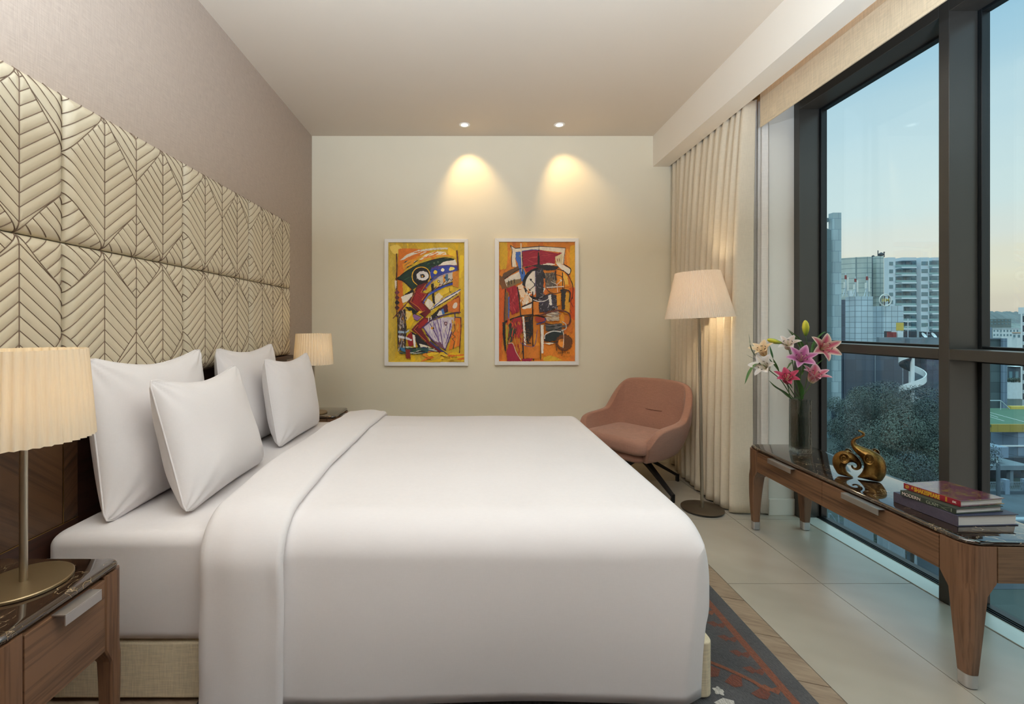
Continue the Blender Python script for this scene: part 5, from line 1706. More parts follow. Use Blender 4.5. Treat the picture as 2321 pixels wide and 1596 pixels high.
# ---- vase
def m_glass(name, col, rough, ior=1.45, bump=0.0):
    t = NT(name)
    g = t.n('ShaderNodeBsdfGlass'); g.inputs['Color'].default_value = col; g.inputs['Roughness'].default_value = rough; g.inputs['IOR'].default_value = ior
    if bump:
        vo = t.n('ShaderNodeTexVoronoi'); vo.inputs['Scale'].default_value = 1.0
        t.l(t.coords((130, 130, 70)), vo.inputs['Vector'])
        b = t.bump(vo.outputs['Distance'], bump, 0.004); t.l(b, g.inputs['Normal'])
    tr = t.n('ShaderNodeBsdfTransparent'); tr.inputs['Color'].default_value = (0.62, 0.61, 0.58, 1)
    mx = t.n('ShaderNodeMixShader'); mx.inputs[0].default_value = 0.58
    t.l(g.outputs[0], mx.inputs[1]); t.l(tr.outputs[0], mx.inputs[2])
    return t.done(mx)
M['vase_glass'] = m_glass('smoked_bubble_glass', (0.86, 0.85, 0.82, 1), 0.04, 1.45, 0.32)
VP = Vector((1.917, 2.615, TOPZ))
vase = thing('vase', VP, math.radians(-4), 'tall square smoked glass vase holding the lilies', 'vase')
def sq(s, z, r=0.008): return [(p[0], p[1], z) for p in rrect(-s, s, -s, s, r, 4)]
VH = 0.305
rows = [sq(0.0405, 0.0, 0.010), sq(0.0425, 0.004, 0.010), sq(0.0422, 0.10, 0.010), sq(0.0418, 0.20, 0.010), sq(0.0415, VH - 0.003, 0.010), sq(0.0395, VH, 0.009), sq(0.0355, VH, 0.008), sq(0.034, VH - 0.004, 0.008), sq(0.034, 0.16, 0.008), sq(0.033, 0.025, 0.008)]
vm = MB().grid(rows, close_u=True)
n = len(rows[0]); vm.f.append(list(range(n - 1, -1, -1))); vm.mi.append(0); e = (len(rows) - 1) * n; vm.f.append([e + k for k in range(n)]); vm.mi.append(0)
vm.build('glass_body', M['vase_glass'], vase, smooth=50)
wm = MB(); wr_ = [sq(0.0325, 0.027, 0.007), sq(0.0332, 0.20, 0.007)]
wm.grid(wr_, close_u=True); n = len(wr_[0]); wm.f.append(list(range(n - 1, -1, -1))); wm.mi.append(0); wm.f.append([n + k for k in range(n)]); wm.mi.append(0)
tw = NT('vase_water'); tg = tw.n('ShaderNodeBsdfTransparent'); tg.inputs['Color'].default_value = (0.80, 0.83, 0.80, 1)
tgl = tw.n('ShaderNodeBsdfGlossy'); tgl.inputs['Roughness'].default_value = 0.02
tmx = tw.n('ShaderNodeMixShader'); tmx.inputs[0].default_value = 0.05; tw.l(tg.outputs[0], tmx.inputs[1]); tw.l(tgl.outputs[0], tmx.inputs[2])
wm.build('water', tw.done(tmx), vase)

# ---- lilies
M['stem'] = simple('lily_stem_green', C3(66, 92, 48), 0.5, var=0.15, scale=30)
M['leaf'] = simple('lily_leaf_green', C3(58, 104, 44), 0.42, var=0.25, scale=14)
M['leaf_pale'] = simple('lily_leaf_grey_green', C3(96, 116, 84), 0.5, var=0.2, scale=14)
def m_petal():
    t = NT('lily_petal')
    at_ = t.n('ShaderNodeAttribute'); at_.attribute_name = 'paint'
    d = t.n('ShaderNodeBsdfTranslucent'); t.l(at_.outputs['Color'], d.inputs['Color'])
    p = t.pr(at_.outputs['Color'], 0.55)
    m = t.n('ShaderNodeMixShader'); m.inputs[0].default_value = 0.25
    t.l(p.outputs[0], m.inputs[1]); t.l(d.outputs[0], m.inputs[2])
    return t.done(m)
M['petal'] = m_petal()
M['stamen'] = simple('stamen_pale', C3(206, 196, 150), 0.6)
M['anther'] = simple('anther_dark', C3(58, 30, 24), 0.8)
M['bud'] = None
def m_bud():
    t = NT('lily_bud')
    at_ = t.n('ShaderNodeAttribute'); at_.attribute_name = 'paint'
    return t.done(t.pr(at_.outputs['Color'], 0.45))
M['bud'] = m_bud()
def frame_to(d, roll=0.0):
    d = Vector(d).normalized()
    return d.to_track_quat('Z', 'Y').to_matrix().to_4x4() @ Matrix.Rotation(roll, 4, 'Z')
def lerp3(a, b, t): return tuple(a[i] + (b[i] - a[i]) * t for i in range(3)) + (1,)
def bloom(parent, pos, axis, L, centre, edge, roll=0.0, openness=1.0, throat=(222, 214, 170), seed=1):
    R = random.Random(seed)
    mb, cols = MB(), []
    cc, ce, ct = C3(*centre), C3(*edge), C3(*throat)
    for k in range(6):
        a = 2 * PI * k / 6
        inner = k % 2
        op = openness * (1.0 if inner else 1.08) * R.uniform(0.92, 1.06)
        Lk = 1.13 * L * R.uniform(0.94, 1.05)
        wmax = Lk * (0.25 if inner else 0.19)
        tw_ = R.uniform(-0.15, 0.15)
        nt, nc = 16, 8
        b = len(mb.v)
        # mid-rib profile: narrow throat, flaring out, tip curled back
        th = 0.16
        r, z = 0.004, 0.0
        prof = []
        for i in range(nt + 1):
            t = i / nt
            prof.append((r, z, th))
            th = 0.14 + op * (1.12 * t ** 0.9 + 0.62 * max(0, t - 0.55) ** 1.2 * 2)
            r += math.sin(th) * Lk / nt; z += math.cos(th) * Lk / nt
        rws = []
        for i, (r_, z_, th_) in enumerate(prof):
            t = i / nt
            w = wmax * (math.sin(PI * min(1.0, 0.10 + 0.90 * t ** 0.85)) ** 0.75) * (1 if t < 0.999 else 0.02)
            row = []
            for j in range(nc + 1):
                s = -1 + 2 * j / nc
                lift = (0.30 * w * s * s) * (1 - 0.4 * t) + 0.06 * w * math.sin(t * 17 + s * 3) * abs(s) - 0.10 * w * math.exp(-(s / 0.2) ** 2)
                rr = r_ - math.cos(th_) * lift; zz = z_ + math.sin(th_) * lift
                ang = a + tw_ * t
                x = rr * math.cos(ang) - s * w * math.sin(ang); y = rr * math.sin(ang) + s * w * math.cos(ang)
                row.append((x, y, zz))
                m = min(1.0, (abs(s) ** 1.5) * 1.0 + max(0, t - 0.80) * 3.0)
                c = lerp3(cc, ce, m)
                if t < 0.26: c = lerp3(ct, c, t / 0.26)
                cols.append(c)
            rws.append(row)
        mb.grid(rws)
    o = mb.build('bloom', M['petal'], parent, smooth=True)
    vcol(o, cols)
    o.matrix_local = Matrix.Translation(pos) @ frame_to(axis, roll)
    st = MB()
    for k in range(6):
        a = 2 * PI * k / 6 + 0.4
        e = Vector((0.26 * L * math.cos(a), 0.26 * L * math.sin(a), 0.62 * L))
        st.cur = 0
        st.tube([(0, 0, 0.05 * L), (0.07 * L * math.cos(a), 0.07 * L * math.sin(a), 0.35 * L), e], 0.0009, 5)
        st.cur = 1
        q = Vector((-math.sin(a), math.cos(a), 0.2)) * 0.0065
        st.tube([e - q, e, e + q], [0.0008, 0.0021, 0.0008], 6)
    st.cur = 0
    st.tube([(0, 0, 0), (0, 0, 0.5 * L), (0.02 * L, 0, 0.74 * L)], 0.0012, 6); st.lathe([(0.0008, 0), (0.0028, 0.002), (0.001, 0.004)], 8, Matrix.Translation((0.02 * L, 0, 0.74 * L)))
    st.build('stamens', [M['stamen'], M['anther']], o)
    return o
def leaf(parent, pts, w, mat='leaf', fold=0.25, up=(0, 0, 1)):
    P = catmull(pts, 5)
    rows = []
    N = len(P) - 1
    for i, p in enumerate(P):
        d = (P[min(i + 1, N)] - P[max(i - 1, 0)]).normalized()
        view = (p - Vector((0, 0, EYE))).normalized()
        s = d.cross(Vector(up)); s = s.normalized() if s.length > 0.15 else d.cross(Vector((0.6, -0.8, 0))).normalized()
        nrm = s.cross(d)
        t = i / N
        ww = w * (math.sin(PI * min(1, 0.06 + 0.94 * t ** 0.8)) ** 0.8)
        if i == N: ww = 0.0003
        rows.append([p + s * ww * k / 3 + nrm * fold * ww * (k / 3) ** 2 for k in range(-3, 4)])
    o = MB().grid(rows).build('leaf', M[mat], parent, smooth=True)
    return o
def budshape(parent, pos, axis, L, R_):
    prof = [(0.0006, 0), (R_ * 0.35, L * 0.04), (R_ * 0.62, L * 0.16), (R_ * 0.92, L * 0.38), (R_, L * 0.58), (R_ * 0.82, L * 0.8), (R_ * 0.42, L * 0.95), (0.0006, L)]
    cols, vs = [], MB()
    n = 24
    rows = []
    for r, z in prof:
        row = []
        for k in range(n):
            a = 2 * PI * k / n
            q = r * (1 + 0.10 * math.cos(3 * a))
            row.append((q * math.cos(a), q * math.sin(a), z))
            f = z / L
            cols.append(lerp3(C3(84, 124, 40), C3(216, 206, 60), min(1, max(0, (f - 0.05) / 0.5) * (0.75 + 0.25 * math.cos(3 * a)))))
        rows.append(row)
    vs.grid(rows, close_u=True)
    o = vs.build('bud', M['bud'], parent, smooth=True)
    vcol(o, cols)
    o.matrix_local = Matrix.Translation(pos) @ frame_to(axis)
    return o
def Vp(px, py, dy=0.0): return at(px, py, 2.615 + dy)
LG = 'lilies in the vase'
def lily(label, foot, mids, head, axis, L, centre, edge, roll, openness, leaves=(), buds=(), seed=1, throat=(222, 214, 170)):
    """foot: offset in the vase (x, y); mids/head: world points"""
    base = VP + Vector((foot[0], foot[1], 0.0325))
    t = thing('lily', base, 0, label, 'flower', LG)
    loc = lambda p: Vector(p) - base
    neck = VP + Vector((foot[0] * 0.4, foot[1] * 0.4, VH - 0.004))
    top = Vector(head) - Vector(axis).normalized() * 0.002
    pts = [base, base * 0.5 + neck * 0.5, neck] + [Vector(m) for m in mids] + [top]
    MB().tube([loc(p) for p in catmull(pts, 6)], 0.0027, 7).build('stem', M['stem'], t, smooth=True)
    for lf in leaves:
        mat = lf[2] if len(lf) > 2 else 'leaf'
        leaf(t, [loc(p) for p in lf[0]], lf[1], mat)
    for (bp, bax, bl_, br, via) in buds:
        budshape(t, loc(bp), bax, bl_, br)
        MB().tube([loc(p) for p in catmull(list(via) + [Vector(bp)], 5)], 0.002, 6).build('bud_stalk', M['stem'], t, smooth=True)
    bloom(t, loc(head), axis, L, centre, edge, roll, openness, throat, seed)
    return t
tc_ = Vector((-0.60, -0.78, 0.12))      # towards the room
lily('white lily hanging out lowest on the curtain side of the vase', (-0.012, 0.012), [Vp(1795, 900), Vp(1770, 862)], Vp(1742, 838), (-0.75, -0.35, 0.42), 0.098, (236, 226, 214), (244, 240, 240), 0.2, 0.95,
     leaves=[([Vp(1745, 838), Vp(1718, 825), Vp(1700, 842), Vp(1688, 871, -0.03)], 0.013), ([Vp(1765, 842), Vp(1752, 815), Vp(1744, 782, 0.02)], 0.012)], seed=3, throat=(230, 220, 180))
lily('peach lily above the white one on the curtain side of the vase', (-0.004, 0.016), [Vp(1800, 895, 0.02), Vp(1768, 845, 0.03), Vp(1742, 812, 0.03)], Vp(1733, 806, 0.03), (-0.50, -0.25, 0.75), 0.088, (240, 206, 160), (244, 224, 190), 0.5, 0.9,
     leaves=[([Vp(1715, 812, 0.03), Vp(1702, 790, 0.03), Vp(1697, 756, 0.03)], 0.006, 'leaf_pale'), ([Vp(1722, 817, 0.03), Vp(1706, 812, 0.02), Vp(1692, 804, 0.0)], 0.003, 'leaf_pale')], seed=5, throat=(236, 206, 140))
lily('cream white lily behind the pink ones with a yellow bud beside it', (0.002, 0.010), [Vp(1802, 880, 0.03), Vp(1798, 830, 0.04)], Vp(1788, 792, 0.04), (-0.45, -0.45, 0.72), 0.090, (236, 214, 200), (244, 238, 236), 0.1, 0.95,
     leaves=[([Vp(1800, 822, 0.05), Vp(1812, 790, 0.05), Vp(1800, 765, 0.05), Vp(1786, 748, 0.05)], 0.013)],
     buds=[(Vp(1773, 778, 0.03), (-0.96, -0.1, 0.22), 0.098, 0.0145, [Vp(1799, 835, 0.04), Vp(1790, 790, 0.035)])], seed=8)
lily('mauve pink lily in the middle of the bunch', (0.006, -0.006), [Vp(1812, 890, -0.02), Vp(1814, 850, -0.03)], Vp(1814, 822, -0.03), (-0.42, -0.75, 0.55), 0.104, (190, 92, 150), (226, 180, 206), 0.15, 1.0,
     leaves=[([Vp(1818, 850, 0.0), Vp(1826, 815, 0.0), Vp(1812, 772, 0.0), Vp(1784, 745, 0.0)], 0.015), ([Vp(1813, 870, 0.02), Vp(1812, 845, 0.02), Vp(1803, 818, 0.02)], 0.014)], seed=11, throat=(196, 110, 150))
lily('pink lily with broad white edges highest on the window side, next to an upright bud', (0.014, 0.004), [Vp(1822, 890, 0.02), Vp(1836, 835, 0.03)], Vp(1856, 794, 0.03), (-0.10, -0.92, 0.30), 0.112, (204, 80, 110), (240, 226, 200), 0.35, 1.12,
     leaves=[([Vp(1838, 806, 0.03), Vp(1846, 778, 0.05), Vp(1868, 754, 0.05), Vp(1886, 757, 0.05)], 0.010), ([Vp(1833, 840, 0.0), Vp(1850, 828, 0.0), Vp(1874, 808, 0.0)], 0.008)],
     buds=[(Vp(1826, 762, 0.0), (-0.10, -0.1, 0.98), 0.094, 0.0175, [Vp(1831, 850, 0.02), Vp(1832, 800, 0.01)])], seed=14)
lily('pale pink lily low on the window side of the vase', (0.012, -0.012), [Vp(1822, 895, -0.04), Vp(1834, 878, -0.05)], Vp(1839, 867, -0.05), (0.02, -0.50, 0.86), 0.104, (206, 84, 112), (236, 196, 204), 0.0, 0.92,
     leaves=[([Vp(1818, 905, -0.02), Vp(1812, 875, -0.03), Vp(1796, 852, -0.04), Vp(1788, 838, -0.05)], 0.017)], seed=17)
lily('deep rose pink lily low at the front of the bunch', (-0.010, -0.010), [Vp(1792, 902, -0.05), Vp(1787, 880, -0.05)], Vp(1783, 869, -0.05), (-0.30, -0.55, 0.78), 0.090, (190, 48, 84), (206, 90, 120), 0.6, 1.0,
     leaves=[([Vp(1793, 905, -0.04), Vp(1776, 890, -0.06), Vp(1756, 877, -0.07), Vp(1742, 862, -0.07)], 0.016), ([Vp(1795, 880, 0.0), Vp(1780, 850, 0.0), Vp(1790, 828, -0.01), Vp(1796, 820, 0.0)], 0.011)], seed=21, throat=(190, 70, 90))

# ---- pair of elephants
def m_bronze():
    t = NT('antique_gold_bronze')
    v = t.coords((1, 1, 1))
    a = t.noise(v, 14, 5, 0.65, 0.8); b = t.noise(v, 120, 4, 0.7)
    f = t.math('ADD', t.math('MULTIPLY', a, 0.7), t.math('MULTIPLY', b, 0.3))
    c = t.ramp(f, [(0.34, C3(84, 60, 30)), (0.5, C3(132, 98, 50)), (0.64, C3(166, 128, 70))])
    return t.done(t.pr(c, t.math('ADD', t.math('MULTIPLY', b, 0.16), 0.24), 0.92, t.bump(b, 0.05, 0.001)))
M['bronze'] = m_bronze()
EP = Vector((1.862, 2.158, TOPZ))
ex = Vector((0.763, -0.646, 0))
# sketch units of the outlines are 1/9.39 photo pixels; scale to metres at the sculpture's distance
ES = 0.1065 * 2.158 / FPX * 1.005
e_mid, e_base = 745.0, 1188.0
def E2(P): return [((p[0] - e_mid) * ES / 1.28, (e_base - p[1]) * ES) for p in P]
# the base line climbs to the left in the picture because that end stands farther away: straighten it
def unslope(P): return [(p[0], p[1] - (p[0] - 745) * 0.105) for p in P]
OUT_R = [(742, 186), (772, 194), (830, 212), (872, 252), (884, 296), (862, 328), (800, 356), (740, 384), (700, 410), (688, 440), (694, 468), (730, 498), (800, 528), (900, 566), (1000, 600), (1080, 640), (1160, 690), (1226, 752), (1274, 830), (1300, 920), (1304, 1010), (1290, 1100), (1250, 1180), (1200, 1246), (1120, 1260), (960, 1236), (820, 1210), (728, 1196), (724, 1180), (770, 1130), (815, 1070), (846, 990), (852, 930), (838, 870), (806, 806), (760, 744), (700, 690), (650, 630), (606, 566), (578, 500), (576, 450), (598, 400), (640, 362), (700, 334), (770, 314), (815, 290), (812, 262), (780, 240), (736, 216), (728, 198)]
OUT_L = [(640, 1180), (560, 1176), (470, 1160), (380, 1142), (312, 1112), (268, 1050), (224, 972), (198, 890), (200, 810), (228, 732), (290, 668), (370, 628), (460, 612), (540, 616), (620, 650), (700, 706), (764, 774), (806, 842), (822, 900), (816, 950), (790, 990), (740, 1016), (690, 1022), (640, 1002), (604, 966), (594, 934), (604, 916), (626, 914), (642, 932), (654, 958), (684, 970), (708, 956), (718, 926), (704, 890), (668, 866), (620, 856), (566, 866), (520, 900), (496, 948), (494, 1000), (510, 1050), (560, 1100), (620, 1150), (648, 1170)]
def inflate(P, Tmax, R, h=0.0022, mind=0.0):
    P = E2(unslope(P))
    P = [(p.x, p.y) for p in catmull([(a, b, 0) for a, b in P], 4, True)]
    xs = [p[0] for p in P]; ys = [p[1] for p in P]
    x0, x1, y0, y1 = min(xs) - 3 * h, max(xs) + 3 * h, min(ys) - 3 * h, max(ys) + 3 * h
    X, Y = np.meshgrid(np.arange(x0, x1, h), np.arange(y0, y1, h), indexing='ij')
    D = poly_sdf(P, X, Y)
    q = np.clip(D / R, 0, 1)
    T = Tmax * (1 - (1 - q) ** 2) ** 0.62
    T = np.where(D > 0, T, D * 1.5)
    zs = np.arange(-Tmax - 3 * h, Tmax + 3 * h, h)
    F = T[:, :, None] - np.abs(zs)[None, None, :]
    F = np.minimum(F, 0.01)
    V, Q = surface_nets(F, (x0, y0, zs[0]), h)
    V[:, 1] -= V[:, 1].min()
    mb = MB(); mb.add([(v[0], v[2], v[1]) for v in V], Q)
    return mb
def elephant(label, P, ears, off, Tm, Rr):
    t = thing('elephant_figurine', EP + off, math.atan2(ex.y, ex.x), label, 'figurine', 'bronze elephant pair')
    o = inflate(P, Tm, Rr).build('body', M['bronze'], t, smooth=True)
    md = o.modifiers.new('smooth', 'SMOOTH'); md.factor = 0.5; md.iterations = 5
    for (ex_, ey_, rx, ry, yy_, rot) in ears:
        (cx_, cz_), = E2(unslope([(ex_, ey_)]))
        mb = MB()
        rows = []
        for (k, h_) in ((0.02, 0.0035), (0.5, 0.004), (0.75, 0.0065), (0.9, 0.0105), (1.0, 0.010), (1.02, 0.005), (0.9, -0.004)):
            rows.append([(rx * k * math.cos(a) * 1.0, -math.copysign(1, -yy_) * 0 + (h_ if yy_ > 0 else -h_), ry * k * math.sin(a)) for a in [2 * PI * i / 36 for i in range(36)]])
        mb.grid(rows, close_u=True)
        curl = []
        for i in range(26):
            a = rot + i * 0.24; r = 0.30 + 0.66 * i / 25
            curl.append((rx * r * math.cos(a) * 0.9, (0.0075 if yy_ > 0 else -0.0075), ry * r * math.sin(a) * 0.9))
        mb.tube(curl, [0.0045 - 0.0028 * i / 25 for i in range(26)], 7)
        e = mb.build('ear', M['bronze'], t, smooth=True)
        e.location = (cx_, yy_, cz_)
    return t
u = 0.1065 * 2.158 / FPX
elephant('gold bronze elephant figurine with raised trunk on the marble console', OUT_R, [(950, 735, 105 * ES / 1.28, 112 * ES, -0.033, 2.2), (1085, 680, 100 * ES / 1.28, 105 * ES, 0.033, 2.2)], Vector((0, 0, 0)), 0.038, 0.052)
elephant('smaller gold bronze elephant figurine with curled-under trunk nestling against the other', OUT_L, [(455, 738, 110 * ES / 1.28, 112 * ES, -0.030, 0.2), (540, 660, 85 * ES / 1.28, 70 * ES, 0.028, 0.2)], ex * -0.0015 + Vector((0, 0, 0)), 0.034, 0.045)

# ---- books
M['paper'] = None
def m_paper():
    t = NT('page_edges')
    w_ = t.noise(t.coords((3, 3, 1400)), 1.0, 2)
    c = t.ramp(w_, [(0.35, C3(212, 209, 204)), (0.65, C3(238, 235, 230))])
    return t.done(t.pr(c, 0.8))
M['paper'] = m_paper()
M['gold_txt'] = simple('gold_lettering', C3(206, 166, 40), 0.45, var=0.02)
M['cream_txt'] = simple('cream_lettering', C3(222, 206, 196), 0.5, var=0.02)
M['pale_txt'] = simple('pale_green_lettering', C3(158, 164, 140), 0.5, var=0.02)
def m_cover(name, c1, c2, rough, pat=False):
    t = NT(name)
    f = t.noise(t.coords((40, 40, 40), (0, 0, 0.3)), 1.0, 5, 0.75, 1.2)
    c = t.ramp(f, [(0.52, c1), (0.56, c2)] if pat else [(0.3, c1), (0.7, c2)])
    return t.done(t.pr(c, rough, 0, None, IOR=1.9 if pat else 1.5))
def book(label, near, ang, w, l, z, th, cov, spine_mat, cover_t=0.003):
    """near: spine corner nearest the viewer (x, y); w across from spine, l along the spine"""
    t = thing('book', (near[0], near[1], z), ang, label, 'book', 'books stacked on the console')
    c = MB()
    c.box(0, w, 0, l, 0, cover_t); c.box(0, w, 0, l, th - cover_t, th)
    c.build('cover', cov, t, bevel=0.0008)
    s_ = MB(); s_.box(-0.0006, cover_t + 0.001, 0.0, l, 0.0002, th - 0.0002)
    s_.build('spine', spine_mat, t, bevel=0.0012)
    box_obj('page_block', M['paper'], cover_t + 0.0012, w - 0.005, 0.005, l - 0.005, cover_t + 0.0002, th - cover_t - 0.0002, t)
    return t
# spine lettering runs along -y, facing -x, tops towards +z
def on_spine(y, zc): return Matrix(((0, 0, -1, -0.0009), (-1, 0, 0, y), (0, 1, 0, zc), (0, 0, 0, 1)))
GREYP = m_cover('slate_purple_cloth', C3(72, 66, 80), C3(86, 78, 92), 0.7)
NAVY = m_cover('navy_cover', C3(44, 46, 68), C3(54, 56, 80), 0.45)
GREEN = m_cover('dark_green_cover', C3(42, 50, 42), C3(56, 64, 52), 0.5)
REDS = m_cover('red_spine', C3(136, 26, 40), C3(146, 32, 46), 0.35)
REDP = m_cover('plum_cover_gold_print', C3(96, 46, 66), C3(128, 104, 48), 0.14, True)
z = TOPZ
book('thick slate purple hardback at the bottom of the stack of three', (1.776, 1.640), math.radians(3), 0.238, 0.236, z, 0.041, NAVY, GREYP); z += 0.0414
b2 = book('dark green hardback in the middle of the stack of three', (1.780, 1.650), math.radians(7), 0.205, 0.190, z, 0.0205, GREEN, GREEN); z += 0.0209
text_mesh('MODERN', 0.0180, M['cream_txt'], 'lettering', b2, on_spine(0.184, 0.0040), 0.90)
text_mesh('GLAM', 0.0165, M['pale_txt'], 'lettering', b2, on_spine(0.097, 0.0044), 0.95, -0.0002)
ln = MB()
for (a, b_) in (((0.082, 0.0185), (0.064, 0.004)), ((0.070, 0.0175), (0.030, 0.004)), ((0.048, 0.004), (0.018, 0.0165)), ((0.040, 0.0055), (0.024, 0.0015))):
    ln.tube([(-0.0007, a[0], a[1]), (-0.0007, (a[0] + b_[0]) / 2, (a[1] + b_[1]) / 2 + 0.002), (-0.0007, b_[0], b_[1])], 0.0003, 5)
ln.box(-0.0010, -0.0004, 0.0125, 0.0145, 0.004, 0.0165)
ln.build('spine_ornament', M['pale_txt'], b2)
b3 = book('red hardback with yellow lettering on its spine, topmost of the stack', (1.812, 1.664), math.radians(8), 0.198, 0.192, z, 0.0235, REDP, REDS)
text_mesh('THE', 0.0085, M['gold_txt'], 'lettering', b3, Matrix(((0, 0, -1, -0.0009), (0, -1, 0, 0.1625), (-1, 0, 0, 0.0200), (0, 0, 0, 1))), 0.75, 0.0002)
text_mesh('SHAKESPEARE', 0.0230, M['gold_txt'], 'lettering', b3, on_spine(0.1525, 0.0036), 0.615, 0.0007)
text_mesh('BOOK', 0.0082, M['gold_txt'], 'lettering', b3, Matrix(((0, 0, -1, -0.0009), (0, -1, 0, 0.0465), (-1, 0, 0, 0.0205), (0, 0, 0, 1))), 0.72, 0.0003)
text_mesh('DK', 0.0095, M['cream_txt'], 'lettering', b3, on_spine(0.024, 0.0082), 0.9, 0.0004)
em = MB()
for k in range(26):
    a0, a1 = 2 * PI * k / 26, 2 * PI * (k + 1) / 26
    em.tube([(-0.0007, 0.178 + 0.0065 * math.cos(a0), 0.0118 + 0.0065 * math.sin(a0)), (-0.0007, 0.178 + 0.0065 * math.cos(a1), 0.0118 + 0.0065 * math.sin(a1))], 0.0007, 5)
em.tube([(-0.0007, 0.182, 0.0125), (-0.0007, 0.178, 0.0145), (-0.0007, 0.174, 0.0125)], 0.0008, 5); em.tube([(-0.0007, 0.182, 0.0105), (-0.0007, 0.178, 0.0085), (-0.0007, 0.174, 0.0105)], 0.0008, 5)
em.build('emblem', M['gold_txt'], b3)
# ================================================================ THE TOWN OUTSIDE
GZ = -14.0
def m_panels(name, col, w, h, gap, gcol, rough=0.3, var=0.10, offs=0.0, metal=0.0):
    t = NT(name)
    b = t.n('ShaderNodeTexBrick')
    b.offset = offs; b.squash = 1.0
    b.inputs['Scale'].default_value = 1.0
    b.inputs['Mortar Size'].default_value = gap
    b.inputs['Mortar Smooth'].default_value = 0.0
    b.inputs['Bias'].default_value = 0.0
    b.inputs['Brick Width'].default_value = w
    b.inputs['Row Height'].default_value = h
    b.inputs['Color1'].default_value = tuple(x * (1 - var) for x in col[:3]) + (1,)
    b.inputs['Color2'].default_value = tuple(min(1, x * (1 + var)) for x in col[:3]) + (1,)
    b.inputs['Mortar'].default_value = gcol
    # facade coordinates: along the wall (x and y folded together) and height
    tc_ = t.n('ShaderNodeTexCoord'); sp = t.n('ShaderNodeSeparateXYZ'); cb_ = t.n('ShaderNodeCombineXYZ')
    t.l(tc_.outputs['Object'], sp.inputs[0])
    t.l(t.math('ADD', sp.outputs['X'], sp.outputs['Y']), cb_.inputs['X']); t.l(sp.outputs['Z'], cb_.inputs['Y'])
    t.l(cb_.outputs[0], b.inputs['Vector'])
    n_ = t.noise(t.coords((0.3, 0.3, 0.12)), 1.0, 4)
    c = t.mix(1.0, b.outputs['Color'], t.ramp(n_, [(0.3, (0.86, 0.86, 0.86, 1)), (0.7, (1.08, 1.08, 1.08, 1))]), 'MULTIPLY')
    return t.done(t.pr(c, rough, metal))
O = {}  # outdoor colours lean blue, with the haze mixed into the base tones
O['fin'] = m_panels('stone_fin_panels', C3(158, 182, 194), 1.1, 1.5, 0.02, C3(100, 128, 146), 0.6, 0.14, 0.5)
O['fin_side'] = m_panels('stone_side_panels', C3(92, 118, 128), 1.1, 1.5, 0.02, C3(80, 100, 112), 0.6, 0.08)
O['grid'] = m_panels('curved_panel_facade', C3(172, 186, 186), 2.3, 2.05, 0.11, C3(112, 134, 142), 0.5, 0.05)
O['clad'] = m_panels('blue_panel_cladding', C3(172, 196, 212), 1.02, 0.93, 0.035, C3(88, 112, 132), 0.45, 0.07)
O['clad_dark'] = m_panels('dark_panel_cladding', C3(66, 84, 104), 1.6, 1.9, 0.03, C3(52, 66, 82), 0.3, 0.14)  # dark panels; also the painted shade on the clad building's lower face
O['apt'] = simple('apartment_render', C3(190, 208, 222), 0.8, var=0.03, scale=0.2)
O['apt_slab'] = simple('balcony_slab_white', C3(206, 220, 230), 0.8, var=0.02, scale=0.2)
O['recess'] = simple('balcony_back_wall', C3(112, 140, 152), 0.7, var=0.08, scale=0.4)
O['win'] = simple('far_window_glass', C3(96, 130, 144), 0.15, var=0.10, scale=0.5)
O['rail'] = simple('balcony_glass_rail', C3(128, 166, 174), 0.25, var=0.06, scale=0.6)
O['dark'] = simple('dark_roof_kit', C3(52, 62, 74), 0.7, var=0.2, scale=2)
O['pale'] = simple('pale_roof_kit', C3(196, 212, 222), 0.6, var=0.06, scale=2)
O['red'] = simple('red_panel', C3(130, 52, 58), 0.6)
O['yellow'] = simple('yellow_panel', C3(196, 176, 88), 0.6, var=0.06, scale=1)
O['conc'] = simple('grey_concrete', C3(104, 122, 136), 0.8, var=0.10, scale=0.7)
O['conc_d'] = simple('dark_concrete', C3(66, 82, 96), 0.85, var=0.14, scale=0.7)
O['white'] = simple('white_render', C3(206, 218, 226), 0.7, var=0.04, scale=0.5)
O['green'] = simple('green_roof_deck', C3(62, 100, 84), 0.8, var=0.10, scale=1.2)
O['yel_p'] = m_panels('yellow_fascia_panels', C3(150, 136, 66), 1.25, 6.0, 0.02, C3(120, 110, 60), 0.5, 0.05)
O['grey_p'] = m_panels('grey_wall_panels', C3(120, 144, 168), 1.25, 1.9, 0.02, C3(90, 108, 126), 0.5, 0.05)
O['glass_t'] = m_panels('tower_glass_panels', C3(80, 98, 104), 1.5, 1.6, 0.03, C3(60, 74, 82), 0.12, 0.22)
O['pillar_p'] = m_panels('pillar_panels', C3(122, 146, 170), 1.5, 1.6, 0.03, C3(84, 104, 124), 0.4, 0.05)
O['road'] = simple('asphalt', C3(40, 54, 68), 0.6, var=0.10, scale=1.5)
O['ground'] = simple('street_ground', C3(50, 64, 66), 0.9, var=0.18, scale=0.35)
O['kerb'] = simple('kerb_stone', C3(140, 160, 176), 0.7)
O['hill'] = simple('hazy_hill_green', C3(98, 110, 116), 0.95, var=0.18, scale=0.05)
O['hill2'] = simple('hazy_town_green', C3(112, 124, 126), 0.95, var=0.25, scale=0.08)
O['steel'] = simple('galvanised_steel', C3(176, 198, 212), 0.4, 0.3)
O['mast'] = simple('mast_pale', C3(206, 214, 214), 0.5)
O['terr'] = simple('terracotta_roof', C3(196, 150, 116), 0.8)
O['bark'] = simple('tree_bark', C3(54, 52, 50), 0.9)

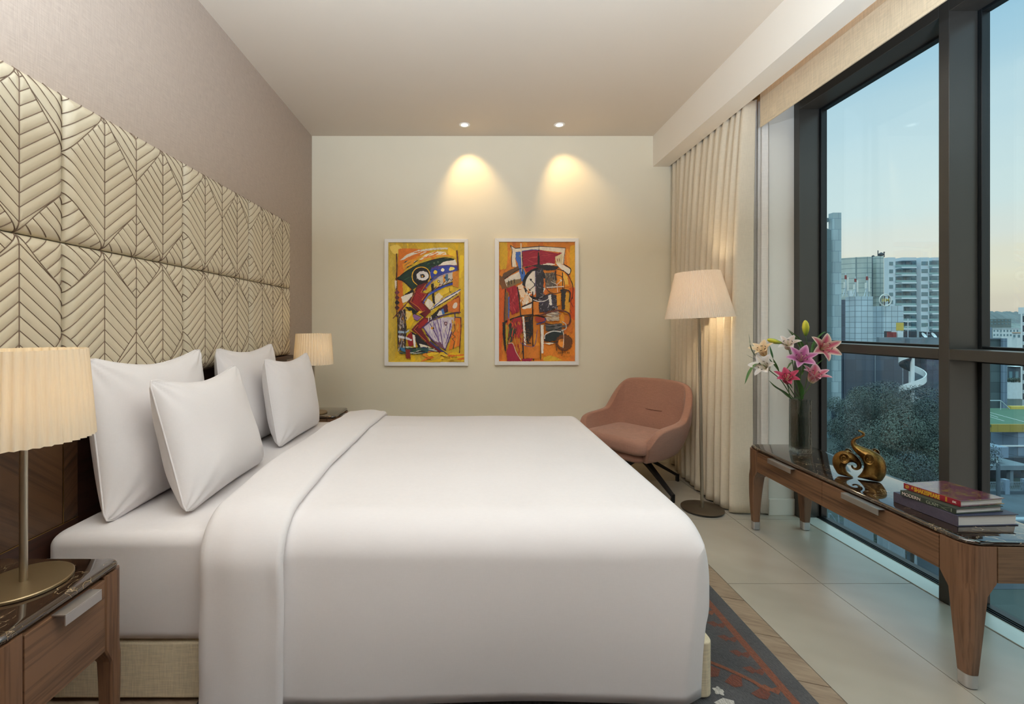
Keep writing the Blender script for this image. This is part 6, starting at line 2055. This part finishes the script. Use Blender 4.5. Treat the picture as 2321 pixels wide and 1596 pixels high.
def front(px0, px1, Y, depth):
    """plan extents of a block whose whole outline, far side included, spans px0..px1; its front stands at Y"""
    if px0 > CX + 200:
        depth = min(depth, 0.35 * (px1 - px0) / (px0 - CX) * Y)
    x0 = (px0 - CX) * (Y + depth) / FPX if px0 > CX else (px0 - CX) * Y / FPX
    return x0, (px1 - CX) * Y / FPX, depth
def pb(mb, px0, px1, py0, py1, Y, depth):
    x0, x1, dp = front(px0, px1, Y, depth)
    a, b = at(px0, py0, Y), at(px1, py1, Y)
    return mb.box(x0, x1, Y, Y + dp, b.z, a.z)
def pt(name, mat, parent, px0, px1, py0, py1, Y, depth, bottom=None):
    x0, x1, dp = front(px0, px1, Y, depth)
    a, b = at(px0, py0, Y), at(px1, py1, Y)
    o0 = parent.location if parent is not None else Vector((0, 0, 0))
    z0 = b.z if bottom is None else bottom
    return MB().box(x0 - o0.x, x1 - o0.x, Y - o0.y, Y + dp - o0.y, z0 - o0.z, a.z - o0.z).build(name, mat, parent)

struct(box_obj('street_ground', O['ground'], -60, 900, 4.6, 1300, GZ - 0.3, GZ), 'street level outside the window')

# --- tall stone-clad fin block beside the window
fx = at(1892, 0, 62)
tb = thing('tower_block', (fx.x, 62, GZ), 0, 'tall narrow stone-clad tower rising at the curtain side of the window view', 'building')
pt('tower_slab', O['fin'], tb, 1878, 1907, 482, 0, 62, 5, GZ)
w = MB(); a = at(1800, 486, 61); b = at(1884.5, 522, 61)
w.v = []; w.prism([(a.x - tb.location.x, -1.0), (b.x - tb.location.x, -1.0), (b.x - tb.location.x, -0.05), (a.x - tb.location.x, -0.05)], 0.0, b.z - GZ)
w.v[4] = (w.v[4][0], w.v[4][1], a.z - GZ); w.v[7] = (w.v[7][0], w.v[7][1], a.z - GZ)
w.build('side_wall', O['fin_side'], tb)
pt('roof_bridge', O['fin_side'], tb, 1860, 1878, 494, 503, 62.5, 3)
dw = MB(); pb(dw, 1884, 1897, 932, 1016, 61.93, 0.06); dw.v = [(p[0] - tb.location.x, p[1] - 62, p[2] - GZ) for p in dw.v]
dw.build('dark_doorway', O['clad_dark'], tb)

# --- curved gridded office block
cy_ = thing('office_block', (at(1955, 0, 185).x, 185, GZ), 0, 'curved grey office block with a square grid facade and roof antennas', 'building')
def off(mb, t): mb.v = [(p[0] - t.location.x, p[1] - t.location.y, p[2] - t.location.z) for p in mb.v]; return mb
poly = []
X0, X1 = at(1903, 0, 185).x, at(1976, 0, 185).x
for k in range(15):
    f = k / 14
    poly.append((X0 + (X1 - X0) * f, 185 + 9 * (1 - f) ** 2))
poly += [(X1, 206), (X0, 206)]
ztop = at(0, 582, 185).z
off(MB().prism(poly, GZ, ztop), cy_).build('curved_wall', O['grid'], cy_)
pt('stair_wall', O['grid'], cy_, 1977.5, 2003, 580.5, 0, 186, 18, GZ)
pt('recess_strip', O['clad_dark'], cy_, 1975.5, 1977.5, 582, 0, 186.5, 10, GZ)
an = MB()
for (px, py, r) in ((1979, 581, 0.5), (1990, 568, 0.12), (1997, 577, 1.0), (2004, 572, 0.3)):
    a = at(px, 583, 190); b = at(px, py, 190)
    an.tube([a, b], 0.16, 5); an.lathe([(0.01, -r), (r, -r * 0.3), (r, r * 0.3), (0.01, r)], 8, Matrix.Translation(b))
off(an, cy_).build('roof_aerials', O['dark'], cy_)

# --- apartment block with balconies
ap = thing('apartment_block', (at(2060, 0, 172).x, 172, GZ), 0, 'pale blue apartment block with stacked balconies in the upper window pane', 'building')
def ap_part(n, m, *r): return pt(n, m, ap, *r)
yt = 583.5
ap_part('wall', O['apt'], 2003.5, 2029.5, yt, 0, 172, 14, GZ)
ap_part('wall', O['apt'], 2077, 2106, yt, 0, 172, 14, GZ)
ap_part('wall', O['apt'], 2129, 2200, yt, 0, 172, 14, GZ)
ap_part('roof_band', O['apt'], 2029.5, 2077, yt, 590.5, 172, 14)
ap_part('roof_band', O['apt'], 2106, 2129, yt, 590.5, 172, 14)
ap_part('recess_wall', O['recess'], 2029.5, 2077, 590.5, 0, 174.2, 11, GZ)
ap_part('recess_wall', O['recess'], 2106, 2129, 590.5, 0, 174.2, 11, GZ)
for k in range(10):
    y = 606.5 + 17.45 * k
    ap_part('balcony_slab', O['apt_slab'], 2028.5, 2078, y - 1.6, y + 1.2, 171.4, 2.8)
    ap_part('balcony_slab', O['apt_slab'], 2105, 2129, y - 1.6, y + 1.2, 171.4, 2.8)
    ap_part('balcony_rail', O['rail'], 2030, 2076.5, y - 6.2, y - 1.6, 171.5, 0.1)
    ap_part('balcony_rail', O['rail'], 2106, 2129, y - 6.2, y - 1.6, 171.5, 0.1)
    if k < 9:
        for (a, b) in ((2032, 2043), (2053, 2063), (2066, 2074)):
            f = ap_part('balcony_door', O['win'], a, b, y - 12.5, y - 1.6, 174.05, 0.1)
        ap_part('window', O['win'], 2015.5, 2024.5, y - 13, y - 5, 171.9, 0.09)
        ap_part('window', O['win'], 2088.5, 2103.5, y - 14, y - 5.5, 171.9, 0.09)
        ap_part('balcony_door', O['win'], 2109, 2124, y - 13, y - 1.6, 174.05, 0.1)

# --- lower clad building with the roof sign
lo = thing('clad_building', (at(1980, 0, 76).x, 76, GZ), 0, 'blue panel-clad commercial building with stepped roof below the office block', 'building')
pt('tall_part', O['clad'], lo, 1916, 1978.5, 672, 0, 76, 8, GZ)
pt('stepped_part', O['clad'], lo, 1978.7, 2048, 693.5, 0, 76, 8, GZ)
pt('stair_slot', O['clad_dark'], lo, 1907, 1916, 679, 0, 76.4, 6, GZ)
q = MB(); pb(q, 1912, 2046, 792, 905, 75.9, 0.08)
off(q, lo).build('lower_shade_band', O['clad_dark'], lo)  # dark sheet painting in the shade on the lower face
q = MB()
for px in (1983.5,): pb(q, px - 0.5, px + 0.5, 792, 905, 75.8, 0.07)
off(q, lo).build('downpipe', O['steel'], lo)
# roof sign ring
sg = at(2006.5, 680.5, 75)
sn = thing('roof_sign', sg, 0, 'round metal roof sign with gold letters on the stepped blue building', 'sign')
rr = 13.2 * 75 / FPX
r_ = MB()
for k in range(40):
    a0, a1 = 2 * PI * k / 40, 2 * PI * (k + 1) / 40
    r_.tube([(rr * math.cos(a0), 0, rr * math.sin(a0)), (rr * math.cos(a1), 0, rr * math.sin(a1))], 0.085, 6, False)
r_.build('ring', O['mast'], sn)
r_ = MB()
for x in (-0.72, 0.02, 0.74): r_.box(x - 0.05, x + 0.05, 0.1, 0.2, -0.96, 0.70)
r_.box(-1.6, 0.8, 0.1, 0.2, 0.56, 0.62); r_.box(-0.75, 0.78, 0.1, 0.2, -0.5, -0.44)
r_.build('support_frame', O['dark'], sn)
text_mesh('HM', 0.85, O['yellow'], 'letters', sn, Matrix(((1, 0, 0, -0.60), (0, 0, -1, -0.02), (0, 1, 0, -0.28), (0, 0, 0, 1))), 1.0, 0.012)
# telecom masts
for (px, h0, lab) in ((1919.5, 617, 'telecom mast on the blue roof, beside the stone tower'), (1941.5, 626, 'red-tipped telecom mast on the blue roof with an equipment cabinet'), (1968, 620, 'telecom mast on the blue roof, nearest to the round sign')):
    b = at(px, 672, 76); b = Vector((b.x, 76.25, b.z)); tpt = at(px, h0, 76)
    mt = thing('telecom_mast', (b.x, 76.25, b.z + 0.002), 0, lab, 'antenna', 'roof masts')
    H_ = tpt.z - b.z
    MB().tube([(0, 0, 0), (0, 0, H_)], [0.09, 0.05], 8).build('pole', O['steel'], mt)
    an = MB()
    an.box(-0.02 + 0.16, 0.34, -0.2, 0.0, H_ * 0.22, H_ * 0.80); an.box(-0.30, -0.12, -0.1, 0.1, H_ * 0.35, H_ * 0.6)
    an.build('panel_antenna', O['mast'], mt)
    MB().box(-0.10, 0.10, -0.1, 0.1, H_ * 0.72, H_ * 0.88).build('red_band', O['red'], mt)
    st = MB()
    for s_ in (-1, 1): st.tube([(0, 0, H_ * 0.45), (s_ * 0.5, 0, 0.02)], 0.05, 5)
    st.build('stays', O['steel'], mt)
cbx = at(1930, 672, 76)
tag(box_obj('equipment_cabinet', O['pale'], cbx.x - 0.24, cbx.x + 0.24, 76.1, 76.5, cbx.z + 0.002, cbx.z + 1.05), 'white equipment cabinet at the foot of the red-tipped mast', 'cabinet')

# --- roof terrace in front with sheds and plant
ty = 58
tr_ = thing('roof_terrace', (at(2060, 0, ty).x, ty, GZ), 0, 'grey flat-roofed building with parapet just above the window transom', 'building')
pt('parapet', O['conc'], tr_, 1986, 2128, 765, 786, ty, 0.4)
pt('roof_house', O['conc'], tr_, 2053, 2094, 767.5, 0, ty - 0.6, 0.55, at(0, 810, ty).z)
pt('wall', O['clad_dark'], tr_, 2047, 2200, 786.5, 0, ty + 0.05, 7, GZ)
zt = at(0, 786, ty).z
pt('deck', O['conc_d'], tr_, 1986, 2128, 784, 788, ty + 0.45, 6)
sh_y = ty + 2.2
def roof_item(name, lab, cat, mat, px0, px1, py0, Y=sh_y, d=1.0, base=765):
    a = at(px0, py0, Y); b = at(px1, 784, Y)
    o = box_obj(name, mat, a.x, b.x, Y, Y + d, at(0, 784, ty).z + 0.01, a.z)
    return tag(o, lab, cat)
roof_item('roof_shed', 'long dark shed on the flat roof terrace', 'shed', O['dark'], 2022, 2078, 751, sh_y + 1.3, 1.2)
roof_item('roof_cabin', 'red cabin at the end of the dark roof shed', 'cabin', O['red'], 2024, 2032, 753, sh_y, 0.9)
roof_item('water_tank', 'white tank standing on the roof terrace beside the red cabin', 'tank', O['pale'], 2035, 2047.5, 751, sh_y, 0.9)
roof_item('roof_store', 'second dark shed on the terrace at the window mullion side', 'shed', O['dark'], 2103, 2128, 752, sh_y + 1.3, 1.2)
ys_ = at(2040.5, 740, sh_y + 2.7)
bb = thing('billboard', (ys_.x, sh_y + 2.7, at(0, 784, ty).z + 0.01), 0, 'square yellow board above the roof shed', 'billboard')
a = at(2032.5, 731.5, sh_y + 2.7); b = at(2048.5, 749.5, sh_y + 2.7)
MB().box(a.x - ys_.x, b.x - ys_.x, 0, 0.1, b.z - bb.location.z, a.z - bb.location.z).build('board', O['yellow'], bb)
pp = MB()
for x in (a.x + 0.1, b.x - 0.1): pp.box(x - ys_.x - 0.05, x - ys_.x + 0.05, 0.1, 0.2, 0, b.z - bb.location.z + 0.3)
pp.build('post', O['steel'], bb)
for (px, top, lab) in ((2058, 722, 'thin aerial pole on the dark roof shed'), (2101.5, 740, 'pale pole with flag arms on the roof terrace')):
    b = at(px, 784, sh_y + 0.4)
    mt = thing('aerial_pole', (b.x, sh_y + 0.4, at(0, 784, ty).z + 0.01), 0, lab, 'aerial')
    H_ = at(px, top, sh_y + 0.4).z - mt.location.z
    MB().tube([(0, 0, 0), (0, 0, H_)], 0.05, 6).build('pole', O['steel'], mt)
    c = MB()
    for f in (0.55, 0.7, 0.85): c.box(-0.35, 0.35, -0.02, 0.02, H_ * f, H_ * f + 0.05)
    c.build('cross_arms', O['steel'], mt)
# satellite dishes
for (px, lab) in ((2090, 'white satellite dish beside the pale roof house'), (2112, 'white satellite dish by the second roof shed')):
    b = at(px, 760, sh_y)
    d = thing('satellite_dish', (b.x, sh_y, at(0, 784, ty).z + 0.01), 0.4, lab, 'dish', 'roof dishes')
    MB().tube([(0, 0, 0), (0, 0, 1.1)], 0.05, 6).build('post', O['steel'], d)
    MB().lathe([(0.02, 0.0), (0.25, 0.05), (0.45, 0.16), (0.44, 0.18), (0.02, 0.03)], 18, Matrix.Translation((0, -0.1, 1.2)) @ Matrix.Rotation(math.radians(60), 4, 'X')).build('dish', O['pale'], d)

# --- spiral staircase
sp_ = thing('spiral_staircase', (at(2068, 0, 52).x, 52, GZ), 0, 'white spiral staircase ramp on the building below the transom', 'staircase')
hel = MB(); rows = []
R0 = 23 * 52 / FPX
for k in range(90):
    t = k / 89
    a = math.radians(215 - 560 * t)
    z = at(0, 795, 52).z - (at(0, 795, 52).z - at(0, 905, 52).z) * t - GZ
    rows.append([(R0 * math.cos(a) * 1.0, R0 * math.sin(a), z), (R0 * math.cos(a), R0 * math.sin(a), z - 0.78), (R0 * 0.94 * math.cos(a), R0 * 0.94 * math.sin(a), z - 0.78), (R0 * 0.94 * math.cos(a), R0 * 0.94 * math.sin(a), z)])
hel.grid(rows, close_u=True); hel.build('parapet', O['white'], sp_)
rows = []
for k in range(90):
    t = k / 89
    a = math.radians(215 - 560 * t)
    z = at(0, 795, 52).z - (at(0, 795, 52).z - at(0, 905, 52).z) * t - GZ - 0.76
    rows.append([(R0 * 0.95 * math.cos(a), R0 * 0.95 * math.sin(a), z), (0.2 * math.cos(a), 0.2 * math.sin(a), z), (0.2 * math.cos(a), 0.2 * math.sin(a), z - 0.15), (R0 * 0.95 * math.cos(a), R0 * 0.95 * math.sin(a), z - 0.15)])
MB().grid(rows, close_u=True).build('steps', O['conc_d'], sp_)
MB().tube([(0, 0, 0), (0, 0, at(0, 790, 52).z - GZ)], 0.2, 12).build('column', O['white'], sp_)
pc = MB(); pc.box(1.02, 1.34, 1.2, 1.5, 0, at(0, 790, 52).z - GZ); pc.build('support_post', O['white'], sp_)

# --- trees below
def leaf_cloud(rnd, n, blobs, size):
    vs, fs = [], []
    for _ in range(n):
        bx, by, bz, r, sq_ = rnd.choices(blobs, weights=[b_[3] ** 2 for b_ in blobs])[0]
        d = Vector((rnd.gauss(0, 1), rnd.gauss(0, 1), rnd.gauss(0, 1))).normalized()
        rad = r * (0.66 + 0.36 * rnd.random())
        p = Vector((bx + d.x * rad, by + d.y * rad, bz + d.z * rad * sq_))
        nn = (d + Vector((rnd.uniform(-.7, .7), rnd.uniform(-.7, .7), rnd.uniform(-.3, .9)))).normalized()
        u_ = nn.cross(Vector((rnd.uniform(-1, 1), rnd.uniform(-1, 1), 0.3))).normalized(); v_ = nn.cross(u_)
        s_ = size * rnd.uniform(0.6, 1.25)
        b_ = len(vs)
        vs += [p - u_ * s_ * 0.5, p + v_ * s_ * 0.30, p + u_ * s_ * 0.5, p - v_ * s_ * 0.30]
        fs.append((b_, b_ + 1, b_ + 2, b_ + 3))
    return vs, fs
def m_leafy(name, c1, c2):
    t = NT(name)
    a_ = t.noise(t.coords((1, 1, 1)), 0.9, 3); b_ = t.noise(t.coords((1, 1, 1)), 6.0, 2)
    f = t.math('ADD', t.math('MULTIPLY', a_, 0.6), t.math('MULTIPLY', b_, 0.4))
    c = t.ramp(f, [(0.32, c1), (0.66, c2)])
    return t.done(t.pr(c, 0.7))
O['lf1'] = m_leafy('dark_tree_leaves', C3(38, 54, 60), C3(66, 84, 82))
O['lf2'] = m_leafy('blue_green_tree_leaves', C3(40, 57, 66), C3(64, 82, 88))
O['lf3'] = m_leafy('pale_tree_leaves', C3(46, 64, 66), C3(76, 94, 88))
def make_tree(seed, H, R, mat, n=40000):
    rnd = random.Random(seed)
    t = thing('tree', (0, 0, GZ), 0, 'x', 'tree', 'trees below the window')
    blobs = []
    for k in range(16):
        a = rnd.uniform(0, 2 * PI); rr_ = R * rnd.uniform(0.15, 0.85) ** 0.8
        blobs.append((rr_ * math.cos(a), rr_ * math.sin(a), H * rnd.uniform(0.42, 0.86) - rr_ * 0.25, R * rnd.uniform(0.28, 0.46), 0.8))
    blobs.append((0, 0, H * 0.86, R * 0.42, 0.75))
    vs, fs = leaf_cloud(rnd, n, blobs, 0.125)
    MB().add(vs, fs).build('crown', mat, t)
    tk = MB()
    tk.tube([(0, 0, 0), (0.1, 0.05, H * 0.25), (-0.05, 0.1, H * 0.5)], [0.26, 0.2, 0.14], 9)
    for k in range(6):
        b_ = blobs[k]
        tk.tube([(0, 0.05, H * 0.35), (b_[0] * 0.5, b_[1] * 0.5, b_[2] * 0.75 + H * 0.08), (b_[0], b_[1], b_[2])], [0.13, 0.08, 0.04], 6)
    tk.build('trunk', O['bark'], t)
    return t
protos = [make_tree(1, 12.0, 4.4, O['lf1']), make_tree(2, 11.0, 4.0, O['lf2']), make_tree(5, 9.0, 3.6, O['lf3'])]
TREES = [  # px, distance, prototype, turn, width and height scale, label
    (1986, 33, 0, 0.0, 0.76, 0.95, 'broad dark tree rising behind the elephant figurines'),
    (2085, 36, 1, 1.1, 0.95, 0.98, 'tall blue-green tree in front of the spiral staircase'),
    (2046, 29, 2, 2.0, 0.80, 1.10, 'paler tree in front of the tall blue-green one'),
    (2012, 40, 1, 3.2, 0.86, 0.97, 'blue-green tree between the stone tower and the staircase, set back'),
    (2094, 33, 0, 4.0, 0.62, 0.86, 'dark tree half hidden by the thick window mullion'),
    (2004, 25, 2, 5.1, 0.56, 0.92, 'pale bushy tree low below the elephant figurines'),
    (1956, 46, 2, 2.6, 0.90, 1.02, 'far dark tree between the stone tower and the clad building'),
    (2070, 25, 1, 0.6, 0.56, 0.78, 'low blue-green tree seen above the stacked books'),
]
used = set()
for (px, Y, k, rz, s_, sz_, lab) in TREES:
    o = protos[k] if k not in used else dup(protos[k])
    used.add(k)
    p = at(px, 0, Y)
    o.location = (p.x, Y, GZ); o.rotation_euler = (0, 0, rz); o.scale = (s_, s_, sz_); o['label'] = lab

# --- things at street level, seen under the console
def street_box(name, lab, cat, mat, px0, px1, pytop, Y, d):
    a = at(px0, pytop, Y); b = at(px1, pytop, Y)
    return tag(box_obj(name, mat, a.x, b.x, Y, Y + d, GZ + 0.002, a.z), lab, cat)
street_box('garden_wall', 'pale concrete wall seen through the glass under the console', 'wall', O['conc'], 1924, 1980, 1150, 22.2, 0.3)
street_box('garden_wall', 'lower concrete wall stub under the console beside the ladder frame', 'wall', O['conc'], 2001, 2050, 1215, 20.6, 0.3)
def trestle(px, pyt, Y, wpx, lab, grp=None):
    b = at(px, pyt, Y)
    t = thing('trestle', (b.x, Y, GZ + 0.002), 0, lab, 'trestle', grp)
    H_ = b.z - GZ; w_ = wpx * Y / FPX
    l_ = MB()
    for s_ in (-1, 1):
        l_.tube([(0, s_ * 0.25, H_), (-w_ / 2, s_ * 0.3, 0)], 0.03, 6); l_.tube([(0, s_ * 0.25, H_), (w_ / 2, s_ * 0.3, 0)], 0.03, 6)
    l_.build('legs', O['conc'], t)
    l_ = MB()
    for f in (0.3, 0.55): l_.tube([(-w_ / 2 * (1 - f), -0.28, H_ * f), (w_ / 2 * (1 - f), -0.28, H_ * f)], 0.03, 5)
    l_.build('rungs', O['conc'], t)
    return t
trestle(2003, 1205, 20.0, 20, 'thin white steel trestle under the console, beside the pale wall')
trestle(2062, 1240, 19.0, 26, 'white steel trestle under the console, nearer the bench leg')
pk = at(1895, 1165, 24.5)
pv = thing('parasol_frame', (pk.x, 24.5, GZ + 0.002), 0, 'jumble of white tubular frames and a bag seen under the console', 'frame')
f_ = MB()
H_ = pk.z - GZ
for (x0, z0, x1, z1) in ((-0.5, 0, -0.3, H_), (0.5, 0, 0.2, H_), (-0.5, H_ * 0.6, 0.6, H_ * 0.5), (-0.3, H_, 0.6, H_ * 0.75), (0.6, H_ * 0.75, 0.55, 0)):
    f_.tube([(x0, 0, z0), (x1, 0.1, z1)], 0.03, 6)
f_.build('tubes', O['conc'], pv)
MB().lathe([(0.02, 0), (0.35, 0.1), (0.4, 0.35), (0.2, 0.6), (0.02, 0.65)], 14, Matrix.Translation((-0.35, -0.3, 0.0))).build('white_bag', O['pale'], pv, smooth=True)

# --- right-hand pane: hills, far town, glass tower, green roof, street
def ridge(name, mat, Y, x0, x1, prof, jag, lab, seed):
    rnd = random.Random(seed); mb = MB()
    rows = [[], [], []]
    n = 220
    for i in range(n + 1):
        px = x0 + (x1 - x0) * i / n
        f = (px - x0) / (x1 - x0) * (len(prof) - 1); k = min(int(f), len(prof) - 2); q = f - k
        py = prof[k] + (prof[k + 1] - prof[k]) * q + jag * (mnoise.noise(Vector((px * 0.16, seed, 0))) + 0.6 * mnoise.noise(Vector((px * 0.5, seed, 3))))
        p = at(px, py, Y)
        rows[0].append((p.x, Y - 60, GZ)); rows[1].append((p.x, Y, p.z)); rows[2].append((p.x, Y + 80, GZ))
    return struct(mb.grid(rows).build(name, mat), lab)
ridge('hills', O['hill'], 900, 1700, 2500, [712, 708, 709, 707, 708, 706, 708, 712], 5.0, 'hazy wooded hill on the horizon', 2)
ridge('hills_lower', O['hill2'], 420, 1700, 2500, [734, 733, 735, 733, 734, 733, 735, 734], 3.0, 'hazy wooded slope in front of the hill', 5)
def town(name, lab, wallm, px0, px1, py0, py1, Y, d, rows_, cols_, roofm=None, wm='win', grp=None):
    c = at((px0 + px1) / 2, 0, Y)
    t = thing(name, (c.x, Y, GZ), 0, lab, 'building', grp)
    pt('wall', wallm, t, px0, px1, py0, 0, Y, d, GZ)
    if roofm: pt('roof', roofm, t, px0 - 0.6, px1 + 0.6, py0 - 1.3, py0, Y - 0.3, d + 0.6)
    for i in range(rows_):
        for j in range(cols_):
            a = px0 + (px1 - px0) * (j + 0.25) / cols_; b = px0 + (px1 - px0) * (j + 0.75) / cols_
            y0 = py0 + (py1 - py0) * (i + 0.3) / rows_; y1 = py0 + (py1 - py0) * (i + 0.75) / rows_
            pt('window', O[wm], t, a, b, y0, y1, Y - 0.12, 0.1)
    return t
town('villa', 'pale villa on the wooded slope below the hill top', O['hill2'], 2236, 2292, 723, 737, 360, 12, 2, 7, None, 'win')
town('house', 'white two-storey building in the middle distance of the side pane', O['white'], 2250, 2310, 745, 764, 250, 14, 2, 8, O['pale'])
town('house', 'low house with a terracotta roof by the pale pole', O['white'], 2294, 2325, 755, 768, 210, 10, 1, 3, O['terr'])
town('house', 'plain grey block at the edge of the thick mullion', O['grey_p'], 2226, 2248, 742, 766, 150, 10, 0, 0)
gt = thing('glass_tower', (at(2258, 0, 70).x, 70, GZ), 0, 'dark glass building with a pale panelled pillar, beside the mullion in the side pane', 'building')
pt('glazing', O['glass_t'], gt, 2224, 2268, 769, 0, 70.4, 7.5, GZ)
pt('parapet', O['conc'], gt, 2224, 2269, 766, 769, 70.2, 7.8)
pt('pillar', O['pillar_p'], gt, 2268, 2283, 767, 0, 70, 8, GZ)
town('shop_row', 'low grey shop row with a planted terrace behind the green roof', O['conc_d'], 2284, 2340, 832, 900, 96, 8, 2, 4, O['pale'], 'win')
pl_ = thing('planter', (at(2305, 0, 94).x, 94, at(0, 868, 94).z), 0, 'long green hedge planter on the shop row', 'planter')
rnd = random.Random(4)
vs, fs = leaf_cloud(rnd, 900, [(x, 0, 0.6, 0.7, 0.7) for x in (-1.6, -0.8, 0, 0.8, 1.6)], 0.28)
MB().add(vs, fs).build('hedge', O['lf3'], pl_)
MB().box(-2.2, 2.4, -0.5, 1.2, GZ - pl_.location.z + 0.002, 0.1).build('trough', O['pale'], pl_)
rt = thing('white_tower', (at(2325, 0, 66).x, 66, GZ), 0, 'white tower with a pale corner post cut by the picture edge', 'building')
pt('wall', O['white'], rt, 2317, 2400, 712, 0, 67, 6, GZ)
pt('roof_cap', O['white'], rt, 2308, 2400, 696, 711, 66.4, 6.5)
pt('corner_post', O['white'], rt, 2313.5, 2316.8, 711, 905, 66, 0.4)
for k in range(9): pt('window', O['dark'], rt, 2318, 2330, 716 + 22 * k, 730 + 22 * k, 66.9, 0.09)
gr = thing('green_roof_building', (at(2280, 0, 46).x, 46, GZ), 0, 'low building with green roof deck and yellow fascia in the side pane', 'building')
pt('wall', O['grey_p'], gr, 2246, 2420, 979.5, 0, 46, 9, GZ)
pt('yellow_fascia', O['yel_p'], gr, 2243, 2420, 962, 979.5, 45.8, 0.19)
rz_ = MB(); a = at(2243, 962, 46); zc_ = a.z - GZ
gl = lambda px, Y: (at(px, 0, Y).x - gr.location.x, Y - 46)
rz_.prism([gl(2243, 45.85), gl(2420, 45.85), gl(2420, 55), gl(2237, 55)], zc_ - 0.22, zc_)
rz_.build('green_deck', O['green'], gr)
pt('dark_bay', O['dark'], gr, 2222, 2245.6, 980, 0, 46.3, 4, GZ)
pt('white_band', O['white'], gr, 2222, 2420, 1010, 1012.5, 45.85, 0.14)
ml = MB()
for (p0, Y0, p1, Y1) in ((2240, 52.5, 2321, 47.2), (2240, 50, 2276, 47.6), (2238, 51.5, 2262, 49.4)):
    ml.tube([gl(p0, Y0) + (zc_ + 0.01,), gl(p1, Y1) + (zc_ + 0.01,)], 0.025, 5)
ml.build('court_lines', O['white'], gr)
rl = MB()
rl.tube([gl(2242, 54) + (zc_ + 1.1,), gl(2268, 54) + (zc_ + 1.1,), gl(2288, 54) + (zc_ + 0.1,)], 0.05, 6); rl.tube([gl(2268, 54) + (zc_,), gl(2268, 54) + (zc_ + 1.1,)], 0.04, 6)
rl.build('roof_rail', O['steel'], gr)
yp = MB(); q0, q1 = gl(2236, 54.3), gl(2243, 54.3)
yp.box(q0[0], q1[0], 8.3, 8.6, zc_, zc_ + 1.9); yp.build('yellow_post', O['yellow'], gr)
yp = MB(); q0 = gl(2292, 54.3); yp.box(q0[0], q0[0] + 6, 8.3, 8.7, zc_, zc_ + 0.35); yp.build('yellow_kerb', O['yellow'], gr)
cn = thing('street_canopy', (at(2270, 0, 43).x, 43, GZ), 0, 'grey entrance canopy jutting over the pavement below the green roof', 'canopy')
c_ = MB()
a = at(2228, 1015, 43); 
c_.box(at(2222, 0, 43).x - cn.location.x, at(2286, 0, 43).x - cn.location.x, 0, 2.6, at(0, 1038, 43).z - GZ, at(0, 1014, 43).z - GZ)
c_.build('upper_band', O['grey_p'], cn)
c_ = MB(); c_.box(at(2222, 0, 43).x - cn.location.x, at(2325, 0, 43).x - cn.location.x, -0.5, 2.4, at(0, 1062, 43).z - GZ, at(0, 1052, 43).z - GZ); c_.build('lower_band', O['conc'], cn)
c_ = MB(); c_.box(at(2222, 0, 43).x - cn.location.x, at(2420, 0, 43).x - cn.location.x, 2.0, 2.5, 0, at(0, 1052, 43).z - GZ); c_.build('shop_front', O['dark'], cn)
c_ = MB()
for px in (2224, 2285, 2318): x = at(px, 0, 43).x - cn.location.x; c_.box(x - 0.15, x + 0.15, -0.3, 0.0, 0, at(0, 1062, 43).z - GZ)
c_.build('column', O['conc'], cn)
fc = thing('street_fence', (at(2270, 0, 40.5).x, 40.5, GZ), 0, 'low ornamental fence with square posts along the street', 'fence')
c_ = MB()
for px in (2238, 2284, 2330): x = at(px, 0, 40.5).x - fc.location.x; c_.box(x - 0.20, x + 0.20, 0, 0.4, 0, 1.35)
c_.build('posts', O['grey_p'], fc)
c_ = MB()
for i in range(40):
    x = -2.2 + 0.16 * i
    c_.tube([(x, 0.2, 0.35), (x + 0.16, 0.2, 1.05)], 0.018, 4); c_.tube([(x + 0.16, 0.2, 0.35), (x, 0.2, 1.05)], 0.018, 4)
c_.tube([(-2.3, 0.2, 1.08), (4.3, 0.2, 1.08)], 0.03, 5); c_.tube([(-2.3, 0.2, 0.33), (4.3, 0.2, 0.33)], 0.03, 5)
c_.build('lattice', O['conc'], fc)
c_ = MB(); c_.box(-2.4, 4.4, 0.05, 0.35, 0, 0.3); c_.build('plinth', O['conc_d'], fc)
for (px, top, Y, lab, r) in ((2259.5, 1035, 38.5, 'thin pale lamp pole standing at the kerb', 0.05), (2262.5, 1053, 37.5, 'grey wooden utility pole at the kerb', 0.14)):
    b = at(px, 0, Y); H_ = at(px, top, Y).z - GZ
    o = MB().lathe([(r, 0.002), (r * 0.85, H_), (r * 0.5, H_ + 0.1)], 10, Matrix.Translation((b.x, Y, GZ))).build('street_pole', O['steel'] if r < 0.1 else O['conc_d'], None, smooth=40)
    tag(o, lab, 'pole')
kb = struct(box_obj('street_kerb', O['kerb'], 30, 62, 35.0, 35.5, GZ, GZ + 0.15), 'pale kerb along the street')
struct(box_obj('street_road', O['road'], 26, 80, 26, 34.99, GZ, GZ + 0.02), 'grey road surface')
struct(box_obj('street_pavement', O['conc_d'], 30, 62, 35.51, 41.9, GZ, GZ + 0.04), 'grey pavement')
